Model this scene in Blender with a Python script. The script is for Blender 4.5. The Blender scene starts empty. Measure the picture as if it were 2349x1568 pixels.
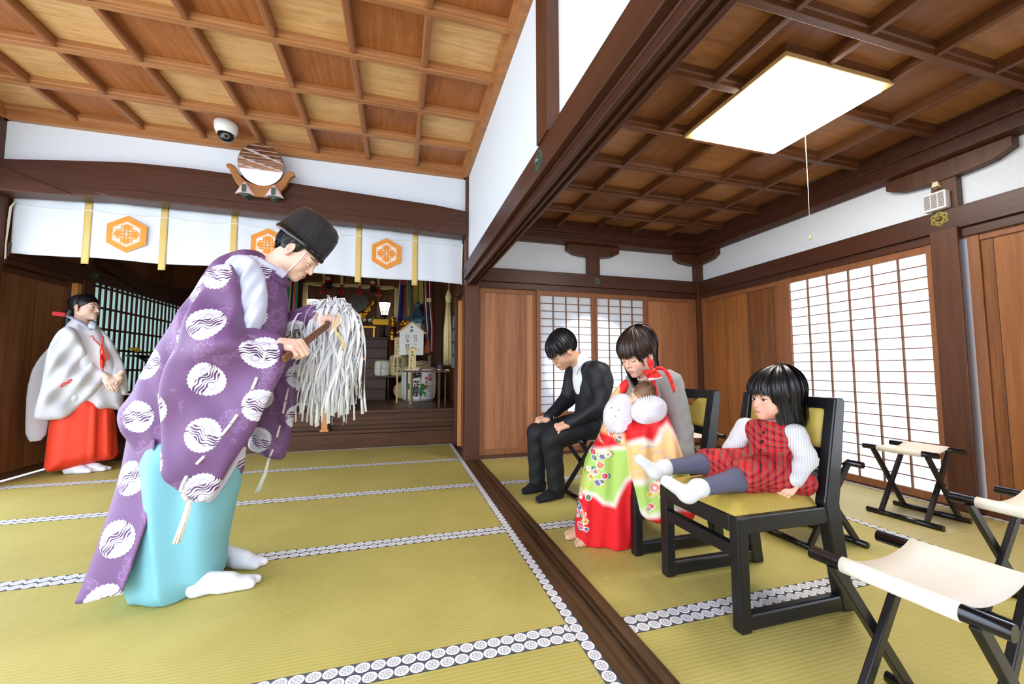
import bpy, bmesh, math, random
import numpy as np
from mathutils import Vector, Matrix
random.seed(7)
RNG = np.random.RandomState(5)
SC = bpy.context.scene
COL = SC.collection
PI = math.pi

# ------------------------------------------------------------------ colour
def L1(c):
    c /= 255.0
    return c / 12.92 if c <= 0.04045 else ((c + 0.055) / 1.055) ** 2.4
def RGB(r, g, b): return (L1(r), L1(g), L1(b), 1.0)

# ------------------------------------------------------------------ node expressions
class S:
    def __init__(s, g, k): s.g = g; s.k = k
    def _m(s, op, *a):
        n = s.g.nt.nodes.new('ShaderNodeMath'); n.operation = op
        for i, v in enumerate((s,) + a):
            if isinstance(v, S): s.g.nt.links.new(v.k, n.inputs[i])
            else: n.inputs[i].default_value = float(v)
        return S(s.g, n.outputs[0])
    def __add__(s, o): return s._m('ADD', o)
    __radd__ = __add__
    def __sub__(s, o): return s._m('SUBTRACT', o)
    def __rsub__(s, o): return (s * -1.0) + o
    def __mul__(s, o): return s._m('MULTIPLY', o)
    __rmul__ = __mul__
    def __truediv__(s, o): return s._m('DIVIDE', o)
    def lt(s, o): return s._m('LESS_THAN', o)
    def gt(s, o): return s._m('GREATER_THAN', o)
    def fract(s): return s._m('FRACT')
    def floor(s): return s._m('FLOOR')
    def abs(s): return s._m('ABSOLUTE')
    def sin(s): return s._m('SINE')
    def cos(s): return s._m('COSINE')
    def sqrt(s): return s._m('SQRT')
    def pow(s, e): return s._m('POWER', e)
    def max(s, o): return s._m('MAXIMUM', o)
    def min(s, o): return s._m('MINIMUM', o)
    def atan2(s, o): return s._m('ARCTAN2', o)
    def mod2(s): return (s * 0.5).fract().gt(0.25)      # 1 on odd integers
    def clamp(s):
        r = s._m('ADD', 0.0); r.k.node.use_clamp = True; return r
    def sm(s, a, b):                                     # smoothstep a..b
        n = s.g.nt.nodes.new('ShaderNodeMapRange'); n.interpolation_type = 'SMOOTHSTEP'
        s.g.nt.links.new(s.k, n.inputs[0]); n.inputs[1].default_value = a; n.inputs[2].default_value = b
        return S(s.g, n.outputs[0])

def hypot(a, b): return (a * a + b * b).sqrt()

class Mat:
    def __init__(g, name, rough=0.6, metal=0.0, spec=0.5):
        g.m = bpy.data.materials.new(name); g.m.use_nodes = True; g.nt = g.m.node_tree
        g.p = g.nt.nodes['Principled BSDF']
        g.p.inputs['Roughness'].default_value = rough; g.p.inputs['Metallic'].default_value = metal
        g.p.inputs['Specular IOR Level'].default_value = spec
    def coord(g, kind='Object'):
        n = g.nt.nodes.new('ShaderNodeTexCoord'); o = n.outputs[kind]
        s = g.nt.nodes.new('ShaderNodeSeparateXYZ'); g.nt.links.new(o, s.inputs[0])
        g.v = o
        return S(g, s.outputs[0]), S(g, s.outputs[1]), S(g, s.outputs[2])
    def vec(g, x, y, z):
        n = g.nt.nodes.new('ShaderNodeCombineXYZ')
        for i, v in enumerate((x, y, z)):
            if isinstance(v, S): g.nt.links.new(v.k, n.inputs[i])
            else: n.inputs[i].default_value = v
        return n.outputs[0]
    def noise(g, vec, scale=5, detail=3, rough=0.5, dist=0.0):
        n = g.nt.nodes.new('ShaderNodeTexNoise'); g.nt.links.new(vec, n.inputs['Vector'])
        n.inputs['Scale'].default_value = scale; n.inputs['Detail'].default_value = detail
        n.inputs['Roughness'].default_value = rough; n.inputs['Distortion'].default_value = dist
        return S(g, n.outputs['Fac'])
    def white(g, vec):
        n = g.nt.nodes.new('ShaderNodeTexWhiteNoise'); n.noise_dimensions = '3D'
        g.nt.links.new(vec, n.inputs['Vector']); return S(g, n.outputs['Value'])
    def vor(g, vec, scale=5, feature='F1', out='Distance'):
        n = g.nt.nodes.new('ShaderNodeTexVoronoi'); n.feature = feature
        g.nt.links.new(vec, n.inputs['Vector']); n.inputs['Scale'].default_value = scale
        return S(g, n.outputs[out])
    def mix(g, f, a, b):
        n = g.nt.nodes.new('ShaderNodeMix'); n.data_type = 'RGBA'
        for i, v in ((0, f), (6, a), (7, b)):
            if isinstance(v, S): g.nt.links.new(v.k, n.inputs[i])
            else: n.inputs[i].default_value = v
        return S(g, n.outputs[2])
    def attr(g, name='Col'):
        n = g.nt.nodes.new('ShaderNodeAttribute'); n.attribute_name = name; return S(g, n.outputs['Color'])
    def put(g, key, v):
        if isinstance(v, S): g.nt.links.new(v.k, g.p.inputs[key])
        else: g.p.inputs[key].default_value = v
    def base(g, c): g.put('Base Color', c); return g
    def bump(g, h, strength=0.3, dist=0.002):
        n = g.nt.nodes.new('ShaderNodeBump'); n.inputs['Strength'].default_value = strength
        n.inputs['Distance'].default_value = dist
        g.nt.links.new(h.k, n.inputs['Height']); g.nt.links.new(n.outputs[0], g.p.inputs['Normal'])
        return g

MAT = {}
def plain(name, c, rough=0.6, metal=0.0, spec=0.5, var=0.06, scale=18, bump=0.0, sheen=0.0, bscale=300):
    g = Mat(name, rough, metal, spec); g.coord()
    n = g.noise(g.v, scale, 3)
    d = tuple(x * (1 - var * 2.2) for x in c[:3]) + (1,); b = tuple(min(1, x * (1 + var * 1.6)) for x in c[:3]) + (1,)
    g.base(g.mix(n, d, b))
    if bump: g.bump(g.noise(g.v, bscale, 2), bump, 0.001)
    if sheen: g.p.inputs['Sheen Weight'].default_value = sheen
    MAT[name] = g.m
    return g.m

def wood(name, dark, light, axis='z', plank=0.0, paxis='x', rough=0.45, grain=1.0, spec=0.4, fine=1.0):
    """long soft grain along one axis, optional boards across another"""
    g = Mat(name, rough, 0, spec); x, y, z = g.coord()
    c = {'x': x, 'y': y, 'z': z}
    sc = {'x': 22.0, 'y': 22.0, 'z': 22.0}; sc[axis] = 1.2
    off = 0.0
    if plank:
        idx = (c[paxis] / plank).floor(); off = g.white(g.vec(idx, 3.0, 7.0))
    v = g.vec(*[(c[k] * sc[k] + (off * 9.0 if plank else 0.0)) for k in 'xyz'])
    a = g.noise(v, 1.0, 4, 0.6, 0.6); b = g.noise(v, 7.0 * fine, 2, 0.6)
    t = (a * 0.75 + b * 0.25 - 0.5) * (1.9 * grain) + 0.5
    if plank: t = t + (off - 0.5) * 0.7
    col = g.mix(t.clamp(), dark, light)
    if plank:
        e = ((c[paxis] / plank).fract() - 0.5).abs()
        col = g.mix(e.gt(0.494), col, tuple(q * 0.35 for q in dark[:3]) + (1,))
    g.base(col); g.bump(b, 0.12, 0.002)
    MAT[name] = g.m
    return g.m

# ------------------------------------------------------------------ mesh builder
def frame_from(d, up=Vector((0, 0, 1))):
    d = Vector(d).normalized()
    if abs(d.dot(up)) > 0.98: up = Vector((0, 1, 0))
    a = up.cross(d).normalized(); b = d.cross(a)
    return a, b, d

class MB:
    def __init__(s): s.v = []; s.f = []; s.mi = []; s.sm = []; s.m = 0; s.smooth = False
    def add(s, vs, fs, smooth=None):
        o = len(s.v); s.v += [tuple(map(float, q)) for q in vs]
        sm = s.smooth if smooth is None else smooth
        for f in fs: s.f.append(tuple(o + i for i in f)); s.mi.append(s.m); s.sm.append(sm)
        return s
    def box(s, x0, x1, y0, y1, z0, z1):
        x0, x1 = sorted((x0, x1)); y0, y1 = sorted((y0, y1)); z0, z1 = sorted((z0, z1))
        v = [(x0,y0,z0),(x1,y0,z0),(x1,y1,z0),(x0,y1,z0),(x0,y0,z1),(x1,y0,z1),(x1,y1,z1),(x0,y1,z1)]
        return s.add(v, [(0,3,2,1),(4,5,6,7),(0,1,5,4),(1,2,6,5),(2,3,7,6),(3,0,4,7)], False)
    def bar(s, p, q, w, h, up=(0, 0, 1)):
        """rectangular bar from p to q; w across, h along up"""
        p = Vector(p); q = Vector(q); a, b, d = frame_from(q - p, Vector(up))
        vs = []
        for e in (p, q):
            for i, j in ((-1,-1),(1,-1),(1,1),(-1,1)): vs.append(e + a * (i * w / 2) + b * (j * h / 2))
        return s.add(vs, [(0,3,2,1),(4,5,6,7),(0,1,5,4),(1,2,6,5),(2,3,7,6),(3,0,4,7)], False)
    def tube(s, pts, r, n=10, caps=True, squash=None):
        pts = [Vector(p) for p in pts]; k = len(pts)
        rs = r if hasattr(r, '__len__') else [r] * k
        vs = []; a = None
        for i, p in enumerate(pts):
            d = (pts[min(i + 1, k - 1)] - pts[max(i - 1, 0)])
            if d.length < 1e-9: d = Vector((0, 0, 1))
            d.normalize()
            if a is None: a, b, _ = frame_from(d)
            else:
                a = (a - d * a.dot(d));
                a = a.normalized() if a.length > 1e-6 else frame_from(d)[0]
                b = d.cross(a)
            for j in range(n):
                t = 2 * PI * j / n
                vs.append(p + a * (math.cos(t) * rs[i]) + b * (math.sin(t) * rs[i] * (squash or 1)))
        fs = []
        for i in range(k - 1):
            for j in range(n): fs.append((i*n+j, i*n+(j+1)%n, (i+1)*n+(j+1)%n, (i+1)*n+j))
        s.add(vs, fs, True)
        if caps:
            o = len(s.v) - len(vs)
            s.f.append(tuple(o + j for j in range(n))[::-1]); s.mi.append(s.m); s.sm.append(False)
            s.f.append(tuple(o + (k-1)*n + j for j in range(n))); s.mi.append(s.m); s.sm.append(False)
        return s
    def cyl(s, p, q, r, r2=None, n=16): return s.tube([p, q], [r, r if r2 is None else r2], n)
    def lathe(s, prof, c=(0, 0, 0), n=24, smooth=True, axis='z', square=0.0, a0=0.0):
        """profile of (radius, height)"""
        vs = []
        for r, h in prof:
            for j in range(n):
                t = 2 * PI * j / n + a0
                p = (math.cos(t) * r, math.sin(t) * r, h)
                if axis == 'y': p = (p[0], p[2], p[1])
                if axis == 'x': p = (p[2], p[0], p[1])
                vs.append((p[0] + c[0], p[1] + c[1], p[2] + c[2]))
        fs = [(i*n+j, i*n+(j+1)%n, (i+1)*n+(j+1)%n, (i+1)*n+j) for i in range(len(prof)-1) for j in range(n)]
        fs += [tuple(range(n))[::-1], tuple((len(prof)-1)*n + j for j in range(n))]
        o = len(s.f); s.add(vs, fs, smooth); s.sm[-1] = s.sm[-2] = False
        return s
    def prism(s, poly, lo, hi, axis='y', smooth=False):
        """polygon in the two other axes (in order), extruded between lo and hi"""
        n = len(poly)
        def P(a, b, t): return {'x': (t, a, b), 'y': (a, t, b), 'z': (a, b, t)}[axis]
        vs = [P(a, b, lo) for a, b in poly] + [P(a, b, hi) for a, b in poly]
        fs = [(j, (j+1)%n, n+(j+1)%n, n+j) for j in range(n)] + [tuple(range(n))[::-1], tuple(range(n, 2*n))]
        s.add(vs, fs, smooth); s.sm[-1] = s.sm[-2] = False
        return s
    def ell(s, c, r, n=20, m=12, rot=None):
        vs = []; fs = []
        for i in range(m + 1):
            p = PI * i / m
            for j in range(n):
                t = 2 * PI * j / n
                q = Vector((math.sin(p)*math.cos(t)*r[0], math.sin(p)*math.sin(t)*r[1], math.cos(p)*r[2]))
                if rot is not None: q = rot @ q
                vs.append(q + Vector(c))
        for i in range(m):
            for j in range(n): fs.append((i*n+j, (i+1)*n+j, (i+1)*n+(j+1)%n, i*n+(j+1)%n))
        return s.add(vs, fs, True)
    def grid(s, fn, nu, nv, smooth=True, wrap=False):
        vs = [fn(i / nu, j / nv) for j in range(nv + 1) for i in range(nu + 1)]
        fs = [(j*(nu+1)+i, j*(nu+1)+i+1, (j+1)*(nu+1)+i+1, (j+1)*(nu+1)+i) for j in range(nv) for i in range(nu)]
        return s.add(vs, fs, smooth)

WM = {}
def wm(o): return WM.get(o.name, Matrix())
def link(name, me, mats, parent, smooth=False):
    o = bpy.data.objects.new(name, me); COL.objects.link(o)
    for m in (mats if isinstance(mats, (list, tuple)) else [mats]): me.materials.append(MAT[m] if isinstance(m, str) else m)
    if parent is not None:
        o.parent = parent; me.transform(wm(parent).inverted()); WM[o.name] = wm(parent)
    return o
def obj(name, mb, mats, parent=None, bevel=0.0, seg=2, uv=None, solid=0.0, sub=0, origin=None, col=None):
    """one mesh object from a builder, geometry given in world space"""
    me = bpy.data.meshes.new(name); me.from_pydata(mb.v, [], mb.f)
    me.polygons.foreach_set('material_index', mb.mi); me.polygons.foreach_set('use_smooth', mb.sm)
    if uv:
        ul = me.uv_layers.new(name='UVMap'); li = np.zeros(len(me.loops), int); me.loops.foreach_get('vertex_index', li)
        P = np.array(mb.v); U = np.array(uv(P) if not isinstance(uv, list) else uv, float)[li]; ul.data.foreach_set('uv', U.ravel())
    if col is not None: paint(me, col)
    me.update()
    o = link(name, me, mats, parent)
    if parent is None:
        if origin is None:
            P = np.array(mb.v); origin = ((P[:,0].min()+P[:,0].max())/2, (P[:,1].min()+P[:,1].max())/2, P[:,2].min())
        if origin != 0:
            M = Matrix.Translation(Vector(origin)); me.transform(M.inverted()); o.location = origin; WM[o.name] = M
    if solid:
        m = o.modifiers.new('Solid', 'SOLIDIFY'); m.thickness = solid; m.offset = 0
    if bevel:
        m = o.modifiers.new('Bevel', 'BEVEL'); m.width = bevel; m.segments = seg; m.limit_method = 'ANGLE'; m.angle_limit = 0.6
    if sub:
        m = o.modifiers.new('Sub', 'SUBSURF'); m.levels = sub; m.render_levels = sub
    return o
def paint(me, C):
    ca = me.color_attributes.new('Col', 'FLOAT_COLOR', 'POINT')
    C = np.asarray(C, float)
    if C.shape[1] == 3: C = np.hstack([C, np.ones((len(C), 1))])
    ca.data.foreach_set('color', C.ravel())
def thing(name, label, cat, loc=(0, 0, 0), rz=0.0, group=None):
    o = bpy.data.objects.new(name, None); COL.objects.link(o); o.empty_display_size = 0.1
    o.location = loc; o.rotation_euler = (0, 0, rz)
    WM[o.name] = Matrix.Translation(Vector(loc)) @ Matrix.Rotation(rz, 4, 'Z')
    return tag(o, label, cat, group)
def tag(o, label=None, cat=None, group=None, kind=None):
    if label: o['label'] = label
    if cat: o['category'] = cat
    if group: o['group'] = group
    if kind: o['kind'] = kind
    return o
def st(name, mb, mats, label, cat, bevel=0.0, **k):
    return tag(obj(name, mb, mats, None, bevel, origin=0, **k), label, cat, kind='structure')
def dup(root, loc, rz=None, label=None, group=None):
    def cp(o, par):
        c = o.copy(); COL.objects.link(c); c.parent = par
        for ch in list(o.children): cp(ch, c)
        return c
    r = root.copy(); COL.objects.link(r); r.location = loc
    if rz is not None: r.rotation_euler = (0, 0, rz)
    WM[r.name] = Matrix.Translation(Vector(loc)) @ Matrix.Rotation(r.rotation_euler[2], 4, 'Z')
    for ch in list(root.children): cp(ch, r)
    if label: r['label'] = label
    if group: r['group'] = group
    return r
def text_mb(txt, size, spacing=1.0, depth=0.0008, bold=0.0):
    """vertical or single glyph text as flat mesh data centred on the origin in XY"""
    cu = bpy.data.curves.new('t', 'FONT'); cu.body = txt; cu.size = size; cu.align_x = 'CENTER'; cu.align_y = 'CENTER'
    cu.extrude = depth / 2; cu.offset = bold; cu.resolution_u = 2; cu.space_line = spacing
    o = bpy.data.objects.new('t', cu); COL.objects.link(o)
    dg = bpy.context.evaluated_depsgraph_get(); me = bpy.data.meshes.new_from_object(o.evaluated_get(dg))
    v = [tuple(q.co) for q in me.vertices]; f = [tuple(p.vertices) for p in me.polygons]
    bpy.data.objects.remove(o); bpy.data.curves.remove(cu); bpy.data.meshes.remove(me)
    return v, f
def put_text(mb, txt, size, o, ex, ey, **k):
    """text placed at point o with axes ex (right), ey (up)"""
    v, f = text_mb(txt, size, **k); o = Vector(o); ex = Vector(ex); ey = Vector(ey); ez = ex.cross(ey)
    mb.add([o + ex * a + ey * b + ez * c for a, b, c in v], f, False)
def put_column(mb, txt, size, o, ex, ey, pitch=1.12, **k):
    for i, ch in enumerate(txt):
        if ch != ' ': put_text(mb, ch, size, Vector(o) - Vector(ey) * (i * size * pitch), ex, ey, **k)
WORLD=3.8; EXPO=0.55; LAMP=20.0
# ================================================================== materials of the room
wood('beam_wood', RGB(44, 23, 15), RGB(86, 48, 30), 'y', rough=0.42, grain=0.8)
wood('beam_wood_x', RGB(46, 24, 16), RGB(90, 50, 32), 'x', rough=0.42, grain=0.8)
wood('post_wood', RGB(54, 29, 18), RGB(102, 60, 36), 'z', rough=0.45, grain=0.8)
wood('door_board', RGB(116, 68, 42), RGB(190, 130, 90), 'z', plank=0.118, paxis='x', rough=0.5, grain=0.7)
wood('door_board_y', RGB(92, 52, 23), RGB(162, 102, 52), 'z', plank=0.3, paxis='y', rough=0.5, grain=0.9)
wood('door_frame', RGB(100, 58, 34), RGB(160, 104, 66), 'z', rough=0.5, grain=0.7)
wood('dark_board', RGB(92, 54, 30), RGB(156, 102, 58), 'z', plank=0.3, paxis='y', rough=0.4, grain=0.9)
wood('dark_board_x', RGB(74, 42, 24), RGB(134, 84, 50), 'z', plank=0.22, paxis='x', rough=0.45, grain=0.8)
wood('step_wood', RGB(48, 28, 15), RGB(104, 66, 36), 'x', rough=0.38, grain=0.9, spec=0.3)
wood('sill_wood', RGB(34, 22, 12), RGB(98, 66, 36), 'y', rough=0.45, grain=1.3, fine=1.6)
wood('rib_wood', RGB(128, 74, 42), RGB(196, 138, 84), 'x', rough=0.42, grain=0.8)
wood('rib_wood_y', RGB(112, 62, 36), RGB(176, 116, 70), 'y', rough=0.42, grain=0.8)
wood('rib_dark', RGB(74, 41, 24), RGB(128, 82, 48), 'x', rough=0.4, grain=0.8)
wood('rib_dark_y', RGB(74, 41, 24), RGB(128, 82, 48), 'y', rough=0.4, grain=0.8)
wood('new_wood', RGB(196, 122, 62), RGB(226, 160, 96), 'z', rough=0.5, grain=0.5)
wood('lattice_wood', RGB(92, 58, 34), RGB(140, 92, 56), 'z', rough=0.5, grain=0.5)
def ceiling_panel(name, d, l, stain, axis, sp=1.0):
    g = Mat(name, 0.42, 0, 0.4); x, y, z = g.coord()
    sc = (3.0, 34.0) if axis == 'x' else (34.0, 3.0)
    a = g.noise(g.vec(x * sc[0], y * sc[1], z), 1.0, 4, 0.62, 0.8)
    b = g.noise(g.vec(x * (sc[0] * 2.5), y * (sc[1] * 2.0), z), 2.2, 2, 0.5)
    big = g.noise(g.v, 2.6, 3, 0.6)
    col = g.mix((a * 1.5 + big * 0.9 - 0.75).clamp(), d, l)
    col = g.mix((b.sm(0.66, 0.76) * (0.6 * sp)).clamp(), col, stain)
    g.base(col); g.bump(a, 0.08, 0.002); MAT[name] = g.m
ceiling_panel('panel_light', RGB(186, 132, 78), RGB(232, 192, 134), RGB(120, 72, 36), 'x')
ceiling_panel('panel_dark', RGB(132, 72, 32), RGB(184, 116, 62), RGB(70, 36, 18), 'y')
ceiling_panel('panel_room', RGB(132, 82, 44), RGB(184, 130, 78), RGB(104, 60, 34), 'x', 0.5)
plain('plaster', RGB(230, 238, 249), 0.85, var=0.015, scale=40, bump=0.05)
plain('black_gap', RGB(14, 10, 8), 0.8)
g = Mat('shoji_paper', 0.8, 0, 0.1)
g.nt.nodes.remove(g.p); out = g.nt.nodes['Material Output']
tr = g.nt.nodes.new('ShaderNodeBsdfTranslucent'); df = g.nt.nodes.new('ShaderNodeBsdfDiffuse'); mx = g.nt.nodes.new('ShaderNodeMixShader')
tr.inputs[0].default_value = RGB(250, 252, 254); df.inputs[0].default_value = RGB(248, 250, 255); mx.inputs[0].default_value = 0.60
g.nt.links.new(df.outputs[0], mx.inputs[1]); g.nt.links.new(tr.outputs[0], mx.inputs[2]); g.nt.links.new(mx.outputs[0], out.inputs[0]); MAT['shoji_paper'] = g.m

def tatami(name, c0, c1):
    g = Mat(name, 0.62, 0, 0.35); x, y, z = g.coord()
    rib = (y * (2 * PI / 0.0155)).sin() * 0.5 + 0.5
    weave = (x * (2 * PI / 0.009) + (y / 0.0155).floor() * PI).sin() * 0.5 + 0.5
    n = g.noise(g.vec(x * 1.4, y * 1.4, z), 2.0, 4, 0.6); f = g.noise(g.vec(x * 4.0, y * 60.0, z), 6.0, 2, 0.6)
    t = (n * 0.7 + f * 0.35 + rib * 0.10 + weave * 0.06 - 0.15).clamp()
    g.base(g.mix(t, c0, c1)); g.bump(rib * 0.7 + weave * 0.3, 0.35, 0.0022); MAT[name] = g.m
tatami('tatami_straw', RGB(160, 146, 68), RGB(204, 190, 110))
def tatami_y(name, c0, c1):
    g = Mat(name, 0.55, 0, 0.45); x, y, z = g.coord()
    rib = (x * (2 * PI / 0.0155)).sin() * 0.5 + 0.5
    n = g.noise(g.vec(x * 1.4, y * 1.4, z), 2.0, 4, 0.6)
    g.base(g.mix((n * 0.8 + rib * 0.12).clamp(), c0, c1)); g.bump(rib, 0.3, 0.0022); MAT[name] = g.m
tatami_y('tatami_straw_sheen', RGB(170, 156, 96), RGB(208, 194, 132))  # paler, bluer straw colour stands in for the bluish reflection on these mats
# brocade border: white roundels on navy, u in metres along the strip, v across
g = Mat('tatami_border', 0.75, 0, 0.2); u, v, _ = g.coord('UV')
P = 0.0452
a = ((u / P).fract() - 0.5) * P; b = (v - 0.5) * 0.046
r = hypot(a, b); th = b.atan2(a)
disc = r.lt(0.0218)
rim = (r - 0.0135 - (th * 8.0).cos() * 0.0016).abs().lt(0.0009)
core = r.lt(0.0062) * ((a * 1800.0).sin().gt(0.1))
petal = r.lt(0.0112) * r.gt(0.0075) * ((th * 6.0).sin().gt(0.45))
ink = rim.max(core).max(petal)
spk = g.noise(g.v, 700, 1)
bg = g.mix(spk.gt(0.56), RGB(44, 44, 58), RGB(150, 150, 160))
edge = (v - 0.5).abs().gt(0.475)
bg = g.mix(edge, bg, RGB(40, 40, 52))
g.base(g.mix(disc, bg, g.mix(ink * 0.85, RGB(236, 234, 230), RGB(70, 68, 84)))); MAT['tatami_border'] = g.m

# ================================================================== floor, mats, sill
mb = MB(); mb.box(-3.2, .86, -1.2, 8.06, -0.16, -0.045); mb.box(.86, 3.56, -1.2, 4.06, -0.16, -0.045)
st('floor', mb, 'step_wood', 'dark wooden floor base under the tatami mats', 'floor')
XB0, XB1 = 0.585, 0.630
BW = 0.045
def border(name, x0, x1, y0, y1, parent, phase=0.0):
    mb = MB(); along_x = (x1 - x0) > (y1 - y0); n = 1
    mb.add([(x0, y0, .0012), (x1, y0, .0012), (x1, y1, .0012), (x0, y1, .0012)], [(0, 1, 2, 3)])
    mb.add([(x0, y0, -.002), (x1, y0, -.002), (x1, y1, -.002), (x0, y1, -.002)], [(3, 2, 1, 0)])
    for i, j in ((0, 1), (1, 2), (2, 3), (3, 0)): mb.f.append((i + 4, j + 4, j, i)); mb.mi.append(0); mb.sm.append(False)
    def uv(Pv):
        if along_x: return np.stack([Pv[:, 0] + phase, (Pv[:, 1] - y0) / (y1 - y0)], 1)
        return np.stack([Pv[:, 1] + phase, (Pv[:, 0] - x0) / (x1 - x0)], 1)
    o = obj(name, mb, 'tatami_border', parent, uv=uv); o['label'] = 'navy border woven with white roundels'
def mat_thing(label, x0, x1, y0, y1, sides, straw='tatami_straw', group=None):
    t = thing('tatami_mat', label, 'tatami mat', ((x0 + x1) / 2, (y0 + y1) / 2, -0.045), group=group)
    mb = MB(); mb.box(x0 + .0008, x1 - .0008, y0 + .0008, y1 - .0008, -0.045, 0.0)
    obj('straw_surface', mb, straw, t)
    for k, sd in enumerate(sides):
        if sd == 'n': border('border', x0, x1 - (BW if 'e' in sides else 0), y1 - BW, y1, t, 0.0)
        if sd == 's': border('border', x0, x1 - (BW if 'e' in sides else 0), y0, y0 + BW, t, P / 2)
        if sd == 'e': border('border', x1 - BW, x1, y0, y1, t, 0.0)
        if sd == 'w': border('border', x0, x0 + BW, y0, y1, t, 0.0)
ys = [4.915, 4.048, 3.138, 2.228, 1.318, 0.408, -0.5]
lab = ['tatami strip under the priestess in white and red, along the altar step',
       'second tatami strip from the altar step, behind the bowing priest',
       'third tatami strip from the altar step, behind the feet of the bowing priest',
       'tatami strip the bowing priest in purple is standing on',
       'tatami strip nearest the camera left of the wooden sill, at the bottom edge',
       'tatami strip of the left room in front of the camera below the picture']
for i in range(6):
    mat_thing(lab[i], -3.06, XB1, ys[i + 1], ys[i], ('n', 's', 'e') + (('w',) if i == 0 else ()), group='tatami strips of the left room')
yr = [4.0, 3.118, 2.208, 1.298, 0.388, -0.5]
lab = ['tatami mat along the back wall behind the seated man, under the round shoji window',
       'tatami mat under the feet of the seated man in the dark suit',
       'tatami mat under the two black chairs of the mother and the girl',
       'tatami mat under the front feet of the nearest folding stool, bottom right',
       'tatami mat of the right room in front of the camera below the picture']
for i in range(5):
    mat_thing(lab[i], 0.789, 2.60, yr[i + 1], yr[i], ('n', 's'), group='tatami mats of the right room')
mat_thing('tatami mat with a bluish reflection painted into its straw, along the tall shoji window, under the stool by the window', 2.60, 3.478, 1.50, 4.0, ('w', 'e', 'n'), 'tatami_straw_sheen', 'tatami mats along the right wall')
mat_thing('tatami mat with a bluish reflection painted into its straw, under the stool cut off by the right edge of the picture', 2.60, 3.478, -0.3, 1.50, ('w', 'e'), 'tatami_straw_sheen', 'tatami mats along the right wall')

# sill between the rooms with its two sliding grooves
mb = MB()
prof = [(.631, -.05), (.631, .004), (.668, .004), (.668, .012), (.690, .012), (.690, .003), (.712, .003), (.712, .011), (.719, .011), (.719, .002), (.738, .002), (.738, .012), (.765, .012), (.765, .005), (.788, .005), (.788, -.05)]
mb.prism(prof, -1.2, 3.97, 'y')
st('trim_1', mb, 'sill_wood', 'worn dark wooden sill with sliding grooves between the two rooms', 'door sill', 0.0012)

# ================================================================== posts and beams
mb = MB(); mb.box(.632, .778, 3.955, 4.10, 0, 2.95)
st('trim_2', mb, 'post_wood', 'dark square wooden post between the curtain and the right room', 'post', .006)
mb = MB(); mb.box(.612, .645, -1.2, 3.955, 1.803, 1.945); mb.box(.752, .783, -1.2, 3.955, 1.803, 1.945)
mb.box(.645, .752, -1.2, 3.955, 1.79, 1.93)
prof = [(.648, 1.79), (.648, 1.748), (.668, 1.748), (.668, 1.768), (.690, 1.768), (.690, 1.748), (.702, 1.748), (.702, 1.768), (.724, 1.768), (.724, 1.748), (.742, 1.748), (.742, 1.79)]
mb.prism(prof[::-1], -1.2, 3.955, 'y')
st('trim_3', mb, 'beam_wood', 'long dark wooden beam with sliding grooves crossing above the opening between the rooms', 'beam', .004)
mb = MB(); mb.box(.66, .735, -1.2, 3.96, 1.93, 3.05)
st('wall_middle', mb, 'plaster', 'white plaster wall above the long beam between the two rooms', 'wall')
mb = MB(); mb.box(.60, .662, 1.56, 1.70, 1.94, 2.95)
st('trim_4', mb, 'post_wood', 'dark vertical strut on the white plaster above the long beam', 'post', .004)
# ---- left room back: lintel beam with rainbow arch
top = [(-3.08, 2.53), (-2.9, 2.545), (-2.6, 2.580), (-2.2, 2.622), (-1.8, 2.632), (-1.36, 2.622), (-.86, 2.598), (-.1, 2.562), (.33, 2.542), (.635, 2.512)]
bot = [(.635, 2.252), (.28, 2.262), (.12, 2.272), (-.1, 2.282), (-.5, 2.288), (-1.0, 2.292), (-1.35, 2.296), (-2.2, 2.312), (-2.37, 2.312), (-2.55, 2.296), (-3.08, 2.274)]
mb = MB(); mb.prism(top + bot, 3.95, 4.10, 'y')
mb.prism([(-2.42, 2.335), (-2.3, 2.375), (-2.1, 2.385), (-1.3, 2.372), (-.5, 2.352), (.0, 2.342), (.14, 2.318), (.2, 2.285), (.12, 2.268), (-1.3, 2.292), (-2.3, 2.308)], 3.938, 3.952, 'y')
st('trim_5', mb, 'beam_wood_x', 'thick arched dark lintel beam above the white shrine curtain', 'beam', .01)
mb = MB()
mb.prism([(.635, 2.50), (.30, 2.285), (.33, 2.262), (.635, 2.256)], 3.936, 3.953, 'y')
mb.prism([(-3.08, 2.50), (-2.55, 2.30), (-2.6, 2.285), (-3.08, 2.278)], 3.936, 3.953, 'y')
st('trim_6', mb, 'beam_wood_x', 'carved corner scrolls at both ends of the arched lintel beam', 'trim', .004)
mb = MB(); mb.box(-3.08, .66, 4.03, 4.09, 2.49, 3.05)
st('wall_back', mb, 'plaster', 'white plaster strip between the lintel beam and the left ceiling', 'wall')
mb = MB(); mb.box(-3.24, -3.045, 3.90, 4.10, 0, 3.05)
st('trim_7', mb, 'post_wood', 'dark post at the left edge of the picture beside the curtain', 'post', .006)

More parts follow.
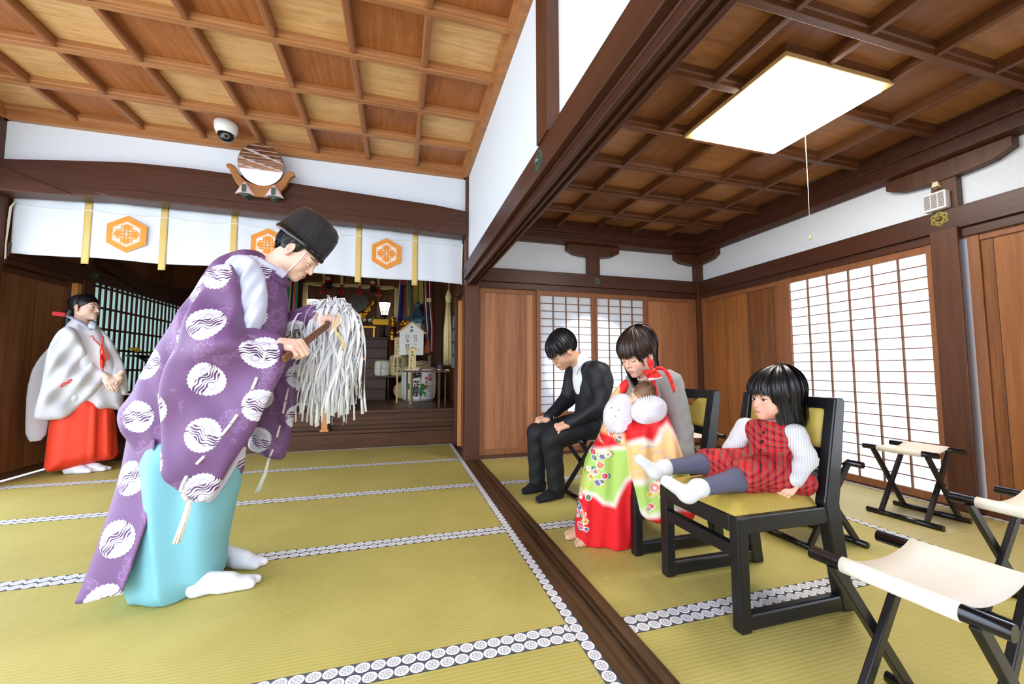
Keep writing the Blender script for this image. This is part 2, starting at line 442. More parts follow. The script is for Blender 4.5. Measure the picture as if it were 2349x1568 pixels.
# ---- left coffered ceiling
mb = MB(); ZB = 2.93
ysr = [4.034 - .455 * k for k in range(1, 12)]; xsr = [-2.565, -2.119, -1.666, -1.213, -.759, -.303, .150]
xe = [-3.02] + xsr + [.61]; ye = [4.034] + ysr
for i in range(len(xe) - 1):
    for j in range(len(ye) - 1):
        mb.m = (i + j) % 2
        mb.box(xe[i], xe[i + 1], ye[j + 1], ye[j], 2.992, 3.02)
st('ceiling', mb, ['panel_light', 'panel_dark'], 'coffered wooden ceiling of the left room with alternating light and dark panels', 'ceiling')
def rib_x(mb, x0, x1, y, z, w=.05, h=.062):
    c = .008
    mb.prism([(y - w, z + h), (y - w, z + h * .45), (y - w + c, z + h * .40), (y - w + c, z), (y, z), (y, z + h)], x0, x1, 'x')
mb = MB()
for y in ysr: rib_x(mb, -3.05, .615, y, ZB)
st('trim_8', mb, 'rib_wood', 'long cross ribs of the left coffered ceiling', 'ceiling rib', .003)
mb = MB()
for x in xsr:
    for j in range(len(ye) - 1):
        a = ye[j + 1] + .002; b = ye[j] - .05 - .004 if j else ye[j] - .055
        mb.prism([(x - .045, ZB + .062), (x - .045, ZB + .008), (x - .037, ZB - .002), (x - .008, ZB - .002), (x, ZB + .008), (x, ZB + .062)], a, b, 'y')
st('trim_9', mb, 'rib_wood_y', 'short ribs with rounded edges between the long ribs of the left ceiling', 'ceiling rib', .006)
mb = MB()
mb.prism([(4.06, 2.88), (3.985, 2.88), (3.985, 2.945), (3.965, 2.95), (3.965, 3.0), (4.06, 3.0)], -3.06, .66, 'x')
mb.prism([(.668, 2.88), (.668, 3.0), (.59, 3.0), (.59, 2.955), (.612, 2.948), (.612, 2.88)], -1.2, 4.04, 'y')
mb.box(-3.10, -3.02, -1.2, 4.04, 2.88, 3.0)
st('trim_10', mb, 'rib_wood', 'wooden edge moulding around the left ceiling', 'moulding', .004)
mb = MB(); mb.box(-3.2, -3.06, 1.9, 3.9, 2.3, 3.05)
st('wall_left', mb, 'plaster', 'white plaster above the open left side of the room', 'wall')

# ================================================================== right room
YW = 3.945; XW = 3.444
mb = MB(); mb.box(.778, 3.60, 4.03, 4.07, 1.9, 2.60)
st('wall_back_right', mb, 'plaster', 'white plaster band above the shoji screens at the back of the right room', 'wall')
mb = MB(); mb.box(3.515, 3.56, -1.2, 4.05, 1.9, 2.60)
st('wall_right', mb, 'plaster', 'white plaster band along the top of the right wall', 'wall')
# nageshi rails and door heads
mb = MB(); mb.box(.778, XW, YW, YW + .05, 1.803, 1.945)
mb.box(.778, 3.5, YW + .02, YW + .085, 1.737, 1.803)
st('trim_11', mb, 'beam_wood_x', 'dark rail and door head along the back wall of the right room', 'beam', .004)
mb = MB(); mb.box(XW, XW + .05, -1.2, YW, 1.803, 1.945); mb.box(XW + .02, XW + .085, -1.2, YW, 1.742, 1.803)
st('trim_12', mb, 'beam_wood', 'dark rail and door head along the right wall', 'beam', .004)
# top plate beams under the ceiling
mb = MB()
mb.prism([(3.93, 2.30), (3.99, 2.273), (4.04, 2.273), (4.04, 2.5), (3.90, 2.5), (3.90, 2.385), (3.93, 2.375)], .735, 3.60, 'x')
mb.prism([(3.43, 2.30), (3.49, 2.273), (3.54, 2.273), (3.54, 2.5), (3.40, 2.5), (3.40, 2.385), (3.43, 2.375)][::-1], -1.2, 4.0, 'y')
st('trim_13', mb, 'beam_wood_x', 'stepped dark beams under the edge of the right ceiling', 'beam', .005)
# boat shaped brackets and struts
def boat(mb, c, hw, axis, at, th, z0=2.150, z1=2.275):
    n = 10; pl = [(c - hw, z1), (c - hw, z1 - .065)]
    for k in range(n + 1):
        t = k / n; pl.append((c - hw + .02 + (2 * hw - .04) * t, z1 - .075 - (z1 - .075 - z0) * (1 - (2 * t - 1) ** 2) ** .5 if 0 < t < 1 else z1 - .075))
    pl += [(c + hw, z1 - .065), (c + hw, z1)]
    mb.prism(pl, at, at + th, axis)
mb = MB(); boat(mb, 2.075, .318, 'y', 3.955, .08); mb.box(2.007, 2.150, 3.965, 4.035, 1.94, 2.16)
st('trim_14', mb, 'post_wood', 'boat shaped bracket on a short strut at the back of the right room', 'bracket', .005)
mb = MB(); boat(mb, 1.690, .320, 'x', 3.455, .08); mb.box(3.465, 3.535, 1.628, 1.760, 1.94, 2.16)
st('trim_15', mb, 'post_wood', 'boat shaped bracket on the strut above the white wall speaker', 'bracket', .005)
mb = MB(); boat(mb, 3.475, .318, 'y', 3.955, .08); boat(mb, 3.975, .318, 'x', 3.455, .08); mb.box(3.435, 3.53, 3.935, 4.03, 0, 2.2)
st('trim_16', mb, 'post_wood', 'corner post with boat shaped brackets in the far right corner', 'post', .005)
mb = MB(); mb.box(3.425, 3.56, 1.625, 1.765, 0, 1.815)
st('trim_17', mb, 'post_wood', 'wide wooden post right of the tall shoji window', 'post', .006)
mb = MB(); mb.box(.70, 3.5, YW + .03, 4.06, -.02, .035); mb.box(3.478, 3.56, -1.2, YW + .03, -.02, .035)
st('baseboard_right', mb, 'post_wood', 'wooden sill strip at the foot of the back and right walls of the right room', 'sill', .003)

# board doors
def door(name, label, axis, a0, a1, at, z0, z1, boards, frame='door_frame', fw=.055, fl=None):
    fl = fl or (fw, fw)
    def bx(mb, p0, p1, q0, q1, zz0, zz1):
        if axis == 'x': mb.box(p0, p1, q0, q1, zz0, zz1)
        else: mb.box(q0, q1, p0, p1, zz0, zz1)
    mb = MB(); bx(mb, a0 + fl[0] - .01, a1 - fl[1] + .01, at + .016, at + .026, z0 + .03, z1 - .03)
    o = tag(obj(name, mb, boards, None, origin=0), label, 'door', kind='structure')
    mb = MB(); bx(mb, a0, a0 + fl[0], at, at + .034, z0, z1); bx(mb, a1 - fl[1], a1, at, at + .034, z0, z1)
    bx(mb, a0 + fl[0], a1 - fl[1], at + .004, at + .03, z1 - .055, z1); bx(mb, a0 + fl[0], a1 - fl[1], at + .004, at + .03, z0, z0 + .06)
    obj('door_frame', mb, frame, o, .003)
    return o
door('door_1', 'brown board door left of the round-window shoji, beside the post', 'x', .782, 1.395, 3.985, .035, 1.745, 'door_board', fl=(.05, .03))
door('door_2', 'brown board door right of the round-window shoji', 'x', 2.745, 3.44, 3.985, .035, 1.745, 'door_board', fl=(.03, .05))
door('door_3', 'brown board door between the far corner and the tall shoji', 'y', 2.885, 3.94, 3.478, .035, 1.75, 'door_board_y')
door('door_4', 'brown board door at the right edge of the picture', 'y', .5, 1.61, 3.478, .035, 1.757, 'door_board_y')

# shoji: the window is the screen, its frame, lattice and paper are parts
def shoji(name, label, axis, a0, a1, at, z0, z1, st0, st1, cols, rows, rail=.055, low=.05, koshi=0.0):
    def bx(mb, p0, p1, q0, q1, zz0, zz1):
        if axis == 'x': mb.box(p0, p1, q0, q1, zz0, zz1)
        else: mb.box(q0, q1, p0, p1, zz0, zz1)
    p0, p1, y0, y1 = a0 + st0, a1 - st1, z0 + low + koshi, z1 - rail
    mb = MB(); bx(mb, a0, p0, at, at + .032, z0, z1); bx(mb, p1, a1, at, at + .032, z0, z1)
    bx(mb, p0, p1, at + .003, at + .03, z1 - rail, z1); bx(mb, p0, p1, at + .003, at + .03, z0, z0 + low)
    if koshi: bx(mb, p0, p1, at + .003, at + .03, y0 - .04, y0)
    o = tag(obj(name, mb, 'door_frame', None, .002, origin=0), label, 'shoji window', kind='structure')
    if koshi:
        mb = MB(); bx(mb, p0, p1, at + .012, at + .022, z0 + low, y0 - .04); obj('lower_board', mb, 'door_board', o)
    mb = MB()
    for k in range(1, cols): c = p0 + (p1 - p0) * k / cols; bx(mb, c - .0045, c + .0045, at + .006, at + .022, y0, y1)
    for k in range(1, rows): c = y0 + (y1 - y0) * k / rows; bx(mb, p0, p1, at + .008, at + .021, c - .0032, c + .0032)
    obj('lattice', mb, 'lattice_wood', o)
    mb = MB(); bx(mb, p0, p1, at + .0222, at + .0228, y0, y1); obj('shoji_paper', mb, 'shoji_paper', o)
    return o
shoji('window_1', 'left shoji screen of the pair in front of the round window, behind the seated man', 'x', 1.395, 2.072, 3.965, .035, 1.742, .042, .036, 4, 15, koshi=.36)
shoji('window_2', 'right shoji screen of the pair in front of the round window, behind the mother', 'x', 2.075, 2.748, 3.968, .035, 1.742, .036, .045, 4, 15, koshi=.36)
shoji('window_3', 'tall bright shoji screen in the right wall', 'y', 1.770, 2.880, 3.470, .015, 1.748, .045, .062, 6, 20, rail=.055, low=.05)
# wall with a round opening outside the pair of shoji
mb = MB(); n = 64; cx, cz, R = 2.06, .93, .545
ring = [(cx + R * math.cos(2 * PI * k / n), 4.014, cz + R * math.sin(2 * PI * k / n)) for k in range(n)]
def outp(t):
    dx, dz = math.cos(t), math.sin(t); s_ = min((1.0 / abs(dx)) if abs(dx) > 1e-6 else 9e9, (.93 / abs(dz)) if abs(dz) > 1e-6 else 9e9)
    return (cx + dx * s_ * .98, 4.014, cz + dz * s_)
outer = [outp(2 * PI * k / n) for k in range(n)]
mb.add(ring + outer, [(k, (k + 1) % n, n + (k + 1) % n, n + k) for k in range(n)], False)
st('wall_round_window', mb, 'plaster', 'outer wall with a big round window just outside the shoji pair', 'wall', solid=.008)

# ---- right coffered ceiling
ZR = 2.44
xs2 = [1.19 + .455 * k for k in range(0, 5)]; ys2 = [3.545 - .457 * k for k in range(0, 10)]
xe = [.735] + xs2 + [3.45]; ye = [4.0] + ys2
mb = MB()
for i in range(len(xe) - 1):
    for j in range(len(ye) - 1):
        mb.m = (i + j) % 2; mb.box(xe[i], xe[i + 1], ye[j + 1], ye[j], 2.512, 2.54)
ceiling_panel('panel_room_b', RGB(108, 64, 34), RGB(154, 100, 56), RGB(84, 46, 26), 'y', 0.5)
st('ceiling_right', mb, ['panel_room', 'panel_room_b'], 'darker coffered wooden ceiling of the right room', 'ceiling')
mb = MB()
for y in ys2: rib_x(mb, .73, 3.45, y, ZR, .045, .075)
st('trim_18', mb, 'rib_dark', 'cross ribs of the right coffered ceiling', 'ceiling rib', .003)
mb = MB()
for x in xs2:
    mb.prism([(x - .03, ZR + .075), (x - .03, ZR + .004), (x, ZR + .004), (x, ZR + .075)], -.6, 3.96, 'y')
st('trim_19', mb, 'rib_dark_y', 'lengthwise ribs of the right coffered ceiling', 'ceiling rib', .003)
mb = MB(); mb.box(.63, 3.6, -1.26, -1.2, 0, 3.05); st('wall_light_block', mb, 'door_board', 'unseen board wall added behind the camera to keep daylight out of the right room', 'wall')  # unseen wall, added to cut the daylight reaching the right room
# roof over both rooms keeps the sky out
mb = MB(); mb.box(-3.3, .90, -1.25, 8.1, 3.06, 3.12); mb.box(.90, 3.62, -1.25, 4.12, 3.06, 3.12)
st('roof', mb, 'dark_board', 'boarded roof deck above the ceilings', 'roof')

# ================================================================== inner sanctuary shell
mb = MB(); mb.box(-3.2, -3.07, 4.10, 4.98, 1.745, 3.05); mb.box(-3.2, -3.07, 4.95, 8.0, 1.86, 3.05); mb.box(-3.2, -3.07, 5.06, 8.0, 0, .60)
st('wall_left_inner', mb, 'dark_board', 'dark board wall above the lattice behind the priestess', 'wall')
mb = MB(); mb.box(-3.08, -3.02, 4.10, 8.0, 1.80, 1.92); mb.box(-3.09, -3.04, 4.10, 4.93, 1.745, 1.80)
st('trim_20', mb, 'beam_wood', 'dark rail over the side door and the lattice behind the priestess', 'beam', .004)
mb = MB(); mb.box(-3.13, -3.035, 4.93, 5.05, 0, 1.86)
st('trim_21', mb, 'post_wood', 'post between the side door and the lattice window', 'post', .004)
mb = MB(); mb.box(-3.10, -3.05, 4.872, 4.928, 0, 1.75)
st('trim_22', mb, 'new_wood', 'pale wooden jamb strip behind the head of the priestess', 'door jamb', .002)
door('door_5', 'large dark board door at the left edge behind the priestess', 'y', 4.10, 4.875, -3.13, 0.0, 1.745, 'dark_board', 'post_wood', fl=(.03, .03))
mb = MB(); mb.box(-3.2, 1.0, 8.0, 8.06, 0, 3.05)
st('wall_back_inner', mb, 'dark_board_x', 'dark board wall at the back of the sanctuary', 'wall')
mb = MB(); mb.box(.80, .86, 4.10, 8.0, 0, 3.05)
st('wall_right_inner', mb, 'dark_board', 'dark board wall on the right of the sanctuary', 'wall')
mb = MB(); mb.box(.655, .70, 4.90, 4.97, 0, 1.78); mb.box(.66, .80, 4.10, 4.9, 1.78, 1.86)
st('trim_23', mb, 'post_wood', 'dark jamb behind the right end of the curtain', 'door jamb', .003)
mb = MB(); mb.box(.672, .712, 4.72, 4.77, 0.0, 1.72)
st('trim_24', mb, 'new_wood', 'pale orange jamb strip behind the right end of the curtain', 'door jamb', .002)
mb = MB(); mb.box(.715, .79, 4.10, 4.9, 0.0, 1.78)
st('door_6', mb, 'dark_board', 'dark side door behind the right end of the curtain', 'door', .002)
# raised floor
mb = MB(); mb.box(-3.06, .80, 5.05, 8.0, -.03, .385); mb.box(-3.06, .80, 5.0, 8.0, .385, .418)
st('trim_25', mb, 'step_wood', 'polished dark raised floor of the sanctuary', 'platform', .004)
mb = MB(); mb.box(-3.06, .70, 4.93, 5.06, -.03, .16); mb.box(-3.06, .70, 4.955, 5.06, .16, .20); mb.box(-3.06, .70, 5.02, 5.06, .25, .30)
st('trim_26', mb, 'step_wood', 'low dark wooden step along the edge of the tatami', 'step', .004)
# lattice window on the left
mb = MB()
for k in range(32):
    y = 5.09 + k * .088; mb.box(-3.068, -3.056, y, y + .030, .62, 1.80)
for z in (.62, .88, 1.10, 1.32, 1.54, 1.76): mb.box(-3.069, -3.058, 5.05, 8.0, z, z + .024)
o = st('window_4', mb, 'post_wood', 'dark wooden lattice window behind the priestess', 'lattice window', .002)
mb = MB(); mb.box(-3.0745, -3.0705, 5.05, 8.0, .60, 1.86)
g = Mat('frosted_green', 0.5, 0, .2); g.nt.nodes.remove(g.p); out = g.nt.nodes['Material Output']
tr = g.nt.nodes.new('ShaderNodeBsdfTranslucent'); df = g.nt.nodes.new('ShaderNodeBsdfDiffuse'); mx = g.nt.nodes.new('ShaderNodeMixShader')
tr.inputs[0].default_value = RGB(186, 202, 196); df.inputs[0].default_value = RGB(190, 204, 200); mx.inputs[0].default_value = 0.62
g.nt.links.new(df.outputs[0], mx.inputs[1]); g.nt.links.new(tr.outputs[0], mx.inputs[2]); g.nt.links.new(mx.outputs[0], out.inputs[0]); MAT['frosted_green'] = g.m
obj('frosted_glass', mb, 'frosted_green', o)
# curved brace over the lattice
mb = MB(); pts = [(-3.03, 5.1 + .3 * k, 2.06 - .16 * math.sin(PI * min(1, k / 7.0))) for k in range(9)]
for a, b in zip(pts, pts[1:]): mb.bar(a, b, .07, .17)
st('trim_27', mb, 'beam_wood', 'curved dark brace above the lattice window', 'beam', .004)
# right lattice window in the sanctuary
mb = MB(); mb.box(.775, .80, 5.5, 5.56, .9, 1.75); mb.box(.775, .80, 6.3, 6.36, .9, 1.75)
for z in (.9, 1.1, 1.3, 1.5, 1.72): mb.box(.78, .80, 5.5, 6.36, z, z + .02)
o = st('window_5', mb, 'post_wood', 'small barred window on the right of the sanctuary', 'window')
mb = MB(); mb.box(.797, .7995, 5.52, 6.34, .92, 1.72); obj('window_paper', mb, 'shoji_paper', o)
# sanctuary ceiling
mb = MB(); mb.box(-3.2, .86, 4.09, 8.06, 2.95, 3.0)
st('ceiling_inner', mb, 'dark_board_x', 'dark board ceiling of the sanctuary', 'ceiling')
# ================================================================== furniture and fittings
plain('lacquer', RGB(20, 20, 24), 0.32, var=0.1, spec=0.5)
plain('lacquer_gloss', RGB(16, 15, 17), 0.18, var=0.1, spec=0.6)
plain('canvas', RGB(238, 230, 212), 0.85, var=0.02, bump=0.15, bscale=900)
plain('bronze', RGB(92, 108, 96), 0.5, metal=0.6, var=0.25, scale=60)
plain('brass_old', RGB(132, 118, 62), 0.45, metal=0.6, var=0.25, scale=60)
plain('gold', RGB(226, 168, 52), 0.28, metal=0.9, var=0.15, scale=40)
plain('white_plastic', RGB(240, 240, 238), 0.4, var=0.01)
plain('ivory_plastic', RGB(226, 214, 180), 0.5, var=0.03)
plain('steel', RGB(160, 160, 160), 0.3, metal=0.9, var=0.05)
plain('dark_glass', RGB(10, 12, 16), 0.08, spec=0.7)
plain('white_cord', RGB(240, 236, 226), 0.8, var=0.03)
plain('pale_wood', RGB(214, 178, 122), 0.55, var=0.08)
plain('ink', RGB(26, 24, 26), 0.8, var=0.0)
def brocade(name, ax):
    g = Mat(name, 0.55, 0.0, 0.4); c = g.coord(); a_, b_ = c[ax[0]], c[ax[1]]; Q = .030
    a = ((a_ / Q).fract() - .5).abs(); b = ((b_ / Q).fract() - .5).abs(); d = a + b
    d2 = (d - .5).abs() * 2.0
    t = ((d2 * 3.0).fract() - .5).abs().lt(.2)
    n = g.noise(g.v, 500, 2)
    g.base(g.mix((t * .55 + n * .3).clamp(), RGB(206, 180, 84), RGB(142, 116, 44))); g.bump(t, .25, .001); MAT[name] = g.m
brocade('brocade_seat', (0, 1)); brocade('brocade_back', (1, 2))

# ---- black lacquered chair with brocade pads (facing -x), built in place then copied
def pad(mb, f, hu, hv, th, dome, n=14, e=8):
    """pillow: f(u,v,w) maps to space"""
    def top(s_):
        def fn(i, j):
            u, v = 2 * i - 1, 2 * j - 1
            h = ((max(0, 1 - abs(u) ** e)) * (max(0, 1 - abs(v) ** e))) ** .5
            return f(u * hu, v * hv, s_ * (th * h + dome * (1 - u * u) * (1 - v * v)) if s_ > 0 else -th * .2 * h)
        return fn
    mb.grid(top(1), n, n); mb.grid(top(-1), n, n)
chair = thing('chair', 'black lacquered chair with gold brocade pads, the girl in red plaid sitting on it', 'chair', (1.38, 1.355, 0), group='black chairs with gold brocade pads')
cn, cf = 1.140, 1.570
def cleg(y):
    mb = MB(); mb.box(1.127, 1.172, y, y + .042, 0, .385); return mb
for y in (cn, cf - .042): obj('front_leg', cleg(y), 'lacquer', chair, .006)
for y in (cn, cf - .042):
    mb = MB(); pr = [(1.596, 0), (1.655, 0), (1.604, .395), (1.612, .44), (1.660, .772), (1.650, .786), (1.612, .786), (1.540, .44), (1.530, .40)]
    mb.prism(pr[::-1], y, y + .042, 'y'); obj('rear_post', mb, 'lacquer', chair, .006)
for y in (cn + .004, cf - .038):
    mb = MB(); mb.box(1.165, 1.61, y, y + .034, .004, .060); obj('floor_runner', mb, 'lacquer', chair, .008)
mb = MB(); mb.box(1.132, 1.165, cn + .04, cf - .04, .240, .285); obj('front_stretcher', mb, 'lacquer', chair, .005)
mb = MB(); mb.box(1.128, 1.165, cn + .04, cf - .04, .325, .385); mb.box(1.165, 1.56, cn + .004, cn + .036, .325, .385); mb.box(1.165, 1.56, cf - .036, cf - .004, .325, .385); mb.box(1.53, 1.565, cn + .03, cf - .03, .325, .385); mb.box(1.16, 1.54, cn + .03, cf - .03, .372, .386)
obj('seat_frame', mb, 'lacquer', chair, .005)
mb = MB(); pad(mb, lambda u, v, w: (1.338 + u, 1.355 + v, .386 + w), .205, .195, .042, .012); obj('seat_cushion', mb, 'brocade_seat', chair)
def bx_(z): return 1.575 + (z - .44) * (.048 / .332) - .003
mb = MB()
for z0, z1 in ((.548, .592), (.732, .784)): mb.add([(bx_(z0) - .0, cn + .035, z0), (bx_(z0) + .03, cn + .035, z0), (bx_(z0) + .03, cf - .035, z0), (bx_(z0), cf - .035, z0), (bx_(z1), cn + .035, z1), (bx_(z1) + .03, cn + .035, z1), (bx_(z1) + .03, cf - .035, z1), (bx_(z1), cf - .035, z1)], [(0,3,2,1),(4,5,6,7),(0,1,5,4),(1,2,6,5),(2,3,7,6),(3,0,4,7)], False)
pl = [(1.265, .735), (1.28, .722), (1.30, .700), (1.335, .692), (1.375, .692), (1.41, .700), (1.43, .722), (1.445, .735)]   # curved lip under the hand hole
mb2 = MB(); obj('back_rail', mb, 'lacquer', chair, .004)
mb = MB(); nU, nV = 24, 12
def ptop(y):
    t = abs(y - 1.355); return .735 if t > .105 else (.690 if t < .06 else .690 + .045 * ((t - .06) / .045) ** 2 * (3 - 2 * (t - .06) / .045))
def bpad(side):
    def fn(i, j):
        y = cn + .045 + (cf - cn - .09) * i; z = .590 + (ptop(y) + .006 - .590) * j
        h = (max(0, 1 - abs(2 * i - 1) ** 10) * max(0, 1 - abs(2 * j - 1) ** 10)) ** .5
        return (bx_(z) + (-.018 * h if side < 0 else .03 + .012 * h), y, z)
    return fn
mb.grid(bpad(-1), nU, nV); mb.grid(bpad(1), nU, nV); obj('back_pad', mb, 'brocade_back', chair)
mb = MB()
for k in range(12):
    y0_ = cn + .05 + (cf - cn - .1) * k / 12; y1_ = cn + .05 + (cf - cn - .1) * (k + 1) / 12
    if not (1.265 < (y0_ + y1_) / 2 < 1.445): mb.box(bx_(.74) + .002, bx_(.74) + .028, y0_, y1_, .73, .75)
mb.box(bx_(.69) + .001, bx_(.69) + .029, 1.285, 1.425, .682, .694)
obj('hand_hole_lip', mb, 'lacquer', chair)
chair.location.z = .0014
dup(chair, (1.358, 1.950, .0014), label='black lacquered chair with gold brocade pads the mother in the red kimono sits on')

# ---- folding stools
def stool():
    t = thing('folding_stool', 'black folding stool with cream canvas seat, nearest one cut by the bottom right corner', 'stool', (0, 0, 0), group='folding canvas stools')
    for x in (-.147, .147):
        mb = MB(); mb.tube([(x, -.178, .409), (x, .178, .409)], .0165, 14); obj('seat_bar', mb, 'lacquer_gloss', t)
        mb = MB(); mb.tube([(x, -.178, .0155), (x, .178, .0155)], .0155, 14); obj('floor_bar', mb, 'lacquer_gloss', t)
    for y, sg, w in ((-.128, 1, .018), (.128, 1, .018), (-.106, -1, .018), (.106, -1, .018)):
        mb = MB(); mb.bar((-.147 * sg, y, .400), (.147 * sg, y, .022), w, .030, (0, 0, 1)); obj('leg', mb, 'lacquer', t, .003)
    for y in (-.14, .14):
        mb = MB(); mb.cyl((0, y - .002, .211), (0, y + .002, .211), .008, n=12); obj('pivot_screw', mb, 'steel', t)
    mb = MB(); Y0, Y1 = -.108, .104
    prof = []
    for k in range(9): a = PI * 1.55 - k / 8 * PI * 1.5; prof.append((-.147 + .0195 * math.cos(a), .409 + .0195 * math.sin(a)))
    prof = [(-.147 + .0185 * math.cos(PI * (1.72 - 1.22 * k / 9)), .409 + .0185 * math.sin(PI * (1.72 - 1.22 * k / 9))) for k in range(10)]
    mid = [(-.147 + .294 * k / 12, .409 + .0185 - .030 * (1 - (2 * k / 12 - 1) ** 2) ** .8) for k in range(1, 12)]
    pr = prof + mid + [(-a, b) for a, b in prof[::-1]]
    for yy in (0,):
        n = len(pr); vs = [(a, Y0 + (Y1 - Y0) * j / 4, b - .004 * math.sin(PI * j / 4) * (1 if abs(a) < .14 else 0)) for j in range(5) for a, b in pr]
        mb.add(vs, [(j * n + i, j * n + i + 1, (j + 1) * n + i + 1, (j + 1) * n + i) for j in range(4) for i in range(n - 1)], True)
    obj('canvas_seat', mb, 'canvas', t, solid=.003)
    return t
s0 = stool(); s0.location = (1.237, .680, 0); s0.rotation_euler = (0, 0, .09)
for loc, rz, lb in (((2.205, .878, 0), .02, 'black folding stool with cream canvas seat, cut off by the right edge of the picture'),
                    ((2.125, 1.672, 0), .02, 'black folding stool with cream canvas seat, half hidden behind the chair of the girl'),
                    ((3.044, 1.722, 0), .10, 'black folding stool with cream canvas seat, in front of the tall shoji window'),
                    ((2.128, 2.570, 0), .02, 'black folding stool with cream canvas seat, behind the backrest of the mother\'s chair'),
                    ((1.335, 2.665, 0), .10, 'black folding stool with cream canvas seat that the man in the dark suit sits on')):
    dup(s0, loc, rz, lb)

# ---- ceiling lamp with pull cord
lamp = thing('ceiling_lamp', 'square wooden-framed ceiling lamp glowing white, with a long pull cord', 'lamp', (2.18, 1.775, 2.455))
mb = MB(); x0, x1, y0, y1 = 1.80, 2.556, 1.415, 2.145
for a in ((x0, x0 + .05, y0, y1), (x1 - .05, x1, y0, y1), (x0 + .05, x1 - .05, y0, y0 + .05), (x0 + .05, x1 - .05, y1 - .05, y1)): mb.box(*a, 2.434, 2.458)
obj('frame', mb, 'pale_wood', lamp, .003)
mb = MB()
for a in ((x0 + .008, x0 + .022, y0 + .008, y1 - .008), (x1 - .022, x1 - .008, y0 + .008, y1 - .008), (x0 + .022, x1 - .022, y0 + .008, y0 + .022), (x0 + .022, x1 - .022, y1 - .022, y1 - .008)): mb.box(*a, 2.455, 2.51)
obj('ceiling_mount', mb, 'rib_dark', lamp)
g = Mat('lamp_glow'); g.base(RGB(250, 248, 240)); g.p.inputs['Emission Color'].default_value = (1.0, .95, .86, 1); g.p.inputs['Emission Strength'].default_value = LAMP; MAT['lamp_glow'] = g.m
mb = MB(); mb.box(1.838, 2.520, 1.452, 2.108, 2.412, 2.452); obj('diffuser', mb, 'lamp_glow', lamp, .004)
mb = MB(); mb.tube([(2.372, 1.772, 2.412), (2.374, 1.772, 2.0), (2.372, 1.773, 1.70)], .0016, 6); cd = obj('pull_cord', mb, 'white_cord', lamp)
mb = MB(); mb.lathe([(.002, .024), (.005, .020), (.006, .0), (.003, -.003)], (2.372, 1.773, 1.676), 12); obj('cord_knob', mb, 'pale_wood', cd)

# ---- nail covers: hexagonal fittings with a domed boss
def fitting(label, c, axis, r, m='bronze'):
    t = thing('nail_cover', label, 'metal fitting', c, group='hexagonal metal nail covers')
    A = {'y': (Vector((1, 0, 0)), Vector((0, 0, 1)), Vector((0, -1, 0))), 'x': (Vector((0, 1, 0)), Vector((0, 0, 1)), Vector((-1, 0, 0))), 'X': (Vector((0, 1, 0)), Vector((0, 0, 1)), Vector((1, 0, 0)))}[axis]
    c = Vector(c) - A[2] * .002; mb = MB(); n = 24; pr = []
    for k in range(n):
        a = 2 * PI * k / n + PI / 6; rr = r * (.90 + .10 * math.cos(6 * (a - PI / 6)))
        pr.append((rr * math.cos(a), rr * math.sin(a)))
    for d0, d1, s_ in ((0, .004, 1.0), (.004, .007, .9)):
        vs = [c + A[0] * (a * s_) + A[1] * (b * s_) + A[2] * d for d in (d0, d1) for a, b in pr]
        mb.add(vs, [(j, (j + 1) % n, n + (j + 1) % n, n + j) for j in range(n)] + [tuple(range(n, 2 * n))], False)
    obj('plate', mb, m, t)
    for k in range(6):
        mb = MB(); a = PI / 3 * k + PI / 6; q = c + A[0] * (r * .62 * math.cos(a)) + A[1] * (r * .62 * math.sin(a)); mb.cyl(q + A[2] * .0065, q + A[2] * .0076, r * .1, n=8)
        obj('pierced_hole', mb, 'black_gap', t)
    mb = MB(); mb.tube([c + A[2] * d for d in (.006, .010, .016, .021, .024)], [r * .34, r * .30, r * .30, r * .22, r * .05], 14); obj('boss', mb, m, t)
fitting('greenish hexagonal nail cover on the long beam above the opening', (.612, 1.70, 1.872), 'x', .055)
fitting('hexagonal nail cover on the rail above the round-window shoji', (2.104, 3.945, 1.872), 'y', .040)
fitting('large brassy hexagonal nail cover under the white wall speaker', (3.444, 1.715, 1.893), 'x', .052, 'brass_old')
fitting('greenish hexagonal nail cover on the dark rail above the priestess', (-3.02, 5.045, 1.865), 'X', .05)
fitting('greenish hexagonal nail cover at the left edge of the picture', (-3.0445, 3.98, 1.95), 'X', .06)
fitting('greenish nail cover on the end of the long beam by the curtain', (.612, 3.86, 1.872), 'x', .045)

# ---- wall speaker, sensor, dome camera
t = thing('wall_speaker', 'small white louvred speaker box on the strut of the right wall', 'speaker', (3.43, 1.72, 1.952))
mb = MB(); mb.box(3.412, 3.466, 1.662, 1.782, 1.952, 2.072); obj('case', mb, 'white_plastic', t, .006)
mb = MB()
for k in range(13):
    z = 1.966 + k * .0074
    for a in (1.670, 1.706, 1.742): mb.box(3.410, 3.4135, a, a + .031, z, z + .0032)
obj('louvre', mb, 'black_gap', t)
mb = MB(); mb.prism([(1.700, 2.108), (1.745, 2.108), (1.737, 2.150), (1.710, 2.150)], 3.440, 3.466, 'x'); mb.m = 1; mb.box(3.438, 3.441, 1.703, 1.742, 2.109, 2.116)
tag(obj('wall_sensor', mb, ['ivory_plastic', 'black_gap'], None, .002), 'small ivory sensor high on the strut above the white speaker', 'sensor')
t = thing('dome_camera', 'white dome security camera under the left coffered ceiling', 'camera', (-1.455, 3.80, 2.99))
C0 = (-1.455, 3.80, 0)
mb = MB(); mb.lathe([(.085, 2.995), (.088, 2.97), (.084, 2.93), (.072, 2.90), (.064, 2.892), (.058, 2.90)], C0, 32); obj('housing', mb, 'white_plastic', t)
mb = MB(); mb.lathe([(.060, 2.90), (.058, 2.875), (.048, 2.85), (.030, 2.836), (.004, 2.832)], C0, 28); obj('smoked_dome', mb, 'dark_glass', t)
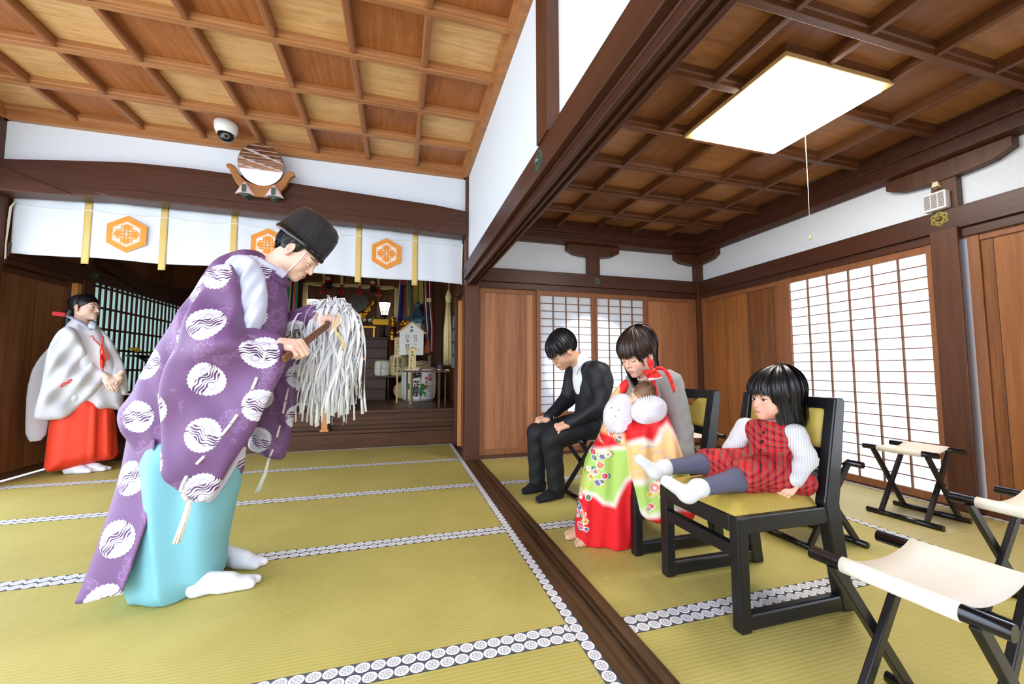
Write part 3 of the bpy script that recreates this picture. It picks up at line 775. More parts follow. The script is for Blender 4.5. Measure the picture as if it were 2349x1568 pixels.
d = Vector((.35, -.8, -.5)).normalized(); q = Vector(C0) + Vector((0, 0, 2.885))
mb = MB(); mb.cyl(q + d * .052, q + d * .060, .022, n=20); ob = obj('lens_ring', mb, 'steel', t)
mb = MB(); mb.cyl(q + d * .058, q + d * .062, .015, n=20); obj('lens', mb, 'dark_glass', ob)

# ---- round mirror on its cradle
t = thing('round_mirror', 'round mirror in a carved wooden cradle on the lintel beam', 'mirror', (-1.20, 3.92, 2.43))
tl = Matrix.Rotation(math.radians(10.5), 4, 'X'); cm_ = Vector((-1.205, 3.875, 2.70))
def mtilt(mb): mb.v = [tuple(cm_ + tl @ (Vector(v) - cm_)) for v in mb.v]
g = Mat('mirror_glass', .03, 1.0); g.base(RGB(226, 230, 234)); MAT['mirror_glass'] = g.m
mb = MB(); mb.lathe([(.176, -.006), (.182, -.002), (.182, .008), (.170, .012), (.002, .012)], tuple(cm_), 64, axis='y'); mtilt(mb); obj('rim', mb, 'steel', t)
mb = MB(); mb.lathe([(.002, -.0075), (.176, -.0075), (.176, -.004), (.002, -.004)][::-1], tuple(cm_), 64, axis='y', smooth=False); mtilt(mb); obj('mirror_glass', mb, 'mirror_glass', t)
outl = [(-.270, -.045), (-.262, -.022), (-.235, -.018), (-.205, -.03), (-.188, -.06), (-.165, -.11), (-.12, -.155), (-.06, -.178), (0, -.184), (.06, -.178), (.12, -.155), (.165, -.11), (.188, -.06), (.205, -.035), (.235, -.022), (.262, -.03), (.272, -.06), (.245, -.075), (.225, -.11), (.20, -.165), (.16, -.22), (.11, -.262), (.05, -.284), (-.05, -.284), (-.11, -.262), (-.16, -.22), (-.20, -.165), (-.225, -.11), (-.243, -.068)]
mb = MB(); mb.prism([(cm_[0] + a, cm_[2] + b) for a, b in outl][::-1], 3.872, 3.915, 'y'); obj('cradle', mb, 'rib_wood', t, .008)
plain('pink_cloth', RGB(222, 196, 206), 0.8, var=.05)
for px in (-1.318, -1.092):
    mb = MB()
    def fn(i, j, s_): 
        w = .078 * (1 - j) ** .8; u = (2 * i - 1); return (px + u * w, 3.868 - s_ * .026 * (1 - u * u) ** .5 * (math.sin(PI * min(1, j * .8 + .2)) ** .5), 2.425 + .105 * j - .012 * (u * u) * (1 - j))
    mb.grid(lambda i, j: fn(i, j, 1), 10, 8); mb.grid(lambda i, j: fn(i, j, -.2), 10, 8)
    pd = obj('cloth_pad', mb, 'pink_cloth', t)
    mb = MB(); mb.box(px - .016, px + .016, 3.834, 3.840, 2.428, 2.492); mb.prism([(px - .045, 2.420), (px, 2.398), (px + .045, 2.420), (px, 2.436)], 3.862, 3.95, 'y'); obj('bracket', mb, 'bronze', pd)

# ================================================================== curtain with crests
cur = thing('shrine_curtain', 'white shrine curtain with three orange crests and gold straps hanging from the lintel', 'curtain', (-1.2, 4.13, 1.80))
g = Mat('curtain_silk', 0.5, 0, 0.5); x, y, z = g.coord(); Q = .052
px_ = x / Q; pz_ = z / (Q * .62); d = ((px_ * PI).sin() * (pz_ * PI).sin()).abs(); r1 = ((d - .45).abs()).lt(.10)
g.base(g.mix(r1 * .35, RGB(222, 228, 238), RGB(198, 206, 220))); g.p.inputs['Roughness'].default_value = .45; MAT['curtain_silk'] = g.m
def ctop(x): return 2.335 - (x + 3.05) * .0105
def cbot(x): return 1.838 - (x + 3.0) * .0115 + .006 * math.sin(x * 7)
def cwave(x, z): return 4.13 + .006 * math.sin(x * 9.0) + .003 * math.sin(x * 23 + z * 3) + .003 * math.cos(x * 2 * PI / .535)
def cfn(i, j):
    x = -3.035 + 3.66 * i; a, b = cbot(x), ctop(x); z = a + (b - a) * j
    return (x + .012 * (1 - j) * (1 if i < .02 else 0), cwave(x, z), z)
mb = MB(); mb.grid(cfn, 220, 16); obj('cloth', mb, 'curtain_silk', cur, solid=.003)
g = Mat('gold_strap', 0.5, 0.1, 0.5); u, v, _ = g.coord('UV')
a = (u - .5).abs(); b = ((v / .12).fract() - .5).abs(); dd = a + b * 1.0; k1 = ((dd * 5.0).fract() - .5).abs().lt(.2); half = ((v / .24).fract()).gt(.5)
g.base(g.mix(k1, g.mix(half, RGB(222, 196, 128), RGB(196, 166, 74)), g.mix(half, RGB(190, 160, 84), RGB(224, 200, 136)))); MAT['gold_strap'] = g.m
for k, xs in enumerate((-2.550, -2.013, -1.476, -.942, -.408, .135)):
    mb = MB(); zt, zb = ctop(xs) - .005, cbot(xs) - .055
    mb.grid(lambda i, j: (xs - .028 + .056 * i, cwave(xs - .028 + .056 * i, 2) - .006, zb + (zt - zb) * j), 4, 12)
    obj('gold_strap', mb, 'gold_strap', cur, solid=.002, uv=lambda Pv: np.stack([(Pv[:, 0] - xs + .028) / .056, Pv[:, 2]], 1))
plain('crest_orange', RGB(232, 146, 46), 0.6, var=.04); plain('crest_white', RGB(244, 242, 238), 0.7, var=.01)
def crest(cx, cz):
    cy = lambda x: cwave(cx, 2) - .0105
    def poly(mb, pts, d): mb.add([(cx + a, cy(cx + a) - d, cz + b) for a, b in pts], [tuple(range(len(pts)))[::-1]], False)
    def hexa(R): return [(R * math.sin(PI / 3 * k), R * math.cos(PI / 3 * k)) for k in range(6)]
    def ringp(mb, R0, R1, d):
        A, B = hexa(R0), hexa(R1); n = 6
        mb.add([(cx + a, cy(cx + a) - d, cz + b) for a, b in A + B], [(n + j, n + (j + 1) % n, (j + 1) % n, j) for j in range(n)], False)
    mb = MB(); poly(mb, hexa(.162), 0); c0 = obj('crest', mb, 'crest_orange', cur)
    mb = MB(); poly(mb, hexa(.112), .0012); obj('crest_field', mb, 'crest_white', c0)
    mb = MB(); ringp(mb, .107, .102, .0022)
    n = 120; fl = []
    for k in range(n):
        a = 2 * PI * k / n; p4 = abs(math.cos(2 * a)); 
        rr = .058 + .030 * p4 ** .6 + .004 * math.cos(12 * a) * (1 if p4 > .35 else 0) - .012 * max(0, math.cos(4 * a) - .985) / .015
        fl.append((rr * math.sin(a), rr * math.cos(a)))
    poly(mb, fl, .0024)
    obj('crest_flower', mb, 'crest_orange', c0)
    mb = MB()
    def line(p, q, w, d=.0036):
        dx, dz = q[0] - p[0], q[1] - p[1]; L = math.hypot(dx, dz); nx, nz = -dz / L * w / 2, dx / L * w / 2
        poly(mb, [(p[0] + nx, p[1] + nz), (q[0] + nx, q[1] + nz), (q[0] - nx, q[1] - nz), (p[0] - nx, p[1] - nz)], d)
    for k in range(4):
        a = PI / 2 * k; line((.014 * math.sin(a), .014 * math.cos(a)), (.042 * math.sin(a), .042 * math.cos(a)), .003)
        for s_ in (-1, 1):
            prev = None
            for j in range(9):
                t = j / 8; r_ = .012 + .062 * t; an = a + s_ * (PI / 4) * (1 - .62 * (1 - t) ** 0 * t * .55) 
                an = a + s_ * (PI / 4 * (1 - .5 * t * t)); q = (r_ * math.sin(an), r_ * math.cos(an))
                if prev: line(prev, q, .003)
                prev = q
    rg = [(.012 * math.sin(2 * PI * k / 20), .012 * math.cos(2 * PI * k / 20)) for k in range(20)]
    poly(mb, rg, .0036); obj('crest_lines', mb, 'crest_white', c0)
    mb = MB(); poly(mb, [(a * .6, b * .6) for a, b in rg], .0046); obj('crest_centre', mb, 'crest_orange', c0)
for cx_ in (-2.268, -1.200, -.143): crest(cx_, 2.055)
mb = MB(); pts = []
for k in range(90):
    x = -3.0 + 3.56 * k / 89; ph = ((x + 2.55) / .535) % 1.0; pts.append((x, cwave(x, 2) - .008, ctop(x) - .085 - .022 * math.sin(PI * ph)))
mb.tube(pts, .003, 6); obj('cord', mb, 'white_cord', cur)
for x in (-3.028, .618):
    mb = MB(); mb.tube([(x + .02, 4.10, ctop(x) - .085), (x, 4.095, 2.2), (x - .004, 4.095, 2.1), (x - .010, 4.095, 1.90), (x - .006, 4.095, 1.78)], [.004, .008, .008, .005, .006], 8); obj('tie_cord', mb, 'white_cord', cur)
# ================================================================== sanctuary contents
plain('straw', RGB(214, 196, 140), 0.85, var=0.15, scale=120, bump=.3)
plain('paper_white', RGB(236, 234, 226), 0.8, var=0.02)
plain('paper_cream', RGB(226, 206, 152), 0.8, var=0.04)
plain('red_cloth', RGB(176, 24, 32), 0.7); plain('black_cloth', RGB(34, 26, 24), 0.8); plain('cream_cloth', RGB(226, 200, 140), .8)
plain('verdigris', RGB(74, 112, 126), 0.5, metal=.4, var=.2, scale=30)
plain('green_silk', RGB(22, 138, 104), .5); plain('navy_silk', RGB(34, 36, 104), .5); plain('orange_silk', RGB(232, 104, 66), .5); plain('white_silk', RGB(232, 226, 214), .5); plain('yellow_silk', RGB(224, 184, 96), .5)
plain('hemp', RGB(232, 210, 150), .7, var=.18, scale=60)
plain('silver', RGB(150, 146, 138), .22, metal=.9, var=.1, scale=8)
plain('red_lacquer', RGB(92, 38, 34), .35, var=.1)
plain('leaf', RGB(70, 140, 30), .5); plain('flower_yellow', RGB(230, 190, 30), .6); plain('dark_metal', RGB(26, 24, 24), .4, metal=.5)
plain('bamboo', RGB(206, 186, 128), .5, var=.1)
g = Mat('lamp_paper'); g.base(RGB(240, 236, 222)); g.p.inputs['Emission Color'].default_value = (1, .93, .8, 1); g.p.inputs['Emission Strength'].default_value = 2.2; MAT['lamp_paper'] = g.m
PZ = .418
# steps
t = thing('altar_steps', 'dark wooden steps rising to the altar behind the paper streamers', 'steps', (-.85, 7.15, PZ))
for k in range(6):
    z0 = PZ + .172 * k; y0 = 6.68 + .15 * k
    mb = MB(); mb.box(-1.57, -.205, y0 + .012, min(7.5, y0 + .17), z0 - .004, z0 + .150); mb.box(-1.58, -.20, y0 - .01, min(7.5, y0 + .17), z0 + .150, z0 + .172); obj('step', mb, 'step_wood', t, .004)
mb = MB(); mb.box(-1.66, -.20, 7.53, 7.97, PZ, 1.30); mb.box(-1.70, -.20, 7.50, 7.97, 1.30, 1.475); obj('altar_base', mb, 'step_wood', t, .004)
mb = MB(); mb.lathe([(.022, 0), (.022, -.008), (.012, -.010), (.010, -.004), (.002, -.004)], (-.72, 7.50, 1.385), 18, axis='y'); obj('brass_boss', mb, 'gold', t)
# altar opening
for k, x in enumerate((-1.60, -.075)):
    mb = MB(); mb.box(x - .035, x + .035, 7.55, 7.62, 1.477, 2.95); st('trim_%d' % (30 + k), mb, 'bamboo', 'pale post on the %s side of the altar opening' % ('left', 'right')[k], 'post', .003)
for k, x in enumerate((-1.86, .17)):
    mb = MB(); mb.box(x - .12, x + .12, 7.56, 7.64, PZ, 2.95); st('trim_%d' % (32 + k), mb, 'door_frame', 'broad brown post outside the %s pale post of the altar' % ('left', 'right')[k], 'post', .003)
mb = MB(); mb.box(-1.97, .28, 7.54, 7.55, 2.40, 2.95); st('trim_34', mb, 'rib_dark', 'brown lintel board over the altar opening', 'lintel')
for k, x in enumerate((-.40, -1.15)):
    mb = MB(); mb.box(x - .03, x + .03, 7.88, 7.94, 1.477, 2.6); st('trim_%d' % (35 + k), mb, 'rib_dark', 'thin inner post on the %s of the altar mirror' % ('right', 'left')[k], 'post')
t = thing('bamboo_blind', 'rolled pale blind edge hanging under the altar lintel', 'blind', (-.84, 7.5, 2.33))
mb = MB(); mb.grid(lambda i, j: (-1.56 + 1.45 * i, 7.50 + .01 * math.sin(i * 30), 2.415 - .055 * j - .022 * (1 - math.cos(i * 8 * PI)) / 2 * j), 48, 4); bl = obj('blind_edge', mb, 'bamboo', t, solid=.006)
for k in range(4):
    c = -1.38 + k * .36; mb = MB(); mb.tube([(c + q * .012, 7.486, 2.375 + .014 * (q % 2)) for q in range(7)], .003, 5); obj('brush_mark', mb, 'ink', bl)
def tassel(loc, lb):
    t = thing('tassel', lb, 'tassel', loc, group='red and black altar tassels')
    c = Vector(loc)
    mb = MB(); mb.lathe([(.006, .0), (.035, -.01), (.045, -.05), (.045, -.065)], c, 14); obj('cap', mb, 'cream_cloth', t)
    mb = MB(); mb.lathe([(.046, -.065), (.050, -.075), (.050, -.105), (.046, -.108)], c, 14); obj('red_band', mb, 'red_cloth', t)
    mb = MB(); mb.lathe([(.050, -.105), (.056, -.14), (.054, -.215), (.046, -.225)], c, 14); obj('fringe', mb, 'black_cloth', t)
    mb = MB(); mb.cyl(c, c + Vector((0, 0, .25)), .004, n=6); obj('cord', mb, 'red_cloth', t)
tassel((-1.205, 7.39, 2.50), 'red and black tassel just above the top of the paper streamers'); tassel((-.475, 7.39, 2.47), 'red and black tassel left of the right-hand lamp'); tassel((-1.69, 7.39, 2.49), 'red and black tassel beside the green streamers')
def strap(x, lb):
    t = thing('altar_strap', lb, 'strap', (x, 7.47, 2.2), group='gold straps with red knots over the altar')
    mb = MB(); mb.box(x - .024, x + .024, 7.468, 7.474, 2.36, 2.952); obj('gold_band', mb, 'yellow_silk', t)
    mb = MB(); mb.ell((x, 7.46, 2.35), (.026, .018, .035), 10, 8)
    for s_ in (-1, 1): mb.tube([(x + s_ * .008, 7.46, 2.34), (x + s_ * .026, 7.455, 2.27), (x + s_ * .030, 7.455, 2.21)], [.010, .018, .022], 8)
    obj('red_knot', mb, 'red_cloth', t)
for x, w_ in ((-1.290, 'first'), (-1.0, 'second'), (-.70, 'third'), (-.388, 'fourth')): strap(x, w_ + ' from the left of the gold straps with a red knot over the altar')
def andon(loc, lb):
    t = thing('standing_lantern', lb, 'lantern', loc, group='white six-sided altar lanterns')
    x, y, z = loc
    mb = MB(); mb.lathe([(.055, .40), (.105, .63)], loc, 6, smooth=False); sh = obj('shade', mb, 'lamp_paper', t)
    mb = MB()
    for k in range(6):
        a = PI / 3 * k; mb.tube([(x + .056 * math.cos(a), y + .056 * math.sin(a), z + .40), (x + .107 * math.cos(a), y + .107 * math.sin(a), z + .63)], .005, 6)
    for r, h in ((.057, .40), (.070, .455), (.107, .63)): mb.tube([(x + r * math.cos(PI / 3 * k), y + r * math.sin(PI / 3 * k), z + h) for k in range(7)], .005, 6)
    obj('shade_frame', mb, 'dark_metal', t)
    mb = MB(); mb.lathe([(.07, 0), (.07, .015), (.014, .03), (.010, .34), (.05, .38), (.056, .40)], loc, 14); obj('stand', mb, 'dark_metal', t)
andon((-1.46, 7.53, 1.4765), 'white six-sided altar lantern left of the paper streamers'); andon((-.275, 7.53, 1.4765), 'white six-sided altar lantern right of the paper streamers')
# altar mirror on gold flames
t = thing('altar_mirror', 'scalloped silver mirror on a golden flame stand at the back of the altar', 'mirror', (-.738, 7.72, 1.72))
n = 96; pr = [((.172 + .010 * math.cos(8 * 2 * PI * k / n)) * math.cos(2 * PI * k / n) - .738, (.172 + .010 * math.cos(8 * 2 * PI * k / n)) * math.sin(2 * PI * k / n) + 2.125) for k in range(n)]
mb = MB(); mb.prism(pr[::-1], 7.700, 7.715, 'y'); obj('disc', mb, 'silver', t)
mb = MB(); rg = random.Random(4)
for s_ in (-1, 1):
    for k in range(26):
        a = k / 25.0; x = -.738 + s_ * (.03 + .23 * a); z = 1.86 + .30 * a ** 1.6; r_ = .048 * (1 - .65 * a)
        mb.ell((x + rg.uniform(-.02, .02), 7.70 + rg.uniform(-.03, .03), z + rg.uniform(-.025, .025)), (r_, r_ * .7, r_ * 1.1), 8, 6)
    mb.tube([(-.738 + s_ * .22, 7.70, 2.08), (-.738 + s_ * .26, 7.70, 2.14), (-.738 + s_ * .285, 7.70, 2.20)], [.03, .018, .002], 8)
mb.lathe([(.13, 0), (.14, .03), (.09, .06), (.07, .12), (.10, .16)], (-.738, 7.70, 1.755), 20); obj('flame_stand', mb, 'gold', t)
t = thing('offering_table', 'black lacquered offering table in front of the altar mirror', 'table', (-.66, 7.66, 1.475))
mb = MB(); mb.box(-1.0, -.42, 7.58, 7.84, 1.73, 1.755); obj('tabletop', mb, 'lacquer_gloss', t, .003)
for x in (-.97, -.45):
    mb = MB(); mb.box(x - .012, x + .012, 7.6, 7.64, 1.4765, 1.73); obj('leg', mb, 'lacquer_gloss', t)
mb = MB(); mb.lathe([(.03, 0), (.035, .02), (.09, .035), (.092, .04), (.02, .03)], (-.49, 7.75, 1.756), 20); tag(obj('offering_dish', mb, 'paper_white', None), 'shallow white dish on the black offering table', 'dish')
mb = MB(); mb.ell((-.485, 7.75, 1.83), (.036, .036, .036), 12, 8); tag(obj('green_fruit', mb, 'leaf', None), 'round green fruit on the shallow white dish', 'fruit')
for x, lb in ((-.62, 'wide white offering cup on the gold rail shelf, left one'), (-.53, 'small white offering cup on the gold rail shelf, right one')):
    mb = MB(); mb.lathe([(.02, 0), (.03, .03), (.034, .055), (.028, .055), (.02, .02)], (x, 7.60, 1.7555), 14); tag(obj('offering_cup', mb, 'paper_white', None), lb, 'cup', 'white offering cups')
# gold rail
t = thing('gold_rail', 'low gold-trimmed railing along the front edge of the altar', 'railing', (-.65, 7.555, 1.475))
mb = MB(); mb.box(-1.10, -.42, 7.508, 7.526, 1.640, 1.668); obj('top_rail', mb, 'gold', t)
for x in (-1.05, -.74, -.45):
    mb = MB(); mb.box(x - .012, x + .012, 7.510, 7.524, 1.476, 1.640); obj('rail_post', mb, 'gold', t)
mb = MB(); mb.prism([(-.46, 1.70), (-.20, 1.70), (-.20, 1.80), (-.44, 1.80), (-.47, 1.77), (-.49, 1.75), (-.47, 1.73)], 7.50, 7.512, 'y')
tag(obj('gold_fitting', mb, 'gold', None), 'engraved golden fitting plate by the foot of the right altar lantern', 'metal fitting')
# railing posts with brass caps
def capost(x, y, z0, z1, lb):
    t = thing('railing_post', lb, 'post', (x, y, z0), group='brown stair posts with brass caps')
    mb = MB(); mb.lathe([(.058, 0), (.056, z1 - z0)], (x, y, z0), 18); obj('post', mb, 'red_lacquer', t)
    mb = MB(); mb.lathe([(.050, 0), (.054, .01), (.050, .03), (.046, .07), (.052, .08), (.030, .09), (.028, .105), (.046, .13), (.040, .155), (.006, .185)], (x, y, z1), 18); obj('brass_cap', mb, 'gold', t)
capost(-1.69, 7.36, PZ, 1.62, 'upper left stair post with a brass cap, beside the green streamers'); capost(-1.665, 6.62, PZ, 1.36, 'lower left stair post with a brass cap, under the green streamers')
capost(-.120, 7.43, PZ, 1.66, 'upper right stair post with a brass cap, beside the navy streamers'); capost(-.124, 7.15, PZ, 1.40, 'lower right stair post with a brass cap, above the small plaque')
# five coloured streamers
def streamer(name, lb, x, z0, z1, bands, spread, y=6.5):
    t = thing(name, lb, 'streamer', (x, y, z0))
    for k, (c, a0, a1, b0, b1) in enumerate(bands):
        mb = MB(); mb.grid(lambda i, j: ((x + a0 + (a1 - a0) * i) * 1.0 * (1 - j) + (x + b0 + (b1 - b0) * i) * j, y + .012 * math.sin(i * 5 + j * 3 + k), z1 + (z0 - z1) * j), 4, 10); obj('ribbon', mb, c, t, solid=.003)
    return t
streamer('green_streamer', 'green and striped silk streamers hanging left of the altar', -1.60, 1.54, 2.95, [('green_silk', -.03, .06, -.13, .0), ('yellow_silk', .055, .07, 0.0, .03), ('navy_silk', .065, .095, .025, .07), ('orange_silk', .09, .11, .065, .09), ('green_silk', .105, .13, .09, .13)], .1)
streamer('navy_streamer', 'navy and green silk streamers hanging right of the altar', .05, 1.66, 2.95, [('white_silk', -.03, -.02, -.105, -.09), ('navy_silk', -.025, .02, -.095, -.01), ('orange_silk', .015, .025, .055, .075), ('yellow_silk', .02, .032, .07, .085), ('green_silk', .025, .075, .08, .115)], .1)
mb = MB(); mb.box(.02, .07, 6.47, 6.49, 2.24, 2.42); tag(obj('red_tag', mb, 'red_cloth', None), 'red knot at the top of the navy streamers', 'knot')
# brown brocade banner, lantern, cords, hemp bundle
mb = MB(); mb.add([(.195, 6.6, 2.95), (.362, 6.6, 2.95), (.362, 6.6, 1.99), (.31, 6.6, 1.93), (.278, 6.6, 1.99), (.24, 6.6, 1.93), (.195, 6.6, 1.98)], [tuple(range(7))], False)
tag(obj('brocade_banner', mb, 'brocade_seat', None, solid=.004), 'brown brocade banner hanging behind the bronze lantern', 'banner')
t = thing('bronze_lantern', 'blue-green bronze hanging lantern with a pagoda roof', 'lantern', (.262, 6.3, 1.30)); c = (.262, 6.3, 0)
mb = MB(); mb.lathe([(.165, 1.655), (.175, 1.672), (.12, 1.72), (.082, 1.775), (.05, 1.825), (.02, 1.84)], c, 6, smooth=False)
for k in range(6):
    a = PI / 3 * k; mb.tube([(.262 + .155 * math.cos(a), 6.3 + .155 * math.sin(a), 1.675), (.262 + .19 * math.cos(a), 6.3 + .19 * math.sin(a), 1.69), (.262 + .205 * math.cos(a), 6.3 + .205 * math.sin(a), 1.735)], [.012, .012, .008], 6)
obj('roof', mb, 'verdigris', t)
mb = MB(); mb.lathe([(.018, 1.83), (.018, 1.855), (.058, 1.865), (.066, 1.885), (.03, 1.93), (.012, 1.955), (.009, 2.03), (.001, 2.05)], c, 12); obj('finial', mb, 'verdigris', t)
mb = MB(); mb.lathe([(.112, 1.415), (.122, 1.43), (.122, 1.45)], c, 6, smooth=False); mb.lathe([(.112, 1.60), (.122, 1.61), (.122, 1.655)], c, 6, smooth=False); mb.lathe([(.05, 1.30), (.09, 1.31), (.06, 1.35), (.10, 1.415)], c, 6, smooth=False)
for k in range(6):
    a = PI / 3 * k; mb.cyl((.262 + .112 * math.cos(a), 6.3 + .112 * math.sin(a), 1.44), (.262 + .112 * math.cos(a), 6.3 + .112 * math.sin(a), 1.61), .010, n=6)
obj('cage', mb, 'verdigris', t)
g = Mat('pierced_panel', .6); x, y, z = g.coord(); u_ = (y.atan2(x)) * .11; Q = .03
d = (((u_ / Q).fract() - .5).abs() + ((z / Q).fract() - .5).abs()); g.base(g.mix((d - .5).abs().lt(.10), RGB(232, 232, 226), RGB(60, 70, 80))); MAT['pierced_panel'] = g.m
mb = MB(); mb.lathe([(.108, 1.448), (.108, 1.612)], c, 6, smooth=False); obj('pierced_panel', mb, 'pierced_panel', t)
mb = MB(); mb.cyl((.262, 6.3, 2.04), (.262, 6.3, 2.95), .006, n=6); obj('hanging_chain', mb, 'dark_metal', t)
t = thing('bell_cord', 'bundle of multicoloured cords with an orange tassel beside the white plaque', 'cord', (.40, 6.0, 1.10))
rg = random.Random(2)
for k, cc in enumerate(('navy_silk', 'white_silk', 'orange_silk', 'navy_silk', 'white_silk', 'red_cloth')):
    x = .335 + .022 * k; mb = MB(); mb.tube([(x - .02, 6.0, 2.6), (x, 6.0 + .01 * k, 1.9), (x + .02 + rg.uniform(-.02, .02), 6.0, 1.5), (x + .03, 5.99, 1.16)], [.006, .006, .008, .010], 6); obj('strand', mb, cc, t)
mb = MB(); mb.tube([(.40, 5.97, 1.36), (.395, 5.965, 1.25), (.39, 5.96, 1.13)], [.012, .035, .042], 10); obj('orange_tassel', mb, 'orange_silk', t)
mb = MB(); mb.box(.37, .44, 5.985, 6.0, 1.90, 1.955); tag(obj('name_tag', mb, 'paper_cream', None), 'small cream tag on the cords right of the bronze lantern', 'tag')
t = thing('hemp_tassel', 'long pale hemp bundle hanging at the right end of the curtain', 'tassel', (.62, 5.3, .96)); rg = random.Random(3)
mb = MB(); mb.tube([(.628, 5.3, 2.4), (.622, 5.3, 1.95)], .006, 6); obj('cord', mb, 'hemp', t)
mb = MB(); mb.lathe([(.012, .0), (.02, -.02), (.046, -.10), (.034, -.15), (.036, -.17)], (.618, 5.3, 1.955), 16); obj('knot', mb, 'hemp', t)
mb = MB()
for k in range(70):
    a = rg.uniform(0, 2 * PI); r = .045 * rg.random() ** .5; L = rg.uniform(.90, .99)
    x0, y0 = .615 + r * .5 * math.cos(a), 5.3 + r * .5 * math.sin(a); x1, y1 = .612 + r * 1.1 * math.cos(a), 5.3 + r * 1.1 * math.sin(a)
    mb.tube([(x0, y0, 1.80), (x1, y1, 1.4), (x1 + rg.uniform(-.006, .006), y1, 1.93 - L)], [.007, .008, .004], 5)
o = obj('strands', mb, 'hemp', t); o['kind'] = 'stuff'
# sake barrels
def barrel(name, lb, c, r, h, mats, text=None, rot=0.0):
    t = thing(name, lb, 'sake barrel', c, group='straw-wrapped sake barrels'); x, y, z = c
    mb = MB(); mb.lathe([(r * .80, 0), (r * .90, h * .05), (r * .98, h * .20), (r, h * .5), (r * .985, h * .80), (r * .93, h * .90), (r * .80, h * .95)], c, 36); b = obj('wrap', mb, mats[0], t)
    mb = MB(); mb.lathe([(r * .94, h * .885), (r * .84, h * .965), (r * .5, h * 1.0), (.02, h * 1.02)], c, 30); obj('straw_lid', mb, mats[1], t)
    mb = MB(); mb.lathe([(r * .87, h * .04), (r * .955, h * .17), (r * .97, h * .185), (r * .90, h * .03)], c, 30); obj('base_band', mb, mats[2], t)
    mb = MB()
    for k in range(6):
        a = PI / 3 * k + .35 + rot; q = lambda rr, zz: (x + rr * math.cos(a), y + rr * math.sin(a), z + zz)
        mb.tube([q(r * .5, h * 1.01), q(r * .95, h * .90), q(r * 1.012, h * .6), q(r * 1.012, h * .4), q(r * .97, h * .12), q(r * .82, -.002 + .006)], .009, 6)
    obj('straw_rope', mb, 'straw', t)
    return t
def on_barrel(t, name, mt, c, r, items):
    """flat glyph data wrapped on the barrel front"""
    mb = MB()
    for ch, sz, a0, z0, bold in items:
        v, f = text_mb(ch, sz, bold=bold)
        mb.add([(c[0] + (r + .004 + q[2]) * math.sin((a0 + q[0]) / r), c[1] - (r + .004 + q[2]) * math.cos((a0 + q[0]) / r), c[2] + z0 + q[1]) for q in v], f, False)
    obj(name, mb, mt, t)
plain('label_blue', RGB(150, 170, 206), .8, var=.3, scale=40); plain('green_ink', RGB(30, 140, 46), .7); plain('red_ink', RGB(190, 40, 60), .7)
# shelf carrying the two smaller barrels
t = thing('barrel_shelf', 'low wooden shelf under the two smaller barrels', 'shelf', (-.06, 6.85, PZ))
mb = MB(); mb.box(-.40, .175, 6.70, 6.962, .766, .790); mb.box(-.19, .175, 6.962, 7.07, .766, .790); obj('shelf_board', mb, 'post_wood', t, .003)
for x in (-.17, .16):
    mb = MB(); mb.box(x - .012, x + .012, 6.93, 6.955, PZ, .766); obj('leg', mb, 'post_wood', t)
cA = (-.262, 6.835, .791); tA = barrel('sake_barrel', 'small white wrapped sake barrel, leftmost of the barrels', cA, .124, .255, ['paper_white', 'straw', 'paper_white'])
on_barrel(tA, 'brush_writing', 'ink', cA, .126, [('奉', .024, -.012, .165, 0), ('献', .024, -.012, .135, 0), ('御', .018, -.028, .085, 0), ('神', .018, -.028, .062, 0), ('酒', .018, -.028, .04, 0)])
mb = MB(); rr = .1285
mb.tube([(cA[0] + rr * math.sin(a / 10), cA[1] - rr * math.cos(a / 10), cA[2] + .115) for a in range(-16, 17)], .0014, 5)
for s_ in (-1, 1): mb.tube([(cA[0] + rr * math.sin(s_ * k * .07), cA[1] - rr * math.cos(k * .07), cA[2] + .115 + .016 * math.sin(k * .9)) for k in range(6)], .0014, 5)
obj('paper_cord', mb, 'red_cloth', tA)
cB = (-.004, 6.885, .791); tB = barrel('sake_barrel', 'middle sake barrel with bold black brush writing on the shelf', cB, .158, .345, ['paper_cream', 'straw', 'paper_cream'], rot=.4)
on_barrel(tB, 'brush_writing', 'ink', cB, .161, [('白', .11, -.02, .24, .003), ('鷹', .13, -.02, .115, .003)])
on_barrel(tB, 'red_writing', 'red_ink', cB, .161, [(ch, .024, -.12, .27 - .026 * k, 0) for k, ch in enumerate('灘西宮')])
cC = (.296, 6.36, PZ); tC = barrel('sake_barrel', 'big white sake barrel with green leaves and black writing on the floor', cC, .264, .535, ['paper_white', 'straw', 'paper_white'], rot=.2)
on_barrel(tC, 'brush_writing', 'ink', cC, .268, [('菊', .15, -.04, .355, .004), ('正', .12, -.04, .24, .003), ('宗', .15, -.04, .14, .004)])
on_barrel(tC, 'red_writing', 'red_ink', cC, .268, [(ch, .052, .10, .34 - .058 * k, .001) for k, ch in enumerate('明天催')] + [(ch, .052, .165, .385 - .058 * k, .001) for k, ch in enumerate('献誉')] + [(ch, .022, -.215, .38 - .03 * k, 0) for k, ch in enumerate('清酒特選')])
mb = MB(); rC = .269
def leafp(mb, a0, z0, sc, rot, lob=3):
    pts = []
    for k in range(40):
        a = 2 * PI * k / 40; rr = sc * (.62 + .38 * abs(math.cos(a * lob / 2.0)) ** .7); p = (rr * math.cos(a + rot), rr * math.sin(a + rot)); pts.append((a0 + p[0], z0 + p[1]))
    mb.add([(cC[0] + (rC + .002) * math.sin(u / rC), cC[1] - (rC + .002) * math.cos(u / rC), cC[2] + v) for u, v in pts], [tuple(range(40))[::-1]], False)
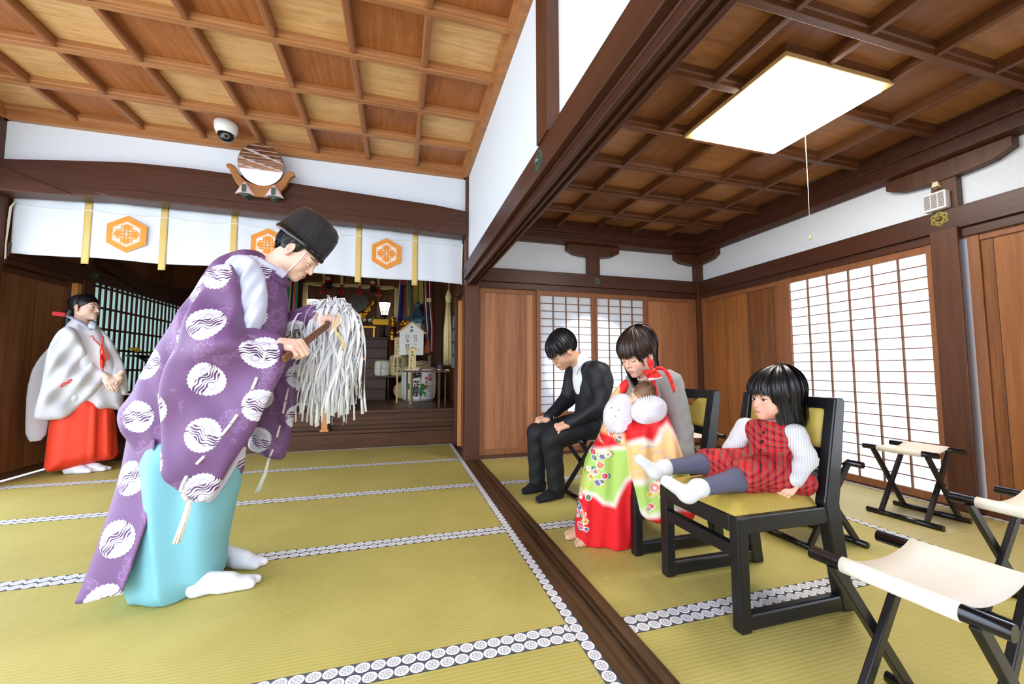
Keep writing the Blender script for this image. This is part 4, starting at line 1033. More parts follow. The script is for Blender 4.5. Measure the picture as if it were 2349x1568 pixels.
leafp(mb, -.145, .225, .05, .3); leafp(mb, -.10, .15, .045, 1.2); leafp(mb, .05, .215, .055, 2.0); leafp(mb, .03, .14, .03, 2.5); leafp(mb, .075, .125, .022, 0)
for p, q in (((-.17, .26), (-.06, .12)), ((.02, .16), (.10, .07))):
    mb.tube([(cC[0] + (rC + .002) * math.sin((p[0] + (q[0] - p[0]) * k / 6) / rC), cC[1] - (rC + .002) * math.cos((p[0] + (q[0] - p[0]) * k / 6) / rC), cC[2] + p[1] + (q[1] - p[1]) * k / 6) for k in range(7)], .005, 5)
obj('green_leaf_print', mb, 'green_ink', tC)
mb = MB(); mb.tube([(cC[0] + rC * math.sin((.165 + .042 * math.cos(a * PI / 16)) / rC), cC[1] - rC * math.cos((.165 + .042 * math.cos(a * PI / 16)) / rC), cC[2] + .19 + .042 * math.sin(a * PI / 16)) for a in range(33)], .0025, 5); obj('ring_seal_print', mb, 'ink', tC)
cD = (.27, 6.50, .80)
t = thing('straw_bale', 'round straw bale top showing above the big barrel', 'straw bale', (.36, 7.0, PZ))
mb = MB(); mb.lathe([(.16, 0), (.172, .1), (.172, .49), (.15, .57), (.08, .617), (.01, .627)], (.36, 7.0, PZ), 28); obj('bale', mb, 'straw', t)
mb = MB()
for k in range(8):
    a = PI / 4 * k; mb.tube([(.36 + .165 * math.cos(a), 7.0 + .165 * math.sin(a), .95), (.36 + .10 * math.cos(a), 7.0 + .10 * math.sin(a), 1.03), (.36, 7.0, 1.048)], .006, 5)
obj('rope_net', mb, 'white_cord', t)
t = thing('straw_bale', 'small straw bale lying on its side left of the big barrel', 'straw bale', (.05, 6.70, PZ)); c = (.050, 6.70, .556)
mb = MB(); mb.lathe([(.04, -.02), (.12, -.01), (.134, .02), (.136, .17), (.12, .19)], c, 28, axis='y'); obj('bale', mb, 'straw', t)
mb = MB()
for r in (.05, .085, .118): mb.tube([(c[0] + r * math.cos(a * PI / 12), c[1] - .020, c[2] + r * math.sin(a * PI / 12)) for a in range(25)], .006, 5)
for k in range(8): a = PI / 4 * k; mb.tube([(c[0] + .05 * math.cos(a), c[1] - .022, c[2] + .05 * math.sin(a)), (c[0] + .125 * math.cos(a), c[1] - .010, c[2] + .125 * math.sin(a))], .006, 5)
obj('rope_coil', mb, 'hemp', t)
# donation plaques
def plaque(lb, x, y, z0, w, h, roof, cols, body, leg=None):
    t = thing('donation_plaque', lb, 'plaque', (x, y, z0), group='house-shaped donation plaques')
    mb = MB(); mb.prism([(x - w / 2, z0), (x + w / 2, z0), (x + w / 2, z0 + h), (x, z0 + h + roof), (x - w / 2, z0 + h)][::-1], y - .008, y + .008, 'y'); obj('board', mb, body, t)
    mb = MB()
    for s_ in (-1, 1): mb.bar((x - s_ * .004, y - .004, z0 + h + roof + .006), (x + s_ * (w / 2 + .035), y - .004, z0 + h - .022 * (w / .3) + .006), .036, .016, (0, 0, 1))
    obj('roof', mb, 'pale_wood', t)
    mb = MB()
    for txt, sz, dx, zt, pit in cols: put_column(mb, txt, sz, (x + dx, y - .0090, zt), (1, 0, 0), (0, 0, 1), pit, bold=sz * .012)
    obj('brush_writing', mb, 'ink', t)
    if leg:
        mb = MB(); mb.box(x - .012, x + .012, y + .009, y + .024, leg, z0 + h * .8); obj('leg', mb, 'pale_wood', t)
plaque('large white house-shaped plaque with columns of black writing above the barrels', .157, 5.68, 1.095, .325, .315, .145, [('奉献', .042, .0, 1.475, 1.1), ('株式', .020, .062, 1.362, 1.1), ('会社', .020, .036, 1.362, 1.1), ('コーニ', .052, .05, 1.30, 1.12), ('代表', .020, -.042, 1.362, 1.1), ('取締役', .020, -.070, 1.372, 1.1), ('今村', .056, -.055, 1.285, 1.2), ('宣三', .050, -.055, 1.17, 1.1)], 'paper_white', leg=PZ)
plaque('narrow wooden plaque with writing standing in front of the middle barrel', -.028, 5.96, 1.075, .088, .25, .03, [('奉献', .026, .0, 1.298, 1.1), ('御門工業', .020, .02, 1.235, 1.4), ('正木明角', .024, -.018, 1.215, 1.3)], 'paper_cream', leg=PZ)
plaque('narrow wooden plaque with writing standing on the small table', .155, 5.14, .883, .088, .255, .03, [('奉献', .030, .0, 1.108, 1.1), ('株式会社システムズ', .015, .024, 1.060, 1.15), ('門清水太朗', .024, -.014, 1.035, 1.3)], 'paper_cream')
# small table with its objects
t = thing('side_table', 'narrow dark table with thin legs in front of the big sake barrel', 'table', (.33, 5.16, PZ))
mb = MB(); mb.box(.04, .62, 5.06, 5.28, .862, .882); obj('tabletop', mb, 'post_wood', t, .002)
for x, y in ((.155, 5.08), (.485, 5.08), (.10, 5.25), (.58, 5.25)):
    mb = MB(); mb.box(x - .011, x + .011, y - .011, y + .011, PZ, .862); obj('leg', mb, 'post_wood', t)
t = thing('wooden_stand', 'small dark wooden stand with an upright post on the narrow table', 'stand', (.34, 5.12, .882))
mb = MB(); mb.prism([(.235, .883), (.27, .883), (.285, .900), (.40, .900), (.415, .883), (.45, .883), (.435, .918), (.40, .926), (.285, .926), (.25, .918)], 5.10, 5.14, 'y'); obj('foot', mb, 'red_lacquer', t, .003)
mb = MB(); mb.box(.348, .380, 5.105, 5.135, .926, 1.075); obj('upright', mb, 'post_wood', t, .002)
mb = MB(); mb.lathe([(.052, 0), (.054, .018), (.040, .024), (.036, .05), (.026, .072), (.008, .08), (.005, .10), (.001, .115)], (.500, 5.14, .883), 20); tag(obj('silver_bell', mb, 'steel', None), 'small silver bell-shaped vessel on the narrow table', 'vessel')
mb = MB(); mb.box(.56, .61, 5.10, 5.14, .883, .897); tag(obj('matchbox', mb, 'paper_cream', None, .002), 'small cream box at the right end of the narrow table', 'box')
# golden lion head behind the plaque
t = thing('golden_lion', 'golden guardian lion on a dark pedestal behind the white plaque', 'figurine', (.115, 7.38, PZ)); c = Vector((.105, 7.36, 1.72)); mb = MB(); mb.box(.03, .24, 7.29, 7.51, PZ, 1.18); obj('pedestal', mb, 'post_wood', t); rg = random.Random(9)
mb = MB(); mb.ell(c, (.085, .08, .075), 16, 12); mb.ell(c + Vector((-.06, -.03, -.035)), (.055, .05, .035), 14, 10); mb.ell(c + Vector((-.06, -.02, -.085)), (.048, .045, .02), 12, 8)
for s_ in (-1, 1): mb.ell(c + Vector((-.035, s_ * .035 - .04, .035)), (.016, .016, .016), 8, 6); mb.ell(c + Vector((.04, s_ * .06, .07)), (.02, .015, .04), 8, 6)
for k in range(24): a = k * .8; mb.ell(c + Vector((.05 + .03 * math.cos(a * 3), .085 * math.sin(a), .085 * math.cos(a))), (.026, .026, .026), 8, 6)
mb.tube([c + Vector((.03, 0, -.05)), c + Vector((.05, .02, -.22)), c + Vector((.05, .03, -.52))], [.07, .10, .11], 14); obj('body', mb, 'gold', t)
mb = MB(); mb.ell(c + Vector((-.075, -.03, -.062)), (.035, .035, .010), 10, 6); obj('mouth', mb, 'red_cloth', t)
# unpainted railing in front
t = thing('wooden_railing', 'unpainted orange wooden post and rails behind the paper streamers', 'railing', (-.80, 4.98, .16))
mb = MB(); mb.box(-.833, -.770, 4.945, 5.0, .20, 1.06); obj('post', mb, 'new_wood', t, .003)
mb = MB(); mb.box(-1.42, -.833, 4.955, 4.99, .848, .888); obj('lower_rail', mb, 'new_wood', t, .003)
mb = MB(); mb.box(-1.42, -.38, 4.962, 4.985, 1.01, 1.035); obj('upper_rail', mb, 'new_wood', t, .002)
mb = MB(); mb.box(-.846, -.757, 4.932, 5.003, .198, .222); obj('foot', mb, 'new_wood', t, .002)
# seat mat on the raised floor
t = thing('seat_mat', 'raised mat with a ring-patterned edge on the sanctuary floor', 'mat', (-1.3, 6.3, PZ))
mb = MB(); mb.box(-1.85, -.72, 5.86, 6.55, PZ, .462); obj('straw_body', mb, 'tatami_straw', t)
mb = MB(); mb.add([(-1.85, 5.859, .420), (-.72, 5.859, .420), (-.72, 5.859, .461), (-1.85, 5.859, .461), (-1.85, 5.86, .463), (-.72, 5.86, .463), (-.72, 5.92, .463), (-1.85, 5.92, .463)], [(0, 1, 2, 3), (4, 5, 6, 7)], False)
obj('ring_border', mb, 'tatami_border', t, uv=lambda Pv: np.stack([Pv[:, 0], np.where(Pv[:, 1] < 5.8595, (Pv[:, 2] - .42) / .041, (Pv[:, 1] - 5.86) / .06)], 1))
mb = MB(); mb.lathe([(.05, 0), (.07, .02), (.065, .07), (.05, .075)], (-.62, 5.95, PZ), 16); plain('blue_cloth', RGB(40, 92, 170), .6); tag(obj('blue_pot', mb, 'blue_cloth', None), 'small blue pot on the sanctuary floor behind the streamers', 'pot')
# side stand with greens by the lattice
t = thing('offering_stand', 'black stand holding an offering tray beside the lattice window', 'stand', (-2.66, 5.30, PZ))
mb = MB(); mb.lathe([(.17, 1.035), (.19, 1.05), (.18, 1.055), (.16, 1.045)], (-2.66, 5.30, 0), 24); obj('tray', mb, 'lacquer_gloss', t)
mb = MB(); mb.lathe([(.13, PZ), (.13, .47), (.03, .50), (.025, .98), (.10, 1.035)], (-2.66, 5.30, 0), 20); obj('pedestal', mb, 'lacquer_gloss', t)
t = thing('sakaki_leaves', 'green leaves lying on the black offering tray', 'leaves', (-2.58, 5.28, 1.056))
for k in range(5):
    a = k * .5 - .6; mb = MB(); mb.grid(lambda i, j: (-2.60 + .16 * i * math.cos(a), 5.27 + .05 * k - .1 + .16 * i * math.sin(a) * .4 + (j - .5) * .05 * math.sin(PI * i), 1.07 + .035 * math.sin(PI * i) + .01 * k), 8, 4); obj('leaf', mb, 'leaf', t, solid=.002)
t = thing('yellow_flowers', 'yellow flowers on the black offering tray beside the priestess', 'flowers', (-2.74, 5.24, 1.056)); rg = random.Random(6)
mb = MB()
for k in range(9): mb.ell((-2.75 + rg.uniform(-.04, .04), 5.24 + rg.uniform(-.04, .04), 1.08 + rg.uniform(0, .06)), (.016, .016, .013), 8, 6)
obj('blossoms', mb, 'flower_yellow', t)
# ================================================================== implicit surfaces -> meshes (bodies, heads, hands, cloth)
class Field:
    def __init__(s, lo, hi, h):
        s.lo = np.array(lo, float); s.h = h; n = np.ceil((np.array(hi) - s.lo) / h).astype(int) + 1
        s.ax = [s.lo[i] + h * np.arange(n[i]) for i in range(3)]; s.F = np.full(n, 1.0, np.float32)
    def sub(s, lo, hi):
        sl = []
        for i in range(3):
            a = int(np.clip(np.floor((lo[i] - s.lo[i]) / s.h), 0, len(s.ax[i]) - 1)); b = int(np.clip(np.ceil((hi[i] - s.lo[i]) / s.h) + 1, a + 1, len(s.ax[i])))
            sl.append(slice(a, b))
        P = np.meshgrid(*[s.ax[i][sl[i]] for i in range(3)], indexing='ij', sparse=True)
        return tuple(sl), P
    def put(s, sl, d, k, op):
        a = s.F[sl]
        if op == '+':
            if k > 0: hh = np.clip(.5 + .5 * (a - d) / k, 0, 1); r = a * (1 - hh) + d * hh - k * hh * (1 - hh)
            else: r = np.minimum(a, d)
        else:
            d = -d
            if k > 0: hh = np.clip(.5 - .5 * (a - d) / k, 0, 1); r = a * (1 - hh) + d * hh + k * hh * (1 - hh)
            else: r = np.maximum(a, d)
        s.F[sl] = r
    def cap(s, p, q, r1, r2=None, k=.01, op='+'):
        p = np.array(p, float); q = np.array(q, float); r2 = r1 if r2 is None else r2; m = max(r1, r2) + k + 2 * s.h
        sl, (X, Y, Z) = s.sub(np.minimum(p, q) - m, np.maximum(p, q) + m)
        d = q - p; L = max(d @ d, 1e-12)
        t = np.clip(((X - p[0]) * d[0] + (Y - p[1]) * d[1] + (Z - p[2]) * d[2]) / L, 0, 1)
        dist = np.sqrt((X - p[0] - t * d[0]) ** 2 + (Y - p[1] - t * d[1]) ** 2 + (Z - p[2] - t * d[2]) ** 2) - (r1 + (r2 - r1) * t)
        s.put(sl, dist, k, op); return s
    def chain(s, pts, rs, k=.01):
        for i in range(len(pts) - 1): s.cap(pts[i], pts[i + 1], rs[i], rs[i + 1], k)
        return s
    def ell(s, c, r, k=.01, op='+', R=None):
        c = np.array(c, float); r = np.array(r, float); m = r.max() + k + 2 * s.h
        sl, (X, Y, Z) = s.sub(c - m, c + m)
        X, Y, Z = X - c[0], Y - c[1], Z - c[2]
        if R is not None:
            R = np.array(R); X, Y, Z = (R[0, 0] * X + R[1, 0] * Y + R[2, 0] * Z, R[0, 1] * X + R[1, 1] * Y + R[2, 1] * Z, R[0, 2] * X + R[1, 2] * Y + R[2, 2] * Z)
        k0 = np.sqrt((X / r[0]) ** 2 + (Y / r[1]) ** 2 + (Z / r[2]) ** 2); k1 = np.sqrt((X / r[0] ** 2) ** 2 + (Y / r[1] ** 2) ** 2 + (Z / r[2] ** 2) ** 2)
        s.put(sl, k0 * (k0 - 1) / np.maximum(k1, 1e-9), k, op); return s
    def box(s, c, b, r=.01, k=.01, op='+', R=None):
        c = np.array(c, float); b = np.array(b, float); m = np.linalg.norm(b) + k + 2 * s.h
        sl, (X, Y, Z) = s.sub(c - m, c + m)
        X, Y, Z = X - c[0], Y - c[1], Z - c[2]
        if R is not None:
            R = np.array(R); X, Y, Z = (R[0, 0] * X + R[1, 0] * Y + R[2, 0] * Z, R[0, 1] * X + R[1, 1] * Y + R[2, 1] * Z, R[0, 2] * X + R[1, 2] * Y + R[2, 2] * Z)
        q = [np.abs(A) - (b[i] - r) for i, A in enumerate((X, Y, Z))]
        d = np.sqrt(np.maximum(q[0], 0) ** 2 + np.maximum(q[1], 0) ** 2 + np.maximum(q[2], 0) ** 2) + np.minimum(np.maximum(np.maximum(q[0], q[1]), q[2]), 0) - r
        s.put(sl, d, k, op); return s
    def plane_cut(s, p, n):
        """keep only the side the normal points away from"""
        p = np.array(p, float); n = np.array(n, float); n /= np.linalg.norm(n)
        X, Y, Z = np.meshgrid(*s.ax, indexing='ij', sparse=True)
        s.F = np.maximum(s.F, (X - p[0]) * n[0] + (Y - p[1]) * n[1] + (Z - p[2]) * n[2]).astype(np.float32); return s
    def mesh(s, smooth=1):
        for a in range(3):                                   # close at the grid border
            for e in (0, -1):
                ix = [slice(None)] * 3; ix[a] = e; s.F[tuple(ix)] = np.maximum(s.F[tuple(ix)], s.h * .3)
        return surfnet(s.F, s.lo, s.h, smooth)

def surfnet(F, lo, h, smooth=1):
    S_ = F < 0; n = np.array(F.shape)
    c = np.zeros(n - 1, np.int8)
    for i in (0, 1):
        for j in (0, 1):
            for k in (0, 1): c += S_[i:n[0] - 1 + i, j:n[1] - 1 + j, k:n[2] - 1 + k]
    act = (c > 0) & (c < 8); I = np.argwhere(act)
    idx = -np.ones(n - 1, np.int64); idx[act] = np.arange(len(I))
    acc = np.zeros((len(I), 3)); cnt = np.zeros(len(I))
    cor = [(i, j, k) for i in (0, 1) for j in (0, 1) for k in (0, 1)]
    V = {q: F[I[:, 0] + q[0], I[:, 1] + q[1], I[:, 2] + q[2]] for q in cor}
    for a in range(3):
        for q in cor:
            if q[a]: continue
            p = list(q); p[a] = 1; p = tuple(p); f0, f1 = V[q], V[p]; m = (f0 < 0) != (f1 < 0)
            t = np.where(m, f0 / np.where(m, f0 - f1, 1), 0)
            for b in range(3): acc[:, b] += m * (q[b] + (t if b == a else 0))
            cnt += m
    P = (I + acc / cnt[:, None]) * h + lo
    quads = []
    for a in range(3):
        b, d = (a + 1) % 3, (a + 2) % 3
        s0 = [slice(None)] * 3; s1 = [slice(None)] * 3; s0[a] = slice(0, n[a] - 1); s1[a] = slice(1, n[a])
        for e in (b, d): s0[e] = slice(1, n[e] - 1); s1[e] = slice(1, n[e] - 1)
        A, B = S_[tuple(s0)], S_[tuple(s1)]
        for flip in (0, 1):
            E = np.argwhere((A & ~B) if not flip else (~A & B))
            if not len(E): continue
            E[:, b] += 1; E[:, d] += 1
            def at(db, dd):
                Q = E.copy(); Q[:, b] += db; Q[:, d] += dd; return idx[Q[:, 0], Q[:, 1], Q[:, 2]]
            q = [at(-1, -1), at(0, -1), at(0, 0), at(-1, 0)]
            quads.append(np.stack(q if not flip else q[::-1], 1))
    Q = np.concatenate(quads)
    if smooth:
        E = np.concatenate([Q[:, [0, 1]], Q[:, [1, 2]], Q[:, [2, 3]], Q[:, [3, 0]]])
        for _ in range(smooth):
            a = np.zeros_like(P); w = np.zeros(len(P)); np.add.at(a, E[:, 0], P[E[:, 1]]); np.add.at(w, E[:, 0], 1)
            np.add.at(a, E[:, 1], P[E[:, 0]]); np.add.at(w, E[:, 1], 1); P = P * .45 + .55 * a / w[:, None]
    return P, Q

def poly_sdf(poly, X, Z):
    """signed distance to a polygon on a 2-D grid (negative inside)"""
    v = np.array(poly, float); d = np.full(X.shape, 1e9); s = np.ones(X.shape); n = len(v); j = n - 1
    for i in range(n):
        e = v[j] - v[i]; wx = X - v[i, 0]; wz = Z - v[i, 1]; t = np.clip((wx * e[0] + wz * e[1]) / max(e @ e, 1e-12), 0, 1)
        d = np.minimum(d, (wx - e[0] * t) ** 2 + (wz - e[1] * t) ** 2)
        c1 = Z >= v[i, 1]; c2 = Z < v[j, 1]; c3 = e[0] * wz > e[1] * wx
        s = np.where((c1 & c2 & c3) | (~c1 & ~c2 & ~c3), -s, s); j = i
    return s * np.sqrt(d)
def chaikin(p, it=1):
    p = [np.array(q, float) for q in p]
    for _ in range(it):
        r = []
        for i in range(len(p)): a, b = p[i], p[(i + 1) % len(p)]; r += [a * .78 + b * .22, a * .22 + b * .78]
        p = r
    return p
def inflate(poly, T, w, nc=0.0, h=.008, fold=None, smooth=1, round_=1, bend=None):
    """cloth or body volume with the given outline; T half thickness, w width of the rounded edge,
    bend(s,z) shifts it along its normal, fold(s,z) scales thickness locally"""
    poly = chaikin(poly, round_) if round_ else [np.array(q, float) for q in poly]; v = np.array(poly); lo = v.min(0) - 3 * h; hi = v.max(0) + 3 * h
    s_ = np.arange(lo[0], hi[0] + h, h); z = np.arange(lo[1], hi[1] + h, h); Sg, Zg = np.meshgrid(s_, z, indexing='ij')
    D = poly_sdf(poly, Sg, Zg)
    Tm = T(Sg, Zg) if callable(T) else np.full(Sg.shape, T)
    N = nc + (bend(Sg, Zg) if bend else np.zeros(Sg.shape))
    if fold is not None: Tm = Tm + fold(Sg, Zg)
    r = np.arange((N - Tm).min() - 3 * h, (N + Tm).max() + 4 * h, h)
    dn = np.abs(r[None, :, None] - N[:, None, :])
    E = np.maximum(D + w, 0)[:, None, :]
    F = np.sqrt(E ** 2 + (dn * (w / np.maximum(Tm, .004))[:, None, :]) ** 2) - w
    return surfnet(F.astype(np.float32), np.array([s_[0], r[0], z[0]]), h, smooth)
class Frame:
    """vertical plane: s along r, n along nrm, z up"""
    def __init__(f, O, r): f.O = np.array((O[0], O[1], 0.0)); f.r = np.array((r[0], r[1], 0.0)); f.n = np.array((r[1], -r[0], 0.0))
    def w(f, P): P = np.asarray(P, float); return f.O + P[:, :1] * f.r + P[:, 1:2] * f.n + P[:, 2:3] * np.array((0, 0, 1.0))
    def pt(f, s, n, z): return tuple(f.w([(s, n, z)])[0])
def facing(x, y): L = math.hypot(x, y); return Frame((x, y), (y / L, -x / L))
def mesh_obj(name, parts, mats, parent=None, cols=None, uv=None, smooth=True):
    """join (P,Q) parts into one mesh object; world space"""
    o = 0; Ps = []; Qs = []
    for P_, Q_ in parts: Ps.append(np.asarray(P_, float)); Qs.append(np.asarray(Q_) + o); o += len(P_)
    P_ = np.concatenate(Ps); Q_ = np.concatenate(Qs); P_[:, 2] = np.maximum(P_[:, 2], .0035)
    me = bpy.data.meshes.new(name); me.vertices.add(len(P_)); me.vertices.foreach_set('co', P_.ravel())
    me.loops.add(Q_.size); me.loops.foreach_set('vertex_index', Q_.ravel().astype(np.int32)); me.polygons.add(len(Q_))
    me.polygons.foreach_set('loop_start', np.arange(0, Q_.size, Q_.shape[1], dtype=np.int32))
    me.update(calc_edges=True); me.validate()
    me.polygons.foreach_set('use_smooth', [smooth] * len(me.polygons))
    if uv is not None:
        ul = me.uv_layers.new(name='UVMap'); li = np.zeros(len(me.loops), int); me.loops.foreach_get('vertex_index', li)
        ul.data.foreach_set('uv', np.asarray(uv(P_), float)[li].ravel())
    if cols is not None: paint(me, np.concatenate(cols) if isinstance(cols, list) else cols)
    return link(name, me, mats, parent)

# ------------------------------------------------------------------ anatomy
SKIN = np.array(RGB(240, 205, 184)[:3])
def srgb(*c): return np.array(RGB(*c)[:3])
def head_frame(c, fwd, roll=0.0, up=None):
    f = Vector(fwd).normalized(); u = Vector((0, 0, 1)) if up is None else Vector(up); x = f.cross(u).normalized(); u = x.cross(f)
    M = Matrix((x, f, u)).transposed().to_4x4(); M = M @ Matrix.Rotation(roll, 4, 'Y'); M.translation = Vector(c); return M
def xf(M, P, s=1.0):
    A = np.array(M); return (np.asarray(P) * s) @ A[:3, :3].T + A[:3, 3]
def head(M, s=1.0, neck=None, neck_r=.052, child=0.0, eyes='open', female=False, h=.0026, skin=SKIN, smile=0.0, lipc=(196, 110, 104), look=(0, 0)):
    """head in its own frame: x right, y forward, z up; origin mid-head"""
    F = Field((-.115, -.15, -.20), (.115, .15, .13), h); c = child
    F.ell((0, -.020, .034), (.073 + .004 * c, .092, .078), .0); F.ell((0, .026, -.018), (.061 + .006 * c, .060, .080 - .012 * c), .03)
    F.ell((0, .044, -.076 + .014 * c), (.038, .036, .032), .034)
    for x in (-1, 1):
        F.ell((x * .036, .060, -.036 - .004 * c), (.024 + .006 * c, .020, .024 + .004 * c), .03)
        F.ell((x * .050, .004, -.062), (.016, .030, .024), .03)
    F.ell((0, .076, .022), (.046, .014, .016), .022)
    for x in (-1, 1): F.ell((x * .031, .096, -.001), (.018, .014, .0105), .014, '-')
    for x in (-1, 1): F.ell((x * .031, .0755, -.001), (.0145, .0125, .0125), .004)
    if eyes == 'closed':
        for x in (-1, 1): F.ell((x * .031, .079, -.001), (.0155, .0115, .0095), .004)
    nl = 1.0 - .35 * c
    F.cap((0, .084, .008), (0, .088 + .016 * nl, -.026), .0065, .0100 * (1 - .1 * c), .010); 
    for x in (-1, 1): F.ell((x * .0115, .089 + .004 * nl, -.030), (.0075, .008, .0065), .006)
    for x in (-1, 1): F.ell((x * .0055, .095 + .004 * nl, -.0365), (.0035, .004, .003), .003, '-')
    zl = -.057 + .006 * c
    F.ell((0, .082, zl - .004), (.026, .016, .016), .02)
    F.ell((0, .0945, zl), (.019, .0065, .0040), .006); F.ell((0, .0935, zl - .0090), (.0155, .0066, .0048), .006)
    F.ell((0, .105, zl - .0045), (.023, .007, .0011), .003, '-')
    F.ell((0, .078, -.094 + .014 * c), (.019, .015, .014), .022)
    for x in (-1, 1):
        R = Matrix.Rotation(x * -.35, 3, 'Z') @ Matrix.Rotation(.15, 3, 'X')
        F.ell((x * .078, -.010, -.010), (.0085, .020, .031), .008, R=R); F.ell((x * .086, -.006, -.006), (.0065, .011, .018), .005, '-', R=R); F.ell((x * .080, -.002, -.012), (.004, .004, .006), .004)
        F.ell((x * .076, -.003, -.038), (.006, .008, .009), .008)
    if neck is not None:
        q = np.array(M.inverted() @ Vector(neck)) / s; F.cap((0, -.022, -.05), q, neck_r / s, neck_r / s * 1.05, .025)
    P, Q = F.mesh(1)
    x, y, z = P.T; ax_ = np.abs(x); C = np.tile(skin, (len(P), 1))
    def blend(m, c): 
        nonlocal C
        m = np.clip(m, 0, 1)[:, None]; C = C * (1 - m) + np.asarray(c) * m
    front = y > .045
    ss = lambda a, e0, e1: np.clip((a - e0) / (e1 - e0), 0, 1)
    blend(.35 * np.exp(-(((ax_ - .042) / .020) ** 2 + ((z + .036) / .018) ** 2)) * front, srgb(236, 160, 150))
    blend(.35 * (np.abs(x) > .074), srgb(226, 150, 130))
    lip = ((x / .0195) ** 2 + ((z - zl + .0045) / .0088) ** 2 < 1) & (y > .080)
    blend(.70 * lip, srgb(*lipc)); blend(.8 * ((np.abs(z - zl + .0045 - smile * ax_ ** 2 * 20) < .0013) & (ax_ < .022) & (y > .075)), srgb(120, 60, 56))
    bz = .0245 + .003 * (1 - ((ax_ - .032) / .02) ** 2)
    blend(.85 * ((np.abs(z - bz) < (.0030 if not female else .0022)) & (ax_ > .014) & (ax_ < .049) & (y > .05)), srgb(44, 34, 30))
    ex, ez = ax_ - .031, z + .001
    if eyes == 'closed':
        blend(.9 * ((np.abs(ez + .0045 - 9 * ex ** 2 * 1.2) < .0016) & (np.abs(ex) < .0155) & (y > .055)), srgb(36, 26, 24))
    else:
        hf = eyes == 'half'; ez = ez + (.0022 if hf else 0); eh = .0036 if hf else .0062
        op = (np.abs(ez) < eh * (1 - (ex / .0155) ** 2)) & (np.abs(ex) < .0155) & (y > .06)
        blend(op * 1.0, srgb(240, 236, 234)); xi = x - np.sign(x) * .031 - look[0]
        blend(op * ((xi ** 2 + (ez - look[1]) ** 2) < .0062 ** 2), srgb(34, 24, 20))
        blend(.95 * ((np.abs(ez - (eh + .0002) * (1 - (ex / .0165) ** 2) - .0006) < .0015) & (np.abs(ex) < .0165) & (y > .055)), srgb(30, 22, 20))
        blend(.4 * ((np.abs(ez - .0118 * (1 - (ex / .019) ** 2)) < .0011) & (np.abs(ex) < .017) & (y > .055)), srgb(150, 104, 90))
    return xf(M, P, s), Q, C
def hand(M, s=1.0, side=1, curl=(.3, .35, .25), thumb=(.5, .3), spread=.06, h=.0022, skin=SKIN, fcurl=None, wrist=.03):
    """wrist at the origin, fingers along +y, back of the hand +z, thumb on side*x"""
    F = Field((-.075, -.05, -.11), (.075, .20, .045), h)
    F.cap((0, -.045, 0), (0, .01, 0), wrist * .82, wrist * .80, .0); F.box((-side * .002, .045, -.002), (.038, .046, .0135), .012, .016)
    F.ell((side * .024, .030, -.010), (.018, .028, .016), .014)
    L = [(.041, .025, .021), (.046, .029, .023), (.043, .027, .022), (.034, .021, .019)]; bx = (.029, .0098, -.0098, -.0285); by = (.086, .091, .087, .078); tips = []
    for i in range(4):
        c = curl if fcurl is None else fcurl[i]; p = np.array((side * bx[i], by[i], -.001)); a = 0; out = side * (1.5 - i) * spread; rr = (.0096, .0100, .0096, .0084)[i]
        F.ell(p + (0, -.004, .004), (.0095, .011, .009), .006)
        for j in range(3):
            a += c[j]; d = np.array((math.sin(out) * math.cos(a), math.cos(out) * math.cos(a), -math.sin(a))); q = p + d * L[i][j]
            F.cap(p, q, rr * (1 - .07 * j), rr * (.95 - .09 * j), .0035 if j else .006); p = q
        tips.append((p, d, a))
    p = np.array((side * .032, .018, -.008)); a = thumb[0]; d = np.array((side * math.sin(a) * .8, math.cos(a), -math.sin(thumb[1]))); d /= np.linalg.norm(d)
    q = p + d * .042; F.cap(p, q, .0135, .0108, .012); d2 = np.array((d[0] - side * .45 * thumb[1], d[1], d[2] - .5 * thumb[1])); d2 /= np.linalg.norm(d2); F.cap(q, q + d2 * .030, .0108, .0088, .004)
    tips.append((q + d2 * .030, d2, .4))
    P, Q = F.mesh(1); C = np.tile(skin, (len(P), 1))
    for t_, d_, a_ in tips:
        dd = np.linalg.norm(P - t_, axis=1); m = np.clip(1 - dd / .016, 0, 1)[:, None] * .55; C = C * (1 - m) + srgb(238, 170, 158) * m
    for i in range(4):
        dd = np.linalg.norm(P - np.array((side * bx[i], by[i], .006)), axis=1); m = np.clip(1 - dd / .012, 0, 1)[:, None] * .4; C = C * (1 - m) + srgb(232, 170, 152) * m
    return xf(M, P, s), Q, C
def hand_frame(o, d, back):
    y = Vector(d).normalized(); z = Vector(back); z = (z - y * z.dot(y)).normalized(); x = y.cross(z)
    M = Matrix((x, y, z)).transposed().to_4x4(); M.translation = Vector(o); return M
g = Mat('skin', 0.5, 0, 0.4); g.base(g.attr()); g.p.inputs['Subsurface Weight'].default_value = 0.08; g.p.inputs['Subsurface Radius'].default_value = (.012, .005, .003); MAT['skin'] = g.m
def body_obj(pieces, parent):
    """(P,Q,C) pieces -> one body mesh with vertex colour"""
    return mesh_obj('body', [(p[0], p[1]) for p in pieces], 'skin', parent, [p[2] for p in pieces])
def flat(P, Q, c=SKIN): return P, Q, np.tile(c, (len(P), 1))
def hair_mat(name, c0, c1, rough=.38):
    g = Mat(name, rough, 0, .5); x, y, z = g.coord(); n = g.noise(g.vec(x * 150.0, y * 150.0, z * 9.0), 1.0, 3); m = g.noise(g.v, 9, 2)
    g.base(g.mix((m * 1.2 - .2).clamp(), c0, c1)); MAT[name] = g.m
hair_mat('hair_black', RGB(10, 9, 10), RGB(34, 30, 30)); hair_mat('hair_brown', RGB(22, 14, 12), RGB(74, 50, 40)); hair_mat('hair_baby', RGB(110, 78, 54), RGB(168, 126, 92), .5)
